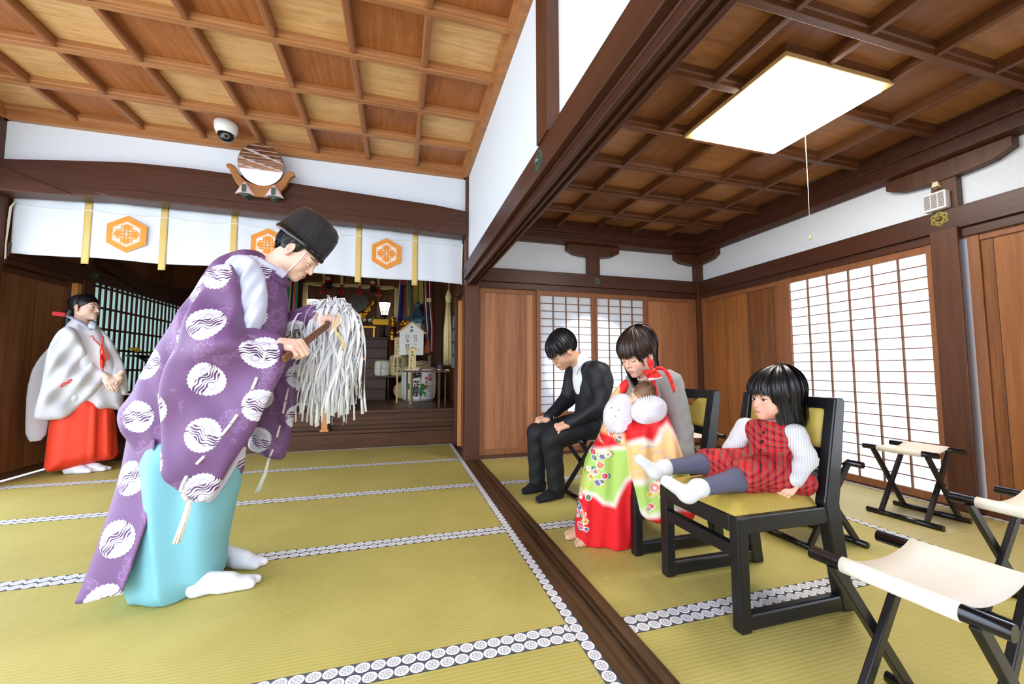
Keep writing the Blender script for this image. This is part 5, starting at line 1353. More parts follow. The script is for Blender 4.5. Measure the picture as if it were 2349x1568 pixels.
def hair_from(M, s, fn, h=.0034, lo=(-.15, -.24, -.34), hi=(.15, .17, .19), smooth=1):
    F = Field(lo, hi, h); fn(F); P, Q = F.mesh(smooth); return xf(M, P, s), Q
def foot(F, heel, toe, r=.032, hgt=.06, k=.02, split=False):
    """sock or bare foot volume from heel to toe on the floor"""
    hl = np.array((heel[0], heel[1], 0.0)); to = np.array((toe[0], toe[1], 0.0)); d = to - hl; L = np.linalg.norm(d); d /= L; sd = np.array((-d[1], d[0], 0)); sd /= np.linalg.norm(sd)
    F.ell(hl + d * .035 + (0, 0, .034), (.034, .034, .036), k); F.cap(hl + d * .03 + (0, 0, .062), hl + d * (L * .55) + (0, 0, .042), .034, .030, k)
    F.cap(hl + d * .04 + (0, 0, .026), to - d * .06 + (0, 0, .022), .026, .022, k)
    F.cap(hl + d * (L * .45) + sd * .014 + (0, 0, .028), to - d * .03 + sd * .020 + (0, 0, .018), .026, .017, k)
    F.cap(hl + d * (L * .45) - sd * .014 + (0, 0, .028), to - d * .045 - sd * .020 + (0, 0, .018), .026, .017, k)

def strands(name, M, s, parent, mat, n, rad, c0, end, hang=0.0, hdir=(0, 0, -1), seed=1, wid=.0022, jit=.004, crown=(0, -.035), skip=None, lift=.0, dens=None):
    """fine hair: ribbons running from the crown over an ellipsoid, then hanging. end(az)->(lowest z on the scalp, hanging length)"""
    rg = random.Random(seed); mb = MB(); rx, ry, rz = rad; hd = (M.to_3x3().inverted() @ Vector((0, 0, -1))) * hang + Vector((0, 0, -1)) * (1 - hang); hd = (hd + Vector(hdir) * 0).normalized()
    for k in range(n):
        az = rg.uniform(-PI, PI)                                # 0 = forward (+y), positive to +x
        if skip and skip(az): continue
        ze, L = end(az); ze += rg.uniform(-.012, .008); L = max(0, L + rg.uniform(-.03, .012)); st_ = rg.uniform(.02, .55) if k % 3 else .02
        pts = []; ja = rg.uniform(-.10, .10); jr = 1 + rg.uniform(-jit, jit) * 6 + lift
        phe = math.acos(max(-1, min(1, (ze - c0[2]) / rz))); N = 9; ph0 = st_ * phe
        for i in range(N + 1):
            t = i / N; ph = ph0 + (phe - ph0) * t; a = az + ja * (1 - t) ; e = math.sin(ph)
            cx, cy = crown[0] * (1 - e), crown[1] * (1 - e)
            pts.append(Vector((c0[0] + cx + rx * e * math.sin(a), c0[1] + cy + ry * e * math.cos(a), c0[2] + rz * math.cos(ph))) * jr)
        if L > .004:
            d0 = (pts[-1] - pts[-2]).normalized(); p = pts[-1].copy(); m = 7; wv = rg.uniform(-.03, .03) * L / 7
            for i in range(m):
                f = (i + 1) / m; d = (d0 * (1 - f) + hd * f).normalized(); p = p + d * (L / m) + Vector((wv, wv * .6, 0)); pts.append(p.copy())
        w = wid * rg.uniform(.6, 1.4); tw = rg.uniform(-.7, .7); vs = []; K = len(pts)
        for i, p in enumerate(pts):
            d = (pts[min(i + 1, K - 1)] - pts[max(i - 1, 0)]).normalized(); nrm = Vector((p.x - c0[0], p.y - c0[1], (p.z - c0[2]) * .6)).normalized(); sd = d.cross(nrm); sd = sd.normalized() if sd.length > 1e-6 else Vector((1, 0, 0)); sd = sd * math.cos(tw) + nrm * math.sin(tw)
            ww = w * (1 - .75 * (i / (K - 1)) ** 3); vs += [M @ ((p + sd * ww) * s), M @ ((p - sd * ww) * s)]
        mb.add(vs, [(2 * i, 2 * i + 1, 2 * i + 3, 2 * i + 2) for i in range(K - 1)], True)
    o = obj(name, mb, mat, parent); o['kind'] = 'stuff'; return o
def wrinkle(F, amp, terms):
    X, Y, Z = np.meshgrid(*F.ax, indexing='ij', sparse=True); w = 0
    for a, b, c, p in terms: w = w + np.sin(a * X + b * Y + c * Z + p)
    F.F += (amp * w).astype(np.float32)
# outlines of draped cloth, metres in each garment's own vertical plane
PL = {
 'pr_body': [(-0.752,1.405),(-0.803,1.358),(-0.846,1.267),(-0.893,1.178),(-0.937,1.081),(-0.987,0.987),(-1.023,0.876),(-1.061,0.794),(-1.091,0.746),(-1.094,0.696),(-1.076,0.642),(-1.048,0.605),(-1.01,0.54),(-0.937,0.446),(-0.794,0.393),(-0.73,0.397),(-0.659,0.405),(-0.652,0.604),(-0.594,0.795),(-0.522,0.992),(-0.505,1.113),(-0.501,1.205),(-0.516,1.286),(-0.543,1.346),(-0.572,1.385),(-0.618,1.438),(-0.688,1.439)],
 'pr_robe': [(-0.695,1.331),(-0.65,1.373),(-0.587,1.368),(-0.547,1.294),(-0.532,1.184),(-0.546,1.092),(-0.588,0.983),(-0.617,0.982),(-0.64,1.125),(-0.653,1.251),(-0.683,1.303)],
 'pr_sleeve': [(-0.69,1.299),(-0.644,1.32),(-0.613,1.256),(-0.611,1.151),(-0.598,1.079),(-0.562,1.007),(-0.467,1.005),(-0.443,1.002),(-0.441,0.939),(-0.462,0.859),(-0.518,0.706),(-0.58,0.591),(-0.648,0.464),(-0.674,0.41),(-0.708,0.402),(-0.751,0.428),(-0.778,0.466),(-0.816,0.506),(-0.837,0.589),(-0.853,0.685),(-0.851,0.814),(-0.824,0.976),(-0.78,1.11),(-0.736,1.223)],
 'pr_lining': [(-0.588,0.613),(-0.633,0.563),(-0.687,0.457),(-0.72,0.401),(-0.698,0.382),(-0.674,0.402),(-0.623,0.494),(-0.589,0.57)],
 'pr_fsleeve': [(-0.593,1.065),(-0.493,1.085),(-0.459,1.038),(-0.463,0.971),(-0.484,0.78),(-0.514,0.605),(-0.541,0.459),(-0.566,0.445),(-0.646,0.478),(-0.715,0.507),(-0.702,0.591),(-0.639,0.805),(-0.599,0.936)],
 'pr_hak': [(-1.01,0.589),(-1.002,0.377),(-1.02,0.266),(-1.048,0.149),(-1.077,0.054),(-1.04,0.042),(-1.016,0.026),(-1.005,-0.019),(-0.934,-0.038),(-0.844,-0.049),(-0.77,-0.046),(-0.76,0.002),(-0.71,0.016),(-0.702,0.169),(-0.685,0.276),(-0.654,0.43),(-0.672,0.571),(-0.847,0.69)],
 'pr_tailN': [(-1.099,2.1,0.643),(-1.09,2.061,0.514),(-1.089,2.022,0.401),(-1.089,1.983,0.287),(-1.095,1.944,0.164),(-1.097,1.905,0.071)],
 'pr_tailF': [(-0.912,1.845,0.631),(-0.903,1.828,0.514),(-0.9,1.811,0.415),(-0.913,1.794,0.322),(-0.94,1.777,0.205),(-0.965,1.76,0.098)],
 'pr_cordN': [(-0.497,0.978),(-0.507,0.928),(-0.525,0.869),(-0.541,0.819),(-0.565,0.77),(-0.585,0.73),(-0.605,0.695),(-0.635,0.651),(-0.658,0.617),(-0.684,0.582),(-0.71,0.552),(-0.736,0.514),(-0.75,0.481),(-0.754,0.457)],
 'pr_tasN': [(-0.749,0.453),(-0.731,0.421),(-0.724,0.428),(-0.737,0.36),(-0.758,0.278)],
 'pr_cordF': [(-0.505,0.936),(-0.519,0.866),(-0.529,0.806),(-0.54,0.741),(-0.551,0.677),(-0.561,0.624),(-0.574,0.562),(-0.588,0.51),(-0.601,0.473)],
 'pr_tasF': [(-0.598,0.473),(-0.612,0.401),(-0.642,0.316)],
 'mk_back': [(-0.192,1.115),(-0.254,0.994),(-0.287,0.889),(-0.302,0.747),(-0.305,0.645),(-0.292,0.287),(-0.176,0.292),(-0.161,0.505),(-0.141,0.983)],
 'mk_rsleeve': [(-0.098,1.274),(-0.155,1.211),(-0.193,1.093),(-0.204,0.978),(-0.22,0.726),(-0.242,0.565),(-0.248,0.51),(-0.23,0.488),(-0.152,0.478),(-0.067,0.488),(0.028,0.604),(0.111,0.713),(0.165,0.776),(0.178,0.83),(0.15,0.885),(0.071,0.956),(-0.001,1.114),(-0.044,1.245)],
 'mk_body': [(-0.061,1.364),(-0.11,1.289),(-0.148,1.166),(-0.16,0.902),(-0.118,0.587),(-0.036,0.528),(0.029,0.597),(0.067,0.493),(0.165,0.532),(0.224,0.538),(0.282,0.503),(0.284,0.616),(0.279,0.816),(0.227,1.015),(0.148,1.211),(0.095,1.291),(0.055,1.323),(0.037,1.301),(0.007,1.326)],
 'mk_lsleeve': [(0.098,1.277),(0.165,1.185),(0.22,1.069),(0.272,0.93),(0.301,0.803),(0.308,0.732),(0.305,0.676),(0.27,0.653),(0.205,0.763),(0.168,0.819),(0.15,0.861),(0.179,0.902),(0.151,1.067),(0.115,1.175)],
 'mk_hak': [(-0.152,0.576),(-0.162,0.461),(-0.169,0.244),(-0.176,0.04),(-0.09,0.034),(0.106,0.068),(0.123,0.073),(0.281,0.08),(0.255,0.309),(0.226,0.563),(0.075,0.71),(-0.061,0.676)],
 'mk_red': [(0.103,1.035),(0.14,1.043),(0.144,0.956),(0.131,0.888),(0.11,0.928)],
 'mk_cordL': [(0.034,1.188),(0.054,1.193),(0.061,1.167),(0.104,1.112),(0.116,1.108)],
 'mk_cordR': [(0.1,1.196),(0.12,1.191),(0.118,1.157),(0.118,1.108)],
 'mk_loop1': [(0.116,1.108),(0.138,1.076),(0.162,1.01),(0.156,0.982),(0.142,0.996),(0.126,1.062),(0.116,1.108)],
 'mk_loop2': [(0.113,1.108),(0.106,1.062),(0.114,0.995),(0.126,0.982),(0.122,1.049),(0.115,1.108)],
 'mk_ends': [(0.126,0.982),(0.124,0.928),(0.134,0.888)],
 'mk_knot': [(-0.109,0.761),(-0.093,0.782),(-0.072,0.788),(-0.046,0.815)],
 'mk_head': [(0.006,1.443),(-0.004,1.56),(0.044,1.343),(-0.101,1.377),(-0.068,1.36),(0.185,0.803),(-0.078,1.373)],
 'mo_left': [(0.06,0.821),(0.033,0.798),(0.001,0.751),(-0.023,0.659),(-0.061,0.544),(-0.124,0.45),(-0.151,0.334),(-0.173,0.196),(-0.19,0.094),(-0.184,0.02),(-0.16,-0.018),(-0.084,-0.046),(0.052,-0.051),(0.096,-0.014),(0.124,0.099),(0.139,0.198),(0.151,0.352),(0.144,0.507),(0.113,0.584),(0.096,0.622),(0.071,0.684),(0.062,0.775)],
 'mo_right': [(0.073,0.64),(0.073,0.546),(0.086,0.448),(0.099,0.362),(0.116,0.277),(0.131,0.201),(0.164,0.17),(0.221,0.158),(0.326,0.164),(0.391,0.203),(0.39,0.296),(0.369,0.389),(0.339,0.482),(0.308,0.587),(0.275,0.672),(0.244,0.737),(0.22,0.769),(0.197,0.703),(0.154,0.652)],
 'mo_strap': [(0.207,0.843),(0.217,0.773),(0.228,0.709)],
 'mo_far': [(0.096,0.853),(0.06,0.83),(0.032,0.775),(0.058,0.742),(0.104,0.799)],
 'mo_bow1': [(0.181,0.943),(0.186,0.951),(0.202,0.95),(0.215,0.943),(0.219,0.929),(0.215,0.912),(0.211,0.898),(0.197,0.896),(0.19,0.908),(0.183,0.925)],
 'mo_bow2': [(0.156,0.888),(0.163,0.897),(0.184,0.894),(0.207,0.903),(0.233,0.887),(0.242,0.874),(0.246,0.859),(0.184,0.849),(0.178,0.857),(0.166,0.874)],
 'mo_bow3': [(0.216,0.91),(0.243,0.915),(0.264,0.907),(0.289,0.879),(0.308,0.827),(0.311,0.804),(0.305,0.776),(0.298,0.79),(0.288,0.83),(0.268,0.876),(0.248,0.895),(0.22,0.893)],
 'bb': [(0.144,0.77),(0.171,0.785),(0.09,0.725),(0.047,0.703),(0.173,0.694),(-0.011,0.69),(0.225,0.706)],
 'kz_peachL': [(0.079,0.89),(0.006,0.774),(-0.03,0.636),(-0.061,0.578),(-0.016,0.579),(0.026,0.638),(0.06,0.707)],
 'kz_greenL': [(-0.182,0.424),(-0.124,0.472),(-0.01,0.496),(0.081,0.513),(0.1,0.382),(0.069,0.358),(0.033,0.289),(0.014,0.237),(-0.03,0.247),(-0.074,0.276),(-0.126,0.286),(-0.184,0.282)],
 'kz_whiteL': [(-0.191,0.442),(-0.124,0.486),(-0.01,0.514),(0.09,0.531),(0.113,0.377),(0.077,0.343),(0.041,0.275),(0.018,0.22),(-0.035,0.229),(-0.079,0.257),(-0.127,0.268),(-0.193,0.263)],
 'kz_goldL': [(0.002,0.58),(0.046,0.536),(0.089,0.504),(0.073,0.582),(0.038,0.611)],
 'kz_whiteR': [(0.062,0.534),(0.101,0.558),(0.152,0.577),(0.198,0.557),(0.215,0.588),(0.229,0.623),(0.262,0.65),(0.31,0.587),(0.372,0.389),(0.392,0.255),(0.247,0.223),(0.206,0.194),(0.164,0.178),(0.131,0.201)],
 'kz_peachR': [(0.07,0.526),(0.131,0.55),(0.197,0.536),(0.231,0.563),(0.245,0.606),(0.266,0.624),(0.305,0.566),(0.331,0.482),(0.273,0.436),(0.211,0.401),(0.165,0.383),(0.084,0.365)],
 'kz_greenR': [(0.092,0.335),(0.168,0.357),(0.242,0.409),(0.335,0.471),(0.372,0.378),(0.385,0.279),(0.268,0.25),(0.206,0.22),(0.173,0.204),(0.132,0.235)],
 'kf_L': [(-0.05,0.426),(-0.073,0.388),(-0.096,0.36),(-0.028,0.373),(-0.064,0.335),(-0.109,0.396),(-0.042,0.345),(-0.162,0.197),(-0.139,0.172),(-0.176,0.156),(-0.128,0.137),(-0.151,0.108),(-0.124,0.097),(-0.156,0.25),(-0.111,0.255),(0.029,0.604),(0.007,0.58),(0.047,0.566),(-0.006,0.609),(-0.085,0.479),(-0.04,0.467),(-0.011,0.478),(-0.078,0.456)],
 'kf_R': [(0.235,0.396),(0.201,0.338),(0.233,0.315),(0.182,0.303),(0.258,0.304),(0.186,0.248),(0.17,0.234),(0.227,0.466),(0.253,0.456),(0.19,0.41)],
}
# ================================================================== people
def sdf_mesh(lo, hi, h, fn, smooth=1):
    F = Field(lo, hi, h); fn(F); return F.mesh(smooth)
def tubes(name, paths, r, mat, parent, n=8, squash=None):
    mb = MB()
    for p in paths: mb.tube(p, r, n, squash=squash)
    return obj(name, mb, mat, parent)
# ---- cloth materials
def crane_silk(name, ax, off=(0, 0)):
    """purple silk with white crane roundels and tone-on-tone hexagon clusters"""
    g = Mat(name, 0.48, 0, 0.4); c = g.coord(); U, V = c[ax[0]] + off[0], c[ax[1]] + off[1]
    W, H, R = .180, .205, .064
    cu = (U / W).floor(); v_ = V / H + cu * .5; row = v_.floor(); a = ((U / W).fract() - .5) * W; b = (v_.fract() - .5) * H
    rnd = g.white(g.vec(cu, row, 1.0)); an = (rnd * 5.0).floor() * .35 - .9 + (rnd.gt(.5)) * PI
    ca, sa = an.cos(), an.sin(); x = a * ca - b * sa; y = a * sa + b * ca
    r = hypot(x, y); th = y.atan2(x); edge = (th * 26.0).sin() * .0016 + R - .002
    disc = r.lt(edge)
    wav = y + (x * 66.0).sin() * .007; band = wav.abs().lt((.026 - r * .12).max(.012))
    flow = ((wav * 620.0 + (x * 150.0).sin() * 2.4 + (y * 210.0).sin()).sin() + (x * 95.0 + y * 120.0).sin() * .7).gt(.05)
    feather = (((th * 17.0 + r * 60.0).sin().abs().lt(.22)) * r.gt(.026)).max((((r - .043).abs().lt(.0009)) + ((r - .032).abs().lt(.0008))).min(1.0))
    neck = ((hypot(x - .015, y - .022) - .013).abs().lt(.0018)).max((hypot(x + .015, y + .024) - .012).abs().lt(.0018))
    n1 = g.noise(g.v, 7, 3); n2 = g.noise(g.v, 900, 1)
    purple = g.mix(n1, RGB(100, 66, 106), RGB(118, 82, 124))
    s_ = .024; hx = U / s_; hy = V / s_
    def hexd(px, py):
        ax_ = (px.fract() - .5).abs(); ay = ((py / 1.7320508).fract() - .5).abs() * 1.7320508; return ax_, ay
    a1, b1 = hexd(hx, hy); a2, b2 = hexd(hx + .5, hy + .8660254)
    d1 = a1.max(a1 * .5 + b1 * .8660254); d2 = a2.max(a2 * .5 + b2 * .8660254); hd = d1.min(d2)
    hl = ((hd - .46).abs().lt(.045)).max((hd - .24).abs().lt(.03)).max(hd.lt(.07))
    clus = g.noise(g.v, 9.0, 1).gt(.57)
    col = g.mix(hl * clus * .42, purple, RGB(172, 130, 178))
    white = g.mix(n2, RGB(222, 220, 234), RGB(240, 238, 246))
    inner = g.mix(band * flow, white, RGB(86, 50, 92)); inner = g.mix((feather.max(neck)) * (1.0 - band) * .8, inner, RGB(158, 148, 180))
    g.base(g.mix(disc, col, inner)); g.bump(g.noise(g.v, 1400, 1), .08, .001); MAT[name] = g.m
crane_silk('kariginu', (0, 2)); crane_silk('kariginu_sleeve', (0, 2), (.085, .06)); crane_silk('kariginu_tail', (0, 2), (.02, .03)); crane_silk('kariginu_far', (0, 2), (.05, .16))
plain('hakama_blue', RGB(126, 188, 200), .75, var=.02, scale=12, bump=.08, bscale=700)
plain('robe_white', RGB(206, 209, 228), .7, var=.02); plain('lining', RGB(196, 190, 214), .6, var=.04)
plain('tabi_white', RGB(226, 227, 232), .8, var=.01); plain('purple_cloth', RGB(104, 66, 112), .6, var=.08)
plain('chihaya_white', RGB(208, 208, 213), .75, var=.015, bump=.05, bscale=800); plain('hakama_red', RGB(236, 62, 30), .65, var=.05, scale=8, bump=.06, bscale=600); plain('cord_red', RGB(226, 50, 28), .6)
plain('suit', RGB(20, 21, 30), .62, var=.12, scale=200, bump=.1, bscale=900); plain('trousers', RGB(13, 13, 16), .7, var=.1); plain('sock_black', RGB(10, 10, 12), .85)
plain('shirt', RGB(236, 238, 240), .7, var=.01); plain('dress_grey', RGB(158, 158, 152), .8, var=.05, scale=120, bump=.15, bscale=900)
plain('baby_white', RGB(222, 215, 221), .75, var=.015); plain('knit_white', RGB(222, 222, 220), .85, var=.02); plain('legging', RGB(92, 92, 112), .85, var=.06, bump=.1)
plain('bow_red', RGB(226, 36, 36), .65, var=.05, bump=.06); plain('pearl', RGB(240, 232, 220), .2, var=.02); plain('kimono_trim', RGB(244, 236, 236), .6)
g = Mat('knit_ribbed', .85, 0, .2); x, y, z = g.coord(); rr = ((x * .655 - y * .755) * 800.0).sin() * .5 + .5
g.base(g.mix(rr * .6, RGB(226, 226, 224), RGB(196, 196, 198))); g.bump(rr, .5, .003); MAT['knit_ribbed'] = g.m
g = Mat('plaid', .8, 0, .2); x, y, z = g.coord(); Q = .0235; h1 = ((x * .655 - y * .755) / Q).fract(); v1 = ((z * .9 - (x * .755 + y * .655) * .5) / Q).fract()
def bandm(t, a, b): return t.gt(a) * t.lt(b)
na = bandm(h1, .0, .26); nb = bandm(v1, .0, .26); ga = bandm(h1, .50, .66); gb = bandm(v1, .50, .66)
c0 = g.mix((na + nb) * .45, RGB(206, 44, 46), RGB(26, 24, 44)); c0 = g.mix((ga + gb) * .42, c0, RGB(34, 116, 96)); g.base(c0); MAT['plaid'] = g.m
g = Mat('lacquer_hat', .16, 0, .9); x, y, z = g.coord(); vv = g.vor(g.v, 330); g.base(g.mix(vv, RGB(6, 6, 9), RGB(24, 24, 30))); g.bump(vv, 1.0, .03); MAT['lacquer_hat'] = g.m
plain('lacquer_rim', RGB(10, 10, 12), .12, spec=.7)

# ---------------------------------------------------------------- priest
pr = thing('person', 'priest in a purple crane-patterned robe and black hat, bowing with a paper wand', 'person', (-.70, 2.04, 0))
FR = Frame((0, 2.04), (1, 0))
def cw(poly, T, w, nc, mat, name, parent, fr=FR, **k):
    P_, Q_ = inflate(PL[poly] if isinstance(poly, str) else poly, T, w, nc, **k); return mesh_obj(name, [(fr.w(P_), Q_)], mat, parent)
HM = head_frame((-.465, 2.04, 1.443), (.70, -.03, -.714))
hd = head(HM, 1.0, neck=(-.600, 2.04, 1.335), neck_r=.053, eyes='half', skin=srgb(232, 192, 168), smile=.4, look=(0, -.0035), lipc=(206, 130, 122), h=.0017)
D_ = Vector((.279, .841, .462)).normalized(); N_ = Vector((-.412, 1.815, .978)); dH = Vector((.95, -.30, -.06)).normalized(); bH = dH.cross(D_) * -1
bH = (D_.cross(dH)) ; bH = bH if bH.z > 0 else -bH
HN = hand_frame(N_ - dH * .076 + bH * .026, dH, bH)
FP = N_ + D_ * .335; HF = hand_frame(FP - dH * .076 + bH * .026, dH, bH)
hn = hand(HN, 1.04, -1, (1.15, 1.5, .9), (.35, .9), .02, skin=srgb(234, 190, 166)); hf = hand(HF, 1.0, 1, (1.05, 1.45, .9), (.35, .9), .02, skin=srgb(234, 190, 166))
wn = HN.translation; wf = HF.translation
def prb(F):
    F.chain([(-.59, 2.04, 1.32), (-.72, 2.04, 1.17), (-.93, 2.04, .84)], [.07, .10, .09], .05)
    F.chain([(-.67, 1.91, 1.24), (-.70, 1.86, 1.03), tuple(wn)], [.05, .042, .030], .03); F.chain([(-.68, 2.20, 1.24), (-.66, 2.24, 1.04), tuple(wf)], [.06, .045, .030], .03)
    F.chain([(-.90, 1.99, .84), (-.84, 1.97, .46), (-.78, 1.95, .08)], [.075, .06, .042], .03); F.chain([(-.90, 2.10, .84), (-.84, 2.12, .46), (-.78, 2.14, .08)], [.075, .06, .042], .03)
b_ = sdf_mesh((-1.12, 1.7, .0), (-.3, 2.4, 1.45), .013, prb)
body_obj([flat(*b_), hd, hn, hf], pr)
mesh_obj('tabi', [sdf_mesh((-.9, 1.85, 0), (-.45, 2.02, .14), .005, lambda F: foot(F, (-.800, 1.925), (-.530, 1.955)))], 'tabi_white', pr)
mesh_obj('tabi', [sdf_mesh((-.9, 2.03, 0), (-.45, 2.27, .14), .005, lambda F: foot(F, (-.790, 2.185), (-.560, 2.105)))], 'tabi_white', pr)
cw('pr_hak', .165, .12, .02, 'hakama_blue', 'hakama', pr, h=.007, fold=lambda s, z: (.012 * np.sin(s * 42 + z * 3) + .016 * np.sin(s * 24 - 2) + .01 * np.tanh(8 * np.sin(s * 16 + z * 2 + 1))) * np.clip((1.0 - z) * 1.4, 0, 1))
cw('pr_body', .165, .15, 0, 'kariginu', 'robe', pr, h=.007, fold=lambda s, z: .010 * np.sin((s * .75 + z * .65) * 26) + .006 * np.sin((s + z * .4) * 55))
cw('pr_robe', .05, .055, .180, 'robe_white', 'white_under_robe', pr, h=.005, fold=lambda s, z: .012 * np.sin((s * .9 - z * .35) * 75) + .006 * np.sin((s - z * .5) * 140))
sl = lambda s, z: .235 + .03 * np.clip((1.2 - z) / .7, 0, 1) + .014 * np.sin((s * .8 + z * .6) * 30) + .010 * np.sin((s * .5 - z * .6) * 34 + 1) + .016 * np.exp(-((z - .98 - (s + .65) * .3) / .05) ** 2)
cw('pr_sleeve', .030, .035, 0, 'kariginu_sleeve', 'sleeve', pr, h=.006, bend=sl, fold=lambda s, z: .022 * np.exp(-((z - 1.0 + (s + .6) * .35) / .09) ** 2) + .05 * np.exp(-((z - 1.02) / .10) ** 2 - ((s + .62) / .16) ** 2))
cw('pr_lining', .012, .014, .205, 'lining', 'sleeve_lining', pr, h=.005)
cw('pr_fsleeve', .03, .035, -.22, 'kariginu_far', 'sleeve', pr, h=.006, bend=lambda s, z: .012 * np.sin((s * .9 + z * .25) * 40))
# upper-arm tube of the near sleeve and cuffs
P_, Q_ = sdf_mesh((-.80, 1.70, .86), (-.40, 2.0, 1.36), .007, lambda F: F.chain([(-.690, 1.875, 1.255), (-.715, 1.835, 1.03), tuple(wn - dH * .02)], [.075, .072, .045], .03))
mesh_obj('sleeve_arm', [(P_, Q_)], 'kariginu_sleeve', pr)
P_, Q_ = sdf_mesh((-.80, 2.05, .86), (-.30, 2.36, 1.36), .008, lambda F: F.chain([(-.68, 2.20, 1.24), (-.66, 2.25, 1.06), tuple(wf - dH * .03)], [.075, .07, .05], .03))
mesh_obj('sleeve_arm', [(P_, Q_)], 'kariginu_far', pr)
for w_, r_ in ((wn, .038), (wf, .040)):
    mb = MB(); mb.tube([w_ - dH * .05, w_ - dH * .012], [r_ + .004, r_], 18); obj('cuff', mb, 'robe_white', pr)
# collars
mb = MB(); c0 = Vector((-.598, 2.04, 1.352)); ax_ = Vector((.45, 0, .89)).normalized(); a_, b2, _ = frame_from(ax_, Vector((0, 1, 0)))
def ringp(c, ra, rb, tilt=0): return [c + a_ * (ra * math.cos(t)) + b2 * (rb * math.sin(t)) for t in [2 * PI * k / 28 for k in range(29)]]
mb.tube(ringp(c0 + ax_ * .018, .074, .074), .016, 8); obj('white_collar', mb, 'robe_white', pr)
mb = MB(); mb.tube(ringp(c0 - ax_ * .012, .092, .090), .024, 10); obj('purple_collar', mb, 'kariginu', pr)
mb = MB(); mb.bar((-.525, 1.945, 1.335), (-.500, 1.96, 1.315), .020, .030); obj('collar_clasp', mb, 'lining', pr)
# tail panel
A, B = PL['pr_tailN'], PL['pr_tailF']
def tailf(i, j):
    def at(L, t): t *= len(L) - 1; k = min(int(t), len(L) - 2); f = t - k; return tuple(L[k][m] * (1 - f) + L[k + 1][m] * f for m in range(3))
    p, q = at(A, j), at(B, j); e = .020 * math.sin(PI * i * 1.5) * (1 + j); return (p[0] * (1 - i) + q[0] * i - e * .6, p[1] * (1 - i) + q[1] * i - e, max(.008, p[2] * (1 - i) + q[2] * i))
mb = MB(); mb.grid(tailf, 14, 40); obj('robe_tail', mb, 'kariginu_tail', pr, solid=.006)
# white lacing on the sleeves and its tassels
def dashes(name, key, Y, gaps, r):
    pts = [Vector((a, Y, b)) for a, b in PL[key]]; segs = []
    for k in range(0, len(pts) - 1):
        if k in gaps: continue
        segs.append([pts[k], (pts[k] + pts[k + 1]) / 2, pts[k + 1] * .92 + pts[k] * .08])
    for q in segs: tubes(name, [q], r, 'white_cord', pr, 6)
dashes('sleeve_lacing', 'pr_cordN', 1.742, (1, 4, 10), .0055); dashes('sleeve_lacing', 'pr_cordF', 2.222, (1, 4, 6), .0055)
for key, Y in (('pr_tasN', 1.742), ('pr_tasF', 2.20)):
    pts = [Vector((a, Y, b)) for a, b in PL[key]]; tubes('lacing_tassel', [[p + Vector(((k - 1.5) * .006 * (i / len(pts)), (k % 2) * .008, 0)) for i, p in enumerate(pts)] for k in range(4)], .0042, 'white_cord', pr, 6)
# hair, hat, chin cord
def h_pr(F):
    F.ell((0, -.024, .030), (.079, .098, .084), 0); F.box((0, .10, -.02), (.12, .080, .085), .01, .01, '-'); F.box((0, .0, -.130), (.12, .16, .075), .01, .015, '-')
    for x in (-1, 1): F.ell((x * .09, -.002, -.016), (.03, .030, .045), .004, '-')
hr = mesh_obj('hair', [hair_from(HM, 1.0, h_pr)], 'hair_black', pr)
strands('hair_strand', HM, 1.0, hr, 'hair_black', 1100, (.081, .100, .087), (0, -.024, .030), lambda a: ((-.052, .008) if abs(a) > 2.05 else ((-.012, .0) if abs(a) > 1.45 else (-.034, .0))), skip=lambda a: abs(a) < 1.08, seed=3, wid=.0016)
HT = HM @ Matrix.Translation((0, -.028, .034)) @ Matrix.Rotation(.10, 4, 'X')
mb = MB(); mb.lathe([(1.0, .010), (.985, .05), (.955, .09), (.90, .122), (.80, .145), (.60, .160), (.30, .166), (.02, .167)], n=48); mb.v = [tuple(HT @ Vector((x * .100, y * .124, z))) for x, y, z in mb.v]; hat = obj('hat', mb, 'lacquer_hat', pr)
mb = MB(); mb.lathe([(.90, -.004), (1.02, -.006), (1.035, .004), (1.02, .013), (.98, .016)], n=48); mb.v = [tuple(HT @ Vector((x * .100, y * .124, z))) for x, y, z in mb.v]; obj('hat_rim', mb, 'lacquer_rim', hat)
for sd in (-1, 1):
    pts = [HM @ Vector((sd * a, b, c)) for a, b, c in ((.083, .045, .030), (.078, .052, .0), (.066, .056, -.045), (.050, .052, -.085), (.022, .045, -.116), (0, .042, -.120))]
    tubes('chin_cord', [pts], .0028, 'white_cord', hat, 6)

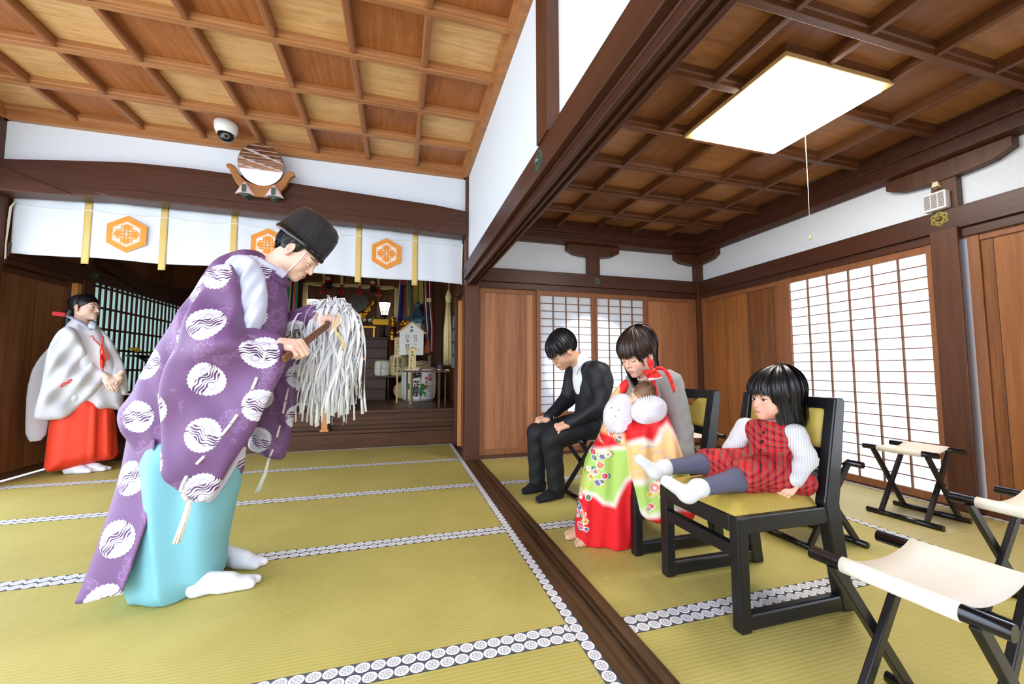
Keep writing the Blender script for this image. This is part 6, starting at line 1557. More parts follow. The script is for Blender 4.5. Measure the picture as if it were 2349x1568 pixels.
# ---------------------------------------------------------------- paper wand
wand = thing('paper_wand', 'ritual wand with a thick mop of white paper streamers held by the bowing priest', 'wand', tuple(N_ - D_ * .07))
mb = MB(); mb.bar(N_ - D_ * .085, N_ + D_ * .10, .030, .018, dH); mb.bar(N_ + D_ * .10, N_ + D_ * .47, .028, .016, dH); obj('handle', mb, 'rib_dark', wand, .004)
T_ = N_ + D_ * .40 + Vector((-.030, .0, .020)); rg = random.Random(11)
def streamer_mb(k):
    a = rg.uniform(0, 2 * PI); R = rg.uniform(.02, .125) * (1 if rg.random() < .94 else 1.3); L = rg.uniform(.26, .56) if k % 4 else rg.uniform(.12, .30); up = rg.uniform(.0, .085) * (1.1 - R / .15)
    dx, dy = math.cos(a), math.sin(a) * .75; pts = []; n = 12; wob = rg.uniform(-.04, .04); sway = rg.uniform(-.012, .03) + (.04 if dx > .5 and rg.random() < .2 else 0)
    st_ = T_ + Vector((rg.uniform(-.02, .02), rg.uniform(-.02, .02), rg.uniform(-.03, .02)))
    for i in range(n + 1):
        t = i / n
        if t < .3: q = t / .3; p = st_ + Vector((dx * R * q, dy * R * q, up * math.sin(PI * q * .7)))
        else: q = (t - .3) / .7; p = st_ + Vector((dx * (R + sway * q) + wob * math.sin(q * 5), dy * (R + sway * q) + wob * .6 * math.cos(q * 4), up * math.sin(PI * .7) - L * q))
        pts.append(p)
    mb = MB(); w = rg.uniform(.0045, .0078); tw = rg.uniform(-.7, .7); dt = rg.uniform(-1.6, 1.6); tg = Vector((-dy, dx, 0)).normalized(); vs = []
    for i, p in enumerate(pts):
        d = (pts[min(i + 1, n)] - pts[max(i - 1, 0)]).normalized(); a1 = (tg - d * tg.dot(d)).normalized(); b1 = d.cross(a1); an = tw + dt * math.sin(i * .9); s_ = a1 * math.cos(an) + b1 * math.sin(an)
        vs += [p + s_ * w, p - s_ * w]
    mb.add(vs, [(2 * i, 2 * i + 1, 2 * i + 3, 2 * i + 2) for i in range(n)], True); return mb
g = Mat('streamer_paper', 0.8, 0, 0.1); g.nt.nodes.remove(g.p); out = g.nt.nodes['Material Output']
tr = g.nt.nodes.new('ShaderNodeBsdfTranslucent'); df = g.nt.nodes.new('ShaderNodeBsdfDiffuse'); mx = g.nt.nodes.new('ShaderNodeMixShader')
tr.inputs[0].default_value = RGB(250, 250, 250); df.inputs[0].default_value = RGB(250, 250, 250); mx.inputs[0].default_value = 0.25
g.nt.links.new(df.outputs[0], mx.inputs[1]); g.nt.links.new(tr.outputs[0], mx.inputs[2]); g.nt.links.new(mx.outputs[0], out.inputs[0]); MAT['streamer_paper'] = g.m
mbs = [streamer_mb(k) for k in range(460)]
for mb in mbs[:100]: obj('paper_streamer', mb, 'streamer_paper', wand, solid=.0006)
big = MB()
for mb in mbs[100:]: big.add(mb.v, mb.f, True)
o = obj('paper_streamer', big, 'streamer_paper', wand, solid=.0006); o['kind'] = 'stuff'
mb = MB(); q0 = FP + Vector((.03, -.06, .02)); mb.grid(lambda i, j: tuple(q0 + Vector((.010 * (i - .5) + .03 * j + .012 * math.sin(j * 9), -.05 - .04 * math.sin(j * 3), .02 * math.sin(j * 3) - .17 * j))), 2, 16); plain('gold_ribbon', RGB(226, 186, 110), .6); obj('gold_ribbon', mb, 'gold_ribbon', wand, solid=.001)

# ---------------------------------------------------------------- shrine maiden
mk = thing('person', 'shrine maiden in a white robe and scarlet hakama standing by the dark door', 'person', (-2.70, 4.45, 0))
FM = facing(-2.72, 4.45); nn = Vector(FM.n); rr_ = Vector(FM.r)
def mw(*a, **k): return cw(*a, fr=FM, **k)
MH = head_frame(FM.pt(.000, .02, 1.452), tuple(nn * .62 + rr_ * .785 + Vector((0, 0, -.05))))
hm = head(MH, .98, neck=FM.pt(-.020, -.01, 1.30), neck_r=.046, eyes='open', female=True, skin=srgb(228, 192, 170), lipc=(200, 116, 108), look=(.002, 0), h=.0021)
MHa = hand_frame(FM.pt(.155, .20, .835), rr_ * .55 + nn * .25 + Vector((0, 0, -.72)), nn * .9 + rr_ * .1 + Vector((0, 0, .3)))
MHb = hand_frame(FM.pt(.235, .19, .850), rr_ * -.45 + nn * .25 + Vector((0, 0, -.72)), nn * .9 - rr_ * .1 + Vector((0, 0, .3)))
h1 = hand(MHa, .86, 1, (.35, .45, .3), (.3, .3), .02); h2 = hand(MHb, .86, -1, (.35, .45, .3), (.3, .3), .02)
def mkb(F):
    P3 = lambda s, n, z: FM.pt(s, n, z)
    F.chain([P3(-.02, 0, 1.30), P3(-.01, 0, 1.12), P3(0, 0, .85)], [.06, .11, .12], .05)
    F.chain([P3(-.085, .0, 1.18), P3(-.09, .06, 1.02), P3(.08, .10, .92)], [.045, .036, .026], .03); F.chain([P3(.085, .0, 1.18), P3(.14, .07, 1.02), P3(.20, .10, .93)], [.045, .036, .026], .03)
    for q in (-.08, .08): F.chain([P3(q, 0, .82), P3(q, 0, .45), P3(q, .02, .08)], [.085, .06, .04], .03)
lo = np.minimum(FM.pt(-.3, .3, 0), FM.pt(.35, -.2, 0)) - .15; hi = np.maximum(FM.pt(-.3, -.2, 0), FM.pt(.35, .3, 0)) + .15
body_obj([flat(*sdf_mesh((lo[0], lo[1], 0), (hi[0], hi[1], 1.42), .015, mkb)), hm, h1, h2], mk)
for q in (.04, .13):
    hl = np.array(FM.pt(q - .10, .0, 0)[:2]); to = np.array(FM.pt(q + .10, .13, 0)[:2]); l2 = np.minimum(hl, to) - .08; u2 = np.maximum(hl, to) + .08
    mesh_obj('tabi', [sdf_mesh((l2[0], l2[1], 0), (u2[0], u2[1], .14), .007, lambda F: foot(F, (hl[0], hl[1], 0), (to[0], to[1], 0)) if 0 else foot(F, np.array((hl[0], hl[1], 0)), np.array((to[0], to[1], 0))))], 'tabi_white', mk)
mw('mk_hak', .15, .12, 0, 'hakama_red', 'hakama', mk, h=.010, fold=lambda s, z: np.where(s > .08, .018 * np.tanh(3 * np.sin((s - .08) * 62 + z * 2)), .006 * np.sin(s * 30)) * np.clip((1.0 - z) * 1.5, .2, 1))
mw('mk_body', .14, .10, .02, 'chihaya_white', 'robe', mk, h=.010, fold=lambda s, z: .010 * np.sin((s + z * .3) * 45))
mw('mk_back', .012, .014, -.11, 'chihaya_white', 'robe_back_panel', mk, h=.008, bend=lambda s, z: .02 * np.sin(s * 22 + z * 2))
mw('mk_rsleeve', .045, .05, .135, 'chihaya_white', 'sleeve', mk, h=.009, bend=lambda s, z: .020 * np.sin((s * .75 + z * .75) * 24) + .007 * np.sin((s * .9 - z * .5) * 60 + 1) + .03 * np.exp(-((z - 1.2) / .12) ** 2), fold=lambda s, z: .03 * np.exp(-((z - .86 - (s - .1) * .5) / .07) ** 2) + .008 * np.sin((s - z * .4) * 55))
mw('mk_lsleeve', .045, .05, .105, 'chihaya_white', 'sleeve', mk, h=.009, bend=lambda s, z: .014 * np.sin((s * .8 - z * .7) * 26), fold=lambda s, z: .008 * np.sin((s + z * .4) * 60))
mw('mk_red', .010, .012, .178, 'hakama_red', 'red_sash', mk, h=.005)
mb = MB()
for s0, s1 in ((FM.pt(-.092, .03, 1.362), FM.pt(.045, .152, 1.250)), (FM.pt(.052, .05, 1.330), FM.pt(.045, .158, 1.255))):
    mb.tube([s0, tuple((Vector(s0) + Vector(s1)) / 2 + nn * .045), s1], .024, 10, squash=.35)
obj('white_collar', mb, 'robe_white', mk)
def path(key, n): return [FM.pt(a, n, b) for a, b in PL[key]]
tubes('chest_cord', [path('mk_cordL', .178), path('mk_cordR', .178), path('mk_loop1', .19), path('mk_loop2', .19), path('mk_ends', .195)], .0048, 'cord_red', mk, 6)
kn = PL['mk_knot']; tubes('sleeve_knot', [[FM.pt(kn[0][0] + (kn[3][0] - kn[0][0]) * t, .212, kn[0][1] + (kn[3][1] - kn[0][1]) * t + sg * .012 * math.sin(t * 2 * PI)) for t in [k / 16 for k in range(17)]] for sg in (-1, 1)], .0042, 'cord_red', mk, 6)
def h_mk(F):
    F.ell((0, -.022, .034), (.082, .100, .086), 0); F.ell((0, .13, -.040), (.105, .112, .110), .006, '-'); F.box((0, .0, -.145), (.13, .16, .075), .01, .015, '-')
    for x in (-1, 1): F.ell((x * .092, -.006, -.022), (.02, .024, .032), .006, '-')
    F.chain([(0, -.10, -.01), (0, -.125, -.08), (0, -.12, -.25)], [.03, .028, .02], .02)
hr = mesh_obj('hair', [hair_from(MH, .98, h_mk, .0045)], 'hair_black', mk)
strands('hair_strand', MH, .98, hr, 'hair_black', 1000, (.084, .102, .089), (0, -.022, .034), lambda a: ((-.05, 0) if abs(a) > 1.9 else ((-.005, .01) if abs(a) > 1.35 else (.098 - .050 * abs(a), .0))), skip=lambda a: False, seed=4, crown=(0, .03))
mb = MB(); q = Vector(FM.pt(-.088, -.04, 1.378)); plain('ribbon_red', RGB(226, 40, 60), .6); mb.bar(q, q - rr_ * .105 + Vector((0, 0, .008)), .012, .036); obj('hair_ribbon', mb, 'ribbon_red', mk, .002)

# ---------------------------------------------------------------- seated father
fa = thing('person', 'man in a dark suit and glasses sitting with bowed head and fists on his knees', 'person', (1.30, 2.66, 0))
AH = head_frame((1.125, 2.655, 1.030), (-.76, -.05, -.64))
ha = head(AH, 1.04, neck=(1.275, 2.66, .935), neck_r=.056, eyes='closed', skin=srgb(216, 164, 132), lipc=(186, 120, 100), h=.0019)
ANm = hand_frame((1.125, 2.545, .530), (-.95, .02, -.26), (-.22, -.30, .93)); AFm = hand_frame((1.070, 2.790, .545), (-.95, .02, -.22), (-.2, -.2, .95))
an_ = hand(ANm, 1.02, 1, (.95, 1.25, .9), (.35, .8), .02, skin=srgb(230, 178, 146)); af_ = hand(AFm, 1.02, -1, (.95, 1.25, .9), (.35, .8), .02, skin=srgb(230, 178, 146))
def suit_top(F, g=0.0):
    F.ell((1.355, 2.66, .77), (.120 + g, .165 + g, .165 + g), 0); F.ell((1.375, 2.66, .57), (.130 + g, .165 + g, .150 + g), .06); F.cap((1.315, 2.515, .885), (1.315, 2.805, .885), .068 + g, k=.05); F.ell((1.42, 2.66, .82), (.07 + g, .14 + g, .13 + g), .05)
    F.chain([(1.310, 2.475, .875), (1.335, 2.445, .655), tuple(ANm.translation)], [.066 + g, .055 + g, .036 + g], .02); F.chain([(1.305, 2.845, .875), (1.265, 2.875, .67), tuple(AFm.translation)], [.066 + g, .055 + g, .036 + g], .02)
def suit_legs(F, g=0.0):
    F.ell((1.37, 2.66, .515), (.135 + g, .175 + g, .095 + g), 0)
    F.chain([(1.33, 2.575, .500), (1.015, 2.590, .425), (1.060, 2.625, .085)], [.082 + g, .068 + g, .052 + g], .02); F.chain([(1.33, 2.745, .500), (.975, 2.780, .430), (.985, 2.815, .085)], [.082 + g, .068 + g, .052 + g], .02)
bx0, bx1 = (.80, 2.33, .0), (1.60, 3.0, 1.02)
body_obj([flat(*sdf_mesh(bx0, bx1, .014, lambda F: (suit_top(F, -.012), suit_legs(F, -.012)))), ha, an_, af_], fa)
def jacket(F):
    suit_top(F, .006)
    F.ell((1.375, 2.66, .50), (.150, .185, .07), .05); wrinkle(F, .0016, ((30, 20, 38, 0), (-26, 34, 44, 1), (60, 10, -52, 2)))
    F.cap((1.238, 2.604, .955), (1.190, 2.590, .805), .028, .004, .004, '-'); F.cap((1.270, 2.66, .94), (1.19, 2.655, 1.06), .058, k=.008, op='-')
    for M_ in (ANm, AFm): F.plane_cut(tuple(M_.translation + (M_.to_3x3() @ Vector((0, .5, 0))) * .02), tuple(M_.to_3x3() @ Vector((0, 1, 0)))) if 0 else None
mesh_obj('jacket', [sdf_mesh(bx0, bx1, .008, jacket)], 'suit', fa)
mesh_obj('trousers', [sdf_mesh((.80, 2.40, .06), (1.60, 2.95, .66), .009, lambda F: (suit_legs(F, .006), wrinkle(F, .0018, ((44, 20, 30, 0), (-30, 24, 56, 1)))))], 'trousers', fa)
def shirt(F):
    F.ell((1.285, 2.650, .830), (.074, .084, .150), 0); F.cap((1.285, 2.66, .915), (1.250, 2.658, .972), .068, .064, .02); F.ell((1.19, 2.655, 1.02), (.075, .062, .075), .006, '-')
mesh_obj('shirt', [sdf_mesh((1.10, 2.50, .64), (1.42, 2.82, 1.04), .006, shirt)], 'shirt', fa)
mb = MB(); mb.bar((1.222, 2.598, .925), (1.205, 2.615, .862), .004, .045, (0, -1, 0)); mb.bar((1.262, 2.580, .955), (1.218, 2.600, .905), .006, .04, (0, -1, 0)); obj('shirt_collar', mb, 'shirt', fa, .002)
for M_ in (ANm, AFm):
    d = M_.to_3x3() @ Vector((0, 1, 0)); mb = MB(); mb.tube([M_.translation - d * .03, M_.translation + d * .012], [.034, .033], 16); obj('shirt_cuff', mb, 'shirt', fa)
mesh_obj('sock', [sdf_mesh((.84, 2.53, 0), (1.18, 2.74, .16), .006, lambda F: foot(F, np.array((1.125, 2.655, 0)), np.array((.885, 2.600, 0))))], 'sock_black', fa)
mesh_obj('sock', [sdf_mesh((.80, 2.74, 0), (1.12, 2.92, .16), .006, lambda F: foot(F, np.array((1.055, 2.835, 0)), np.array((.845, 2.805, 0))))], 'sock_black', fa)
def h_fa(F):
    F.ell((0, -.018, .042), (.086, .104, .086), 0); F.ell((0, .125, -.062), (.080, .085, .088), .008, '-'); F.box((0, -.02, -.145), (.13, .16, .075), .01, .02, '-')
    for x in (-1, 1): F.ell((x * .094, -.006, -.016), (.02, .022, .034), .006, '-')
hr = mesh_obj('hair', [hair_from(AH, 1.04, h_fa, .0045)], 'hair_black', fa)
FRG = lambda a: (.052, .034) if abs(a) < .75 else ((.016, .014) if abs(a) < 1.25 else ((.006, .004) if abs(a) < 1.75 else (-.060, .016)))
for q in range(2): strands('hair_strand', AH, 1.04, hr, 'hair_black', 1100, (.090 + .005 * q, .108 + .006 * q, .091 + .005 * q), (0, -.018, .040), FRG, hang=.55, seed=5 + q, jit=.010, wid=.0020)
mb = MB()
for x in (-1, 1): mb.tube([AH @ (Vector((x * .032 + .021 * math.cos(t), .103 - .004 * abs(math.cos(t)), -.006 + .018 * math.sin(t))) * 1.04) for t in [2 * PI * k / 24 for k in range(25)]], .0013, 6)
mb.tube([AH @ (Vector((-.012, .106, -.003)) * 1.04), AH @ (Vector((0, .110, .001)) * 1.04), AH @ (Vector((.012, .106, -.003)) * 1.04)], .0013, 6)
for x in (-1, 1): mb.tube([AH @ (Vector((x * .053, .100, -.004)) * 1.04), AH @ (Vector((x * .076, .05, .0)) * 1.04), AH @ (Vector((x * .080, -.005, .002)) * 1.04)], .0013, 6)
obj('glasses', mb, 'steel', fa)
mb = MB(); q = ANm @ (Vector((.010, .106, -.016)) * 1.02); dd = ANm.to_3x3() @ Vector((0, .55, -.83)); a1, b1, _ = frame_from(dd); mb.tube([q + a1 * (.0106 * math.cos(t)) + b1 * (.0106 * math.sin(t)) for t in [2 * PI * k / 18 for k in range(19)]], .0014, 6); obj('ring', mb, 'steel', fa)

# ---------------------------------------------------------------- seated mother
mo = thing('person', 'mother in a grey dress with a red painted kimono tied over her, holding the baby', 'person', (1.35, 1.95, 0))
FK = facing(1.10, 1.95); kn_, kr = Vector(FK.n), Vector(FK.r)
WH = head_frame((1.265, 1.930, .985), (-.85, -.24, -.48))
hw = head(WH, 1.0, neck=(1.345, 1.945, .865), neck_r=.047, eyes='closed', female=True, skin=srgb(232, 186, 160), lipc=(206, 124, 112), h=.0018)
def gown(F, g=0.0):
    F.ell((1.405, 1.95, .70), (.105 + g, .132 + g, .165 + g), 0); F.ell((1.43, 1.95, .53), (.125 + g, .160 + g, .130 + g), .06); F.cap((1.372, 1.815, .835), (1.372, 2.085, .835), .056 + g, k=.04); F.ell((1.345, 1.95, .72), (.07 + g, .12 + g, .09 + g), .05)
    F.chain([(1.372, 1.790, .825), (1.395, 1.745, .60), (1.375, 1.720, .480), (1.20, 1.76, .565)], [.056 + g, .048 + g, .050 + g, .035 + g], .006); F.chain([(1.372, 2.11, .825), (1.36, 2.15, .58), (1.16, 2.05, .60)], [.056 + g, .050 + g, .035 + g], .025)
def moleg(F, g=0.0):
    F.ell((1.43, 1.95, .50), (.14 + g, .18 + g, .08 + g), 0); F.chain([(1.39, 1.92, .51), (1.12, 1.955, .45), (1.10, 1.955, .08)], [.070 + g, .052 + g, .040 + g], .02); F.chain([(1.39, 2.05, .51), (1.13, 2.045, .45), (1.08, 2.03, .08)], [.070 + g, .055 + g, .040 + g], .02)
bx0, bx1 = (.82, 1.62, 0), (1.64, 2.28, 1.0)
fe = [sdf_mesh((.80, 1.84, 0), (1.16, 2.12, .13), .005, lambda F: (foot(F, np.array((1.10, 1.945, 0)), np.array((.868, 1.925, 0)), .03), foot(F, np.array((1.08, 2.03, 0)), np.array((.840, 2.015, 0)), .03), [F.ell((.876 + .004 * k, 1.900 + .013 * k, .013), (.011, .007, .009), .004) for k in range(5)]))]
body_obj([flat(*sdf_mesh(bx0, bx1, .014, lambda F: (gown(F, -.012), moleg(F, -.004)))), hw] + [(p, q, np.tile(srgb(206, 168, 132), (len(p), 1))) for p, q in fe], mo)
def gownc(F):
    gown(F, .006); wrinkle(F, .0011, ((26, 30, 40, 0), (-66, 42, 98, 1), (80, -50, -76, 2))); F.chain([(1.43, 1.86, .46), (1.36, 1.80, .40)], [.09, .06], .04)
    F.cap((1.335, 1.94, .90), (1.265, 1.90, .78), .050, .010, .010, '-')
mesh_obj('grey_dress', [sdf_mesh(bx0, bx1, .008, gownc)], 'dress_grey', mo)
mb = MB()
for k in range(34):
    t = 2 * PI * k / 34; c = Vector((1.330, 1.938, .862)) + Vector((.048 * math.cos(t), .052 * math.sin(t), .022 * math.cos(t))); mb.ell(c, (.0048, .0048, .0048), 8, 6)
obj('pearl_necklace', mb, 'pearl', mo)
for sg in (-1, 1): mb = MB(); mb.ell(WH @ Vector((sg * .087, -.004, -.036)), (.004, .004, .004), 8, 6); obj('earring', mb, 'pearl', mo)
def h_mo(F):
    F.ell((0, -.020, .042), (.086, .106, .088), 0); F.ell((0, .125, -.058), (.074, .090, .096), .008, '-')
    F.chain([(0, -.075, .02), (0, -.085, -.09), (0, -.085, -.20)], [.045, .040, .02], .025); F.ell((.0, .03, -.13), (.058, .07, .075), .008, '-')
hr = mesh_obj('hair', [hair_from(WH, 1.0, h_mo, .0045)], 'hair_brown', mo)
def HMO(a):
    if abs(a) < .62: return (.050, .022)
    if a > 0: return (.02, .215) if a < 1.5 else (-.01, .235)          # far side falls forward
    return (.010, .055) if a > -1.25 and a > -.85 else ((-.002, .0) if a > -1.45 else (-.02, .235))
for q in range(3): strands('hair_strand', WH, 1.0, hr, 'hair_brown', 1100, (.089 + .006 * q, .109 + .006 * q, .092 + .004 * q), (0, -.020, .040), HMO, hang=.06, seed=6 + q, jit=.008, wid=.0024)
# painted kimono
RED, WHT, PEA, GRN, GOLD = (srgb(222, 30, 36), srgb(248, 232, 222), srgb(248, 200, 136), srgb(176, 208, 104), srgb(236, 186, 60))
def soft(C, s, z, key, col, blur):
    d = poly_sdf(PL[key], s, z); m = np.clip(.5 - d / blur, 0, 1)[:, None]; m = m * m * (3 - 2 * m); return C * (1 - m) + col * m
def blossom(C, s, z, c, r, col, ctr, n=6, out=WHT):
    x, y = s - c[0], z - c[1]; rr2 = np.hypot(x, y); th = np.arctan2(y, x); e = r * (.80 + .20 * np.abs(np.cos(n * th / 2)))
    C[rr2 < e + .003] = out; C[rr2 < e] = col; C[(np.abs(np.sin(n * th / 2)) < .13) & (rr2 < e * .95)] = out; C[rr2 < r * .30] = ctr; return C
def strokes(C, s, z, a, b, amp, n, col, w=.0022):
    d = np.array(b) - np.array(a); L = np.linalg.norm(d); d = d / L; u = (s - a[0]) * d[0] + (z - a[1]) * d[1]; v = -(s - a[0]) * d[1] + (z - a[1]) * d[0]
    C[(u > 0) & (u < L) & (np.abs(v - amp * np.sin(u / L * PI * n)) < w)] = col; return C
PAL = [srgb(*c) for c in ((232, 90, 96), (244, 236, 226), (238, 180, 50), (34, 62, 130), (120, 96, 150), (240, 150, 140), (30, 130, 110), (200, 40, 70))]
def kim(poly, off, T, w, zones, flowers, fold, bend=None):
    P_, Q_ = inflate(PL[poly], T, w, off, h=.0038, fold=fold, bend=bend); s, z = P_[:, 0], P_[:, 2]; C = np.tile(RED, (len(P_), 1))
    for key, col, bl in zones: C = soft(C, s, z, key, col, bl)
    C = flowers(C, s, z); return FK.w(P_), Q_, C
def flL(C, s, z):
    F_ = PL['kf_L']
    for k in range(8): C = strokes(C, s, z, (F_[15][0] - .06 - .012 * k, F_[15][1] - .075 + .002 * k), (F_[15][0] - .09 - .006 * k + .012 * (k % 3), F_[15][1] + .005 - .01 * (k % 4)), .01, 1, srgb(226, 214, 190), .0016)
    for k in range(3): C = strokes(C, s, z, (F_[12][0] - .03, F_[12][1] + .16 + .03 * k), (F_[12][0] + .10, F_[12][1] + .25 + .03 * k), .02, 1.5, GOLD, .0018)
    for k, c in enumerate(F_):
        r = (.017, .015, .016, .015, .017, .011, .012)[k % 7] if k < 14 else .014
        for q in range(k % 2): C = blossom(C, s, z, (c[0] + .017 * math.cos(k * 2.1 + q * 3), c[1] + .017 * math.sin(k * 2.1 + q * 3)), .010, PAL[(k * 3 + q + 3) % 8], PAL[2], 4, PAL[6])
        C = blossom(C, s, z, c, r, PAL[(k * 5) % 8], PAL[(k + 2) % 8], 5 + k % 3)
    return C
def flR(C, s, z):
    F_ = PL['kf_R']; c = F_[0]
    for k in range(4): C = strokes(C, s, z, (c[0] - .10 + .05 * k, c[1] + .12 - .02 * k), (c[0] - .03 + .05 * k, c[1] + .135 - .025 * k), .012, 1, srgb(170, 176, 214), .0016)
    for k in range(3): C = strokes(C, s, z, (c[0] - .16, c[1] + .10 - .04 * k), (c[0] - .04, c[1] + .02 + .02 * k), .04 - .02 * k, 1, GOLD, .0017)
    for k in range(4): C = strokes(C, s, z, (c[0] + .03, c[1] + .01 * k - .02), (c[0] + .13, c[1] + .012 * k - .01), .01, 1.2, srgb(206, 150, 50), .0014)
    x, y = s - c[0], z - c[1]; rr2 = np.hypot(x, y); th = np.arctan2(y + .03, x); ball = rr2 < .040
    wedge = np.floor((th + 3.2) * 5).astype(int) % 5; bc = np.array([PAL[0], PAL[1], PAL[2], PAL[4], PAL[1]])[wedge]; C[ball] = bc[ball]; C[(np.abs(rr2 - .040) < .0028) | (ball & (np.abs(y - .012 - .010 * np.cos(x * 240)) < .0022)) | (ball & (np.abs(np.sin(th * 7.5)) < .12))] = PAL[1]; C[ball & (y > .026)] = PAL[6]
    for k, (i, r) in enumerate(((1, .024), (2, .021), (3, .014), (4, .014), (5, .014), (6, .012), (7, .010), (8, .012), (9, .010))): C = blossom(C, s, z, F_[i], r, (PAL[5], PAL[2], PAL[2], srgb(110, 120, 40), PAL[0], srgb(176, 140, 120), PAL[5], GOLD, PAL[5])[k], (PAL[1], PAL[3], GOLD, PAL[1], PAL[7], PAL[1], PAL[1], PAL[7], PAL[1])[k], 8 if k < 2 else 5)
    return C
ka = kim('mo_left', .06, lambda s, z: .075 + .055 * np.clip((z - .0) / .5, 0, 1) * np.clip((.9 - z) / .3, 0.1, 1) - .04 * np.clip((z - .62) / .2, 0, 1), .07, (('kz_peachL', PEA, .03), ('kz_whiteL', WHT, .03), ('kz_greenL', GRN, .03), ('kz_goldL', PEA, .03)), flL, lambda s, z: .008 * np.sin(s * 40 + z * 8) + .006 * np.sin(s * 75 - z * 6))
kb = kim('mo_right', .155, lambda s, z: .040 + .05 * np.clip((z - .2) / .35, 0, 1) * np.clip((.9 - z) / .3, .3, 1), .045, (('kz_whiteR', WHT, .03), ('kz_peachR', PEA, .035), ('kz_greenR', GRN, .04)), flR, lambda s, z: .007 * np.sin(s * 45 - z * 10) + .005 * np.sin(s * 90))
g = Mat('kimono_silk', .6, 0, .3); g.base(g.attr()); g.bump(g.noise(g.coord() and g.v, 900, 2), .1, .001); MAT['kimono_silk'] = g.m
kim_o = mesh_obj('ceremonial_kimono', [ka[:2], kb[:2]], 'kimono_silk', mo, [ka[2], kb[2]]); kim_o['label'] = 'red kimono painted with flowers, green and peach clouds'
P_, Q_ = inflate(PL['mo_far'], .03, .03, .06, h=.006); mesh_obj('shoulder_strap', [(FK.w(P_), Q_)], 'bow_red', kim_o)
bp = []
for key, n_ in (('mo_bow1', .185), ('mo_bow2', .205), ('mo_bow3', .175)): P_, Q_ = inflate(PL[key], .014, .016, n_, h=.004, fold=lambda s, z: .006 * np.sin(s * 170 + z * 40) + .004 * np.sin(z * 150 - s * 60), bend=lambda s, z: .006 * np.sin(s * 90 - z * 110)); bp.append((FK.w(P_), Q_))
mesh_obj('bow', bp, 'bow_red', kim_o)
mb = MB(); b2_ = PL['mo_bow2']; mb.tube([FK.pt(b2_[7][0] + .002, .206, b2_[7][1]), FK.pt(b2_[6][0], .206, b2_[6][1])], .009, 8, squash=.6); obj('bow_trim', mb, 'kimono_trim', kim_o)
tubes('front_strap', [[FK.pt(a, .185, b) for a, b in PL['mo_strap']]], .013, 'bow_red', kim_o, 10)

# ---------------------------------------------------------------- baby
bb = thing('person', 'sleeping baby in a white frilled dress in the arms of the mother', 'person', FK.pt(.10, .19, .66))
BH = head_frame(FK.pt(.150, .185, .768), tuple(-kr * .70 + kn_ * .50 + Vector((0, 0, -.45))), up=tuple(kr * .62 + Vector((0, 0, .66)) + kn_ * .2))
hb = head(BH, .60, neck=FK.pt(.10, .17, .70), neck_r=.024, child=1.0, eyes='closed', skin=srgb(234, 188, 156), h=.004)
bod = sdf_mesh(np.minimum(FK.pt(-.1, .35, .5), FK.pt(.3, .0, .5)) - .05, np.maximum(FK.pt(-.1, .0, .85), FK.pt(.3, .35, .85)) + .05, .008, lambda F: F.chain([FK.pt(.11, .15, .71), FK.pt(.08, .14, .67), FK.pt(.06, .12, .64)], [.028, .04, .035], .02))
body_obj([flat(*bod), hb], bb)
def h_bb(F): F.ell((0, -.022, .036), (.078, .096, .082), 0); F.ell((0, .100, -.030), (.11, .115, .12), .01, '-'); F.box((0, 0, -.115), (.12, .16, .08), .01, .02, '-')
hr = mesh_obj('hair', [hair_from(BH, .60, h_bb, .006)], 'hair_baby', bb)
strands('hair_strand', BH, .60, hr, 'hair_baby', 220, (.080, .098, .084), (0, -.022, .036), lambda a: (.05 if abs(a) < 1.2 else .0, 0), seed=8)
def frill(name, s0, z0, n0, R1, R2, tilt, a0, a1, puff, tc, frn=46):
    mb = MB(); ct, sn = math.cos(tilt), math.sin(tilt)
    def fn(i, j):
        t = a0 + (a1 - a0) * i; r = j; fr_ = max(0, (j - .80) / .20) * max(.08, .5 + .5 * math.cos(t - tc)); wv = .010 * fr_ * math.sin(t * frn); e = 1 + .10 * fr_ - .10 * max(0, -math.cos(t - tc)) ** 3
        u, v = R1 * r * e * math.cos(t), R2 * r * e * math.sin(t); n = n0 + puff * (1 - r * r) + wv + .004 * math.sin(t * 5) * r * r
        return FK.pt(s0 + u * ct - v * sn, n, z0 + u * sn + v * ct)
    mb.grid(fn, 240, 16); return obj(name, mb, 'baby_white', bb, solid=.0025)
c1, c2 = PL['bb'][5], PL['bb'][4]
frill('frilled_bib', c1[0] + .060, c1[1] - .008, .200, .070, .096, -.35, 0, 2 * PI, .012, 3.6)
frill('frilled_sleeve', c2[0] + .008, c2[1] + .006, .236, .080, .066, .35, 0, 2 * PI, .034, 1.3)
mb = MB()
for k, (a, b) in enumerate(((-.03, .02), (-.01, -.02), (.005, .01))): mb.ell(FK.pt(c1[0] + .05 + a, .214, c1[1] + b), (.0028, .0028, .0028), 8, 6)
obj('embroidery', mb, 'leaf', bb)

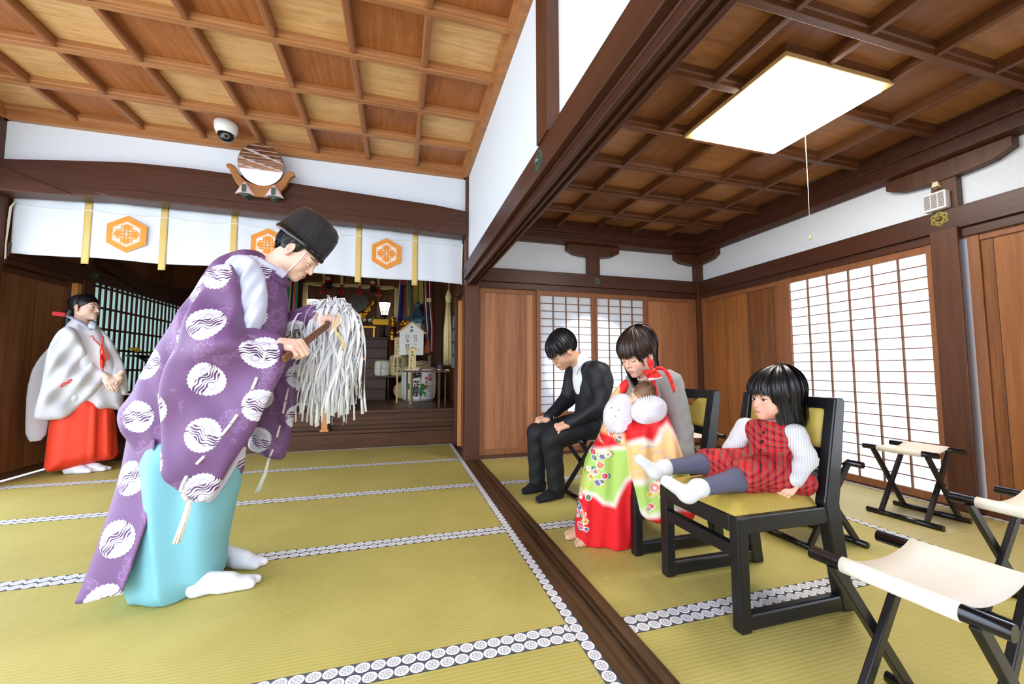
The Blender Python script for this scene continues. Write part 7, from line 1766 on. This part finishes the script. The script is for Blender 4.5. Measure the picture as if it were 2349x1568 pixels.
# ---------------------------------------------------------------- seated girl
gi = thing('person', 'little girl in a red plaid dress and white socks sitting on the nearer black chair', 'person', (1.42, 1.31, .44))
GH = head_frame((1.505, 1.305, .783), (-.965, .20, -.12))
hg = head(GH, .90, neck=(1.525, 1.325, .665), neck_r=.034, child=1.0, eyes='open', female=True, skin=srgb(230, 178, 148), lipc=(204, 126, 112), h=.0018, look=(-.006, .001))
GNm = hand_frame((1.432, 1.178, .482), (-.62, .05, -.60), (-.45, -.75, .45)); GFm = hand_frame((1.375, 1.455, .485), (-.85, 0, -.35), (-.2, .3, .9))
gn_ = hand(GNm, .62, 1, (.9, 1.1, .8), (.35, .7), .02, h=.003, skin=srgb(240, 190, 160)); gf_ = hand(GFm, .62, -1, (.7, .9, .6), (.35, .7), .02, h=.003, skin=srgb(240, 190, 160))
def arms(F, g=0.0):
    F.chain([(1.500, 1.222, .645), (1.512, 1.190, .555), tuple(GNm.translation)], [.037 + g, .032 + g, .026 + g], .015); F.chain([(1.475, 1.425, .640), (1.430, 1.455, .550), tuple(GFm.translation)], [.042 + g, .034 + g, .026 + g], .015)
def gtor(F, g=0.0):
    F.ell((1.490, 1.318, .590), (.062 + g, .080 + g, .095 + g), 0); F.cap((1.495, 1.245, .638), (1.480, 1.392, .638), .036 + g, k=.03); F.ell((1.478, 1.318, .510), (.080 + g, .095 + g, .065 + g), .04)
def glegs(F, g=0.0): F.chain([(1.46, 1.265, .490), (1.235, 1.245, .482), (1.060, 1.235, .468)], [.055 + g, .040 + g, .029 + g], .02); F.chain([(1.46, 1.37, .490), (1.235, 1.425, .500), (1.070, 1.45, .490)], [.055 + g, .040 + g, .029 + g], .02)
bx0, bx1 = (.86, 1.06, .38), (1.70, 1.58, .76)
body_obj([flat(*sdf_mesh(bx0, bx1, .010, lambda F: (arms(F, -.008), gtor(F, -.008), glegs(F, -.006)))), hg, gn_, gf_], gi)
mesh_obj('leggings', [sdf_mesh(bx0, bx1, .007, glegs)], 'legging', gi)
def blouse(F): arms(F, .004); wrinkle(F, .0012, ((40, 30, 90, 0), (-50, 30, 120, 1))); F.cap((1.515, 1.322, .655), (1.518, 1.318, .690), .046, .040, .015); F.ell((1.50, 1.30, .74), (.055, .05, .06), .004, '-')
mesh_obj('knit_top', [sdf_mesh(bx0, bx1, .006, blouse)], 'knit_ribbed', gi)
def dress(F):
    gtor(F, .007); F.ell((1.425, 1.318, .490), (.125, .130, .055), .03); F.box((1.345, 1.335, .500), (.140, .150, .034), .030, .02); F.ell((1.47, 1.29, .468), (.13, .13, .034), .02)
    F.chain([(1.44, 1.262, .498), (1.285, 1.252, .492)], [.068, .064], .025); F.chain([(1.44, 1.375, .498), (1.245, 1.418, .506)], [.066, .058], .025); F.cap((1.40, 1.22, .47), (1.50, 1.20, .462), .040, .045, .03)
    F.box((1.17, 1.32, .52), (.065, .3, .2), .005, .012, '-'); F.cap((1.528, 1.325, .665), (1.50, 1.30, .74), .050, k=.008, op='-')
    F.chain([(1.512, 1.195, .645), (1.560, 1.150, .560)], [.047, .040], .0) if 0 else F.cap((1.502, 1.205, .650), (1.514, 1.172, .570), .047, .042, .006, '-')
P_, Q_ = sdf_mesh(bx0, bx1, .006, dress)
fo = np.clip((.56 - P_[:, 2]) / .08, 0, 1); P_[:, 2] += fo * .004 * np.sin(P_[:, 0] * 190 + P_[:, 1] * 60); mesh_obj('plaid_dress', [(P_, Q_)], 'plaid', gi)
for k in range(4): mb = MB(); mb.ell((1.432 - .008 * k, 1.300, .640 - .035 * k), (.007, .007, .007), 8, 6); obj('button', mb, 'ink', gi)
def sock(F, an, he, to, rz):
    an, he, to = map(np.array, (an, he, to)); F.cap(an, he + (to - he) * .12, .031, .030, .012); F.cap(he, to, .027, .021, .015); F.cap(an, an + np.array((-.012, 0, 0)), .0345, .0345, .004)
mesh_obj('sock', [sdf_mesh((.88, 1.17, .36), (1.12, 1.31, .58), .005, lambda F: sock(F, (1.058, 1.235, .468), (1.012, 1.238, .444), (.925, 1.245, .500), 0))], 'knit_white', gi)
mesh_obj('sock', [sdf_mesh((.88, 1.37, .36), (1.14, 1.54, .62), .005, lambda F: sock(F, (1.075, 1.45, .490), (1.030, 1.452, .470), (.955, 1.458, .530), 0))], 'knit_white', gi)
def h_gi(F):
    F.ell((0, -.014, .040), (.090, .104, .088), 0); F.ell((0, .135, -.068), (.078, .090, .098), .008, '-')
    F.chain([(0, -.070, .02), (0, -.080, -.06), (0, -.078, -.11)], [.052, .050, .030], .025); F.ell((0, .04, -.12), (.062, .075, .085), .008, '-')
hr = mesh_obj('hair', [hair_from(GH, .90, h_gi, .0045)], 'hair_black', gi)
for q in range(3): strands('hair_strand', GH, .90, hr, 'hair_black', 1200, (.093 + .007 * q, .107 + .006 * q, .092 + .005 * q), (0, -.014, .038), lambda a: (.052, .020) if abs(a) < .72 else (.0, .135), seed=17 + q, jit=.008, wid=.0026)
# ================================================================== camera and light
cam = bpy.data.cameras.new('camera'); co = bpy.data.objects.new('camera', cam); COL.objects.link(co)
cam.sensor_width = 36.0; cam.sensor_fit = 'HORIZONTAL'; cam.lens = 912.74 * 36.0 / 2349.0; cam.clip_start = 0.02
ya, pi_, ro = .2756, .068, -.0011
Fw = Vector((math.sin(ya) * math.cos(pi_), math.cos(ya) * math.cos(pi_), math.sin(pi_)))
Rt = Vector((math.cos(ya), -math.sin(ya), 0)); Up = Rt.cross(Fw)
R2 = Rt * math.cos(ro) + Up * math.sin(ro); U2 = Up * math.cos(ro) - Rt * math.sin(ro)
M = Matrix((R2, U2, -Fw)).transposed().to_4x4(); M.translation = Vector((0, 0, .8993)); co.matrix_world = M
SC.camera = co
w = bpy.data.worlds.new('World'); SC.world = w; w.use_nodes = True; nt = w.node_tree
bg = nt.nodes['Background']
tc = nt.nodes.new('ShaderNodeTexCoord'); sp = nt.nodes.new('ShaderNodeSeparateXYZ'); nt.links.new(tc.outputs['Generated'], sp.inputs[0])
rp = nt.nodes.new('ShaderNodeValToRGB'); nt.links.new(sp.outputs[2], rp.inputs[0])
e = rp.color_ramp.elements; e[0].position = 0.0; e[0].color = (.60, .65, .70, 1); e[1].position = .25; e[1].color = (.82, .95, 1.18, 1)
nt.links.new(rp.outputs[0], bg.inputs[0]); bg.inputs[1].default_value = WORLD
SC.view_settings.view_transform = 'Standard'; SC.view_settings.look = 'None'; SC.view_settings.gamma = 1.0
SC.view_settings.use_curve_mapping = False; SC.view_settings.exposure = EXPO
SC.cycles.max_bounces = 10; SC.cycles.diffuse_bounces = 6; SC.cycles.transmission_bounces = 6
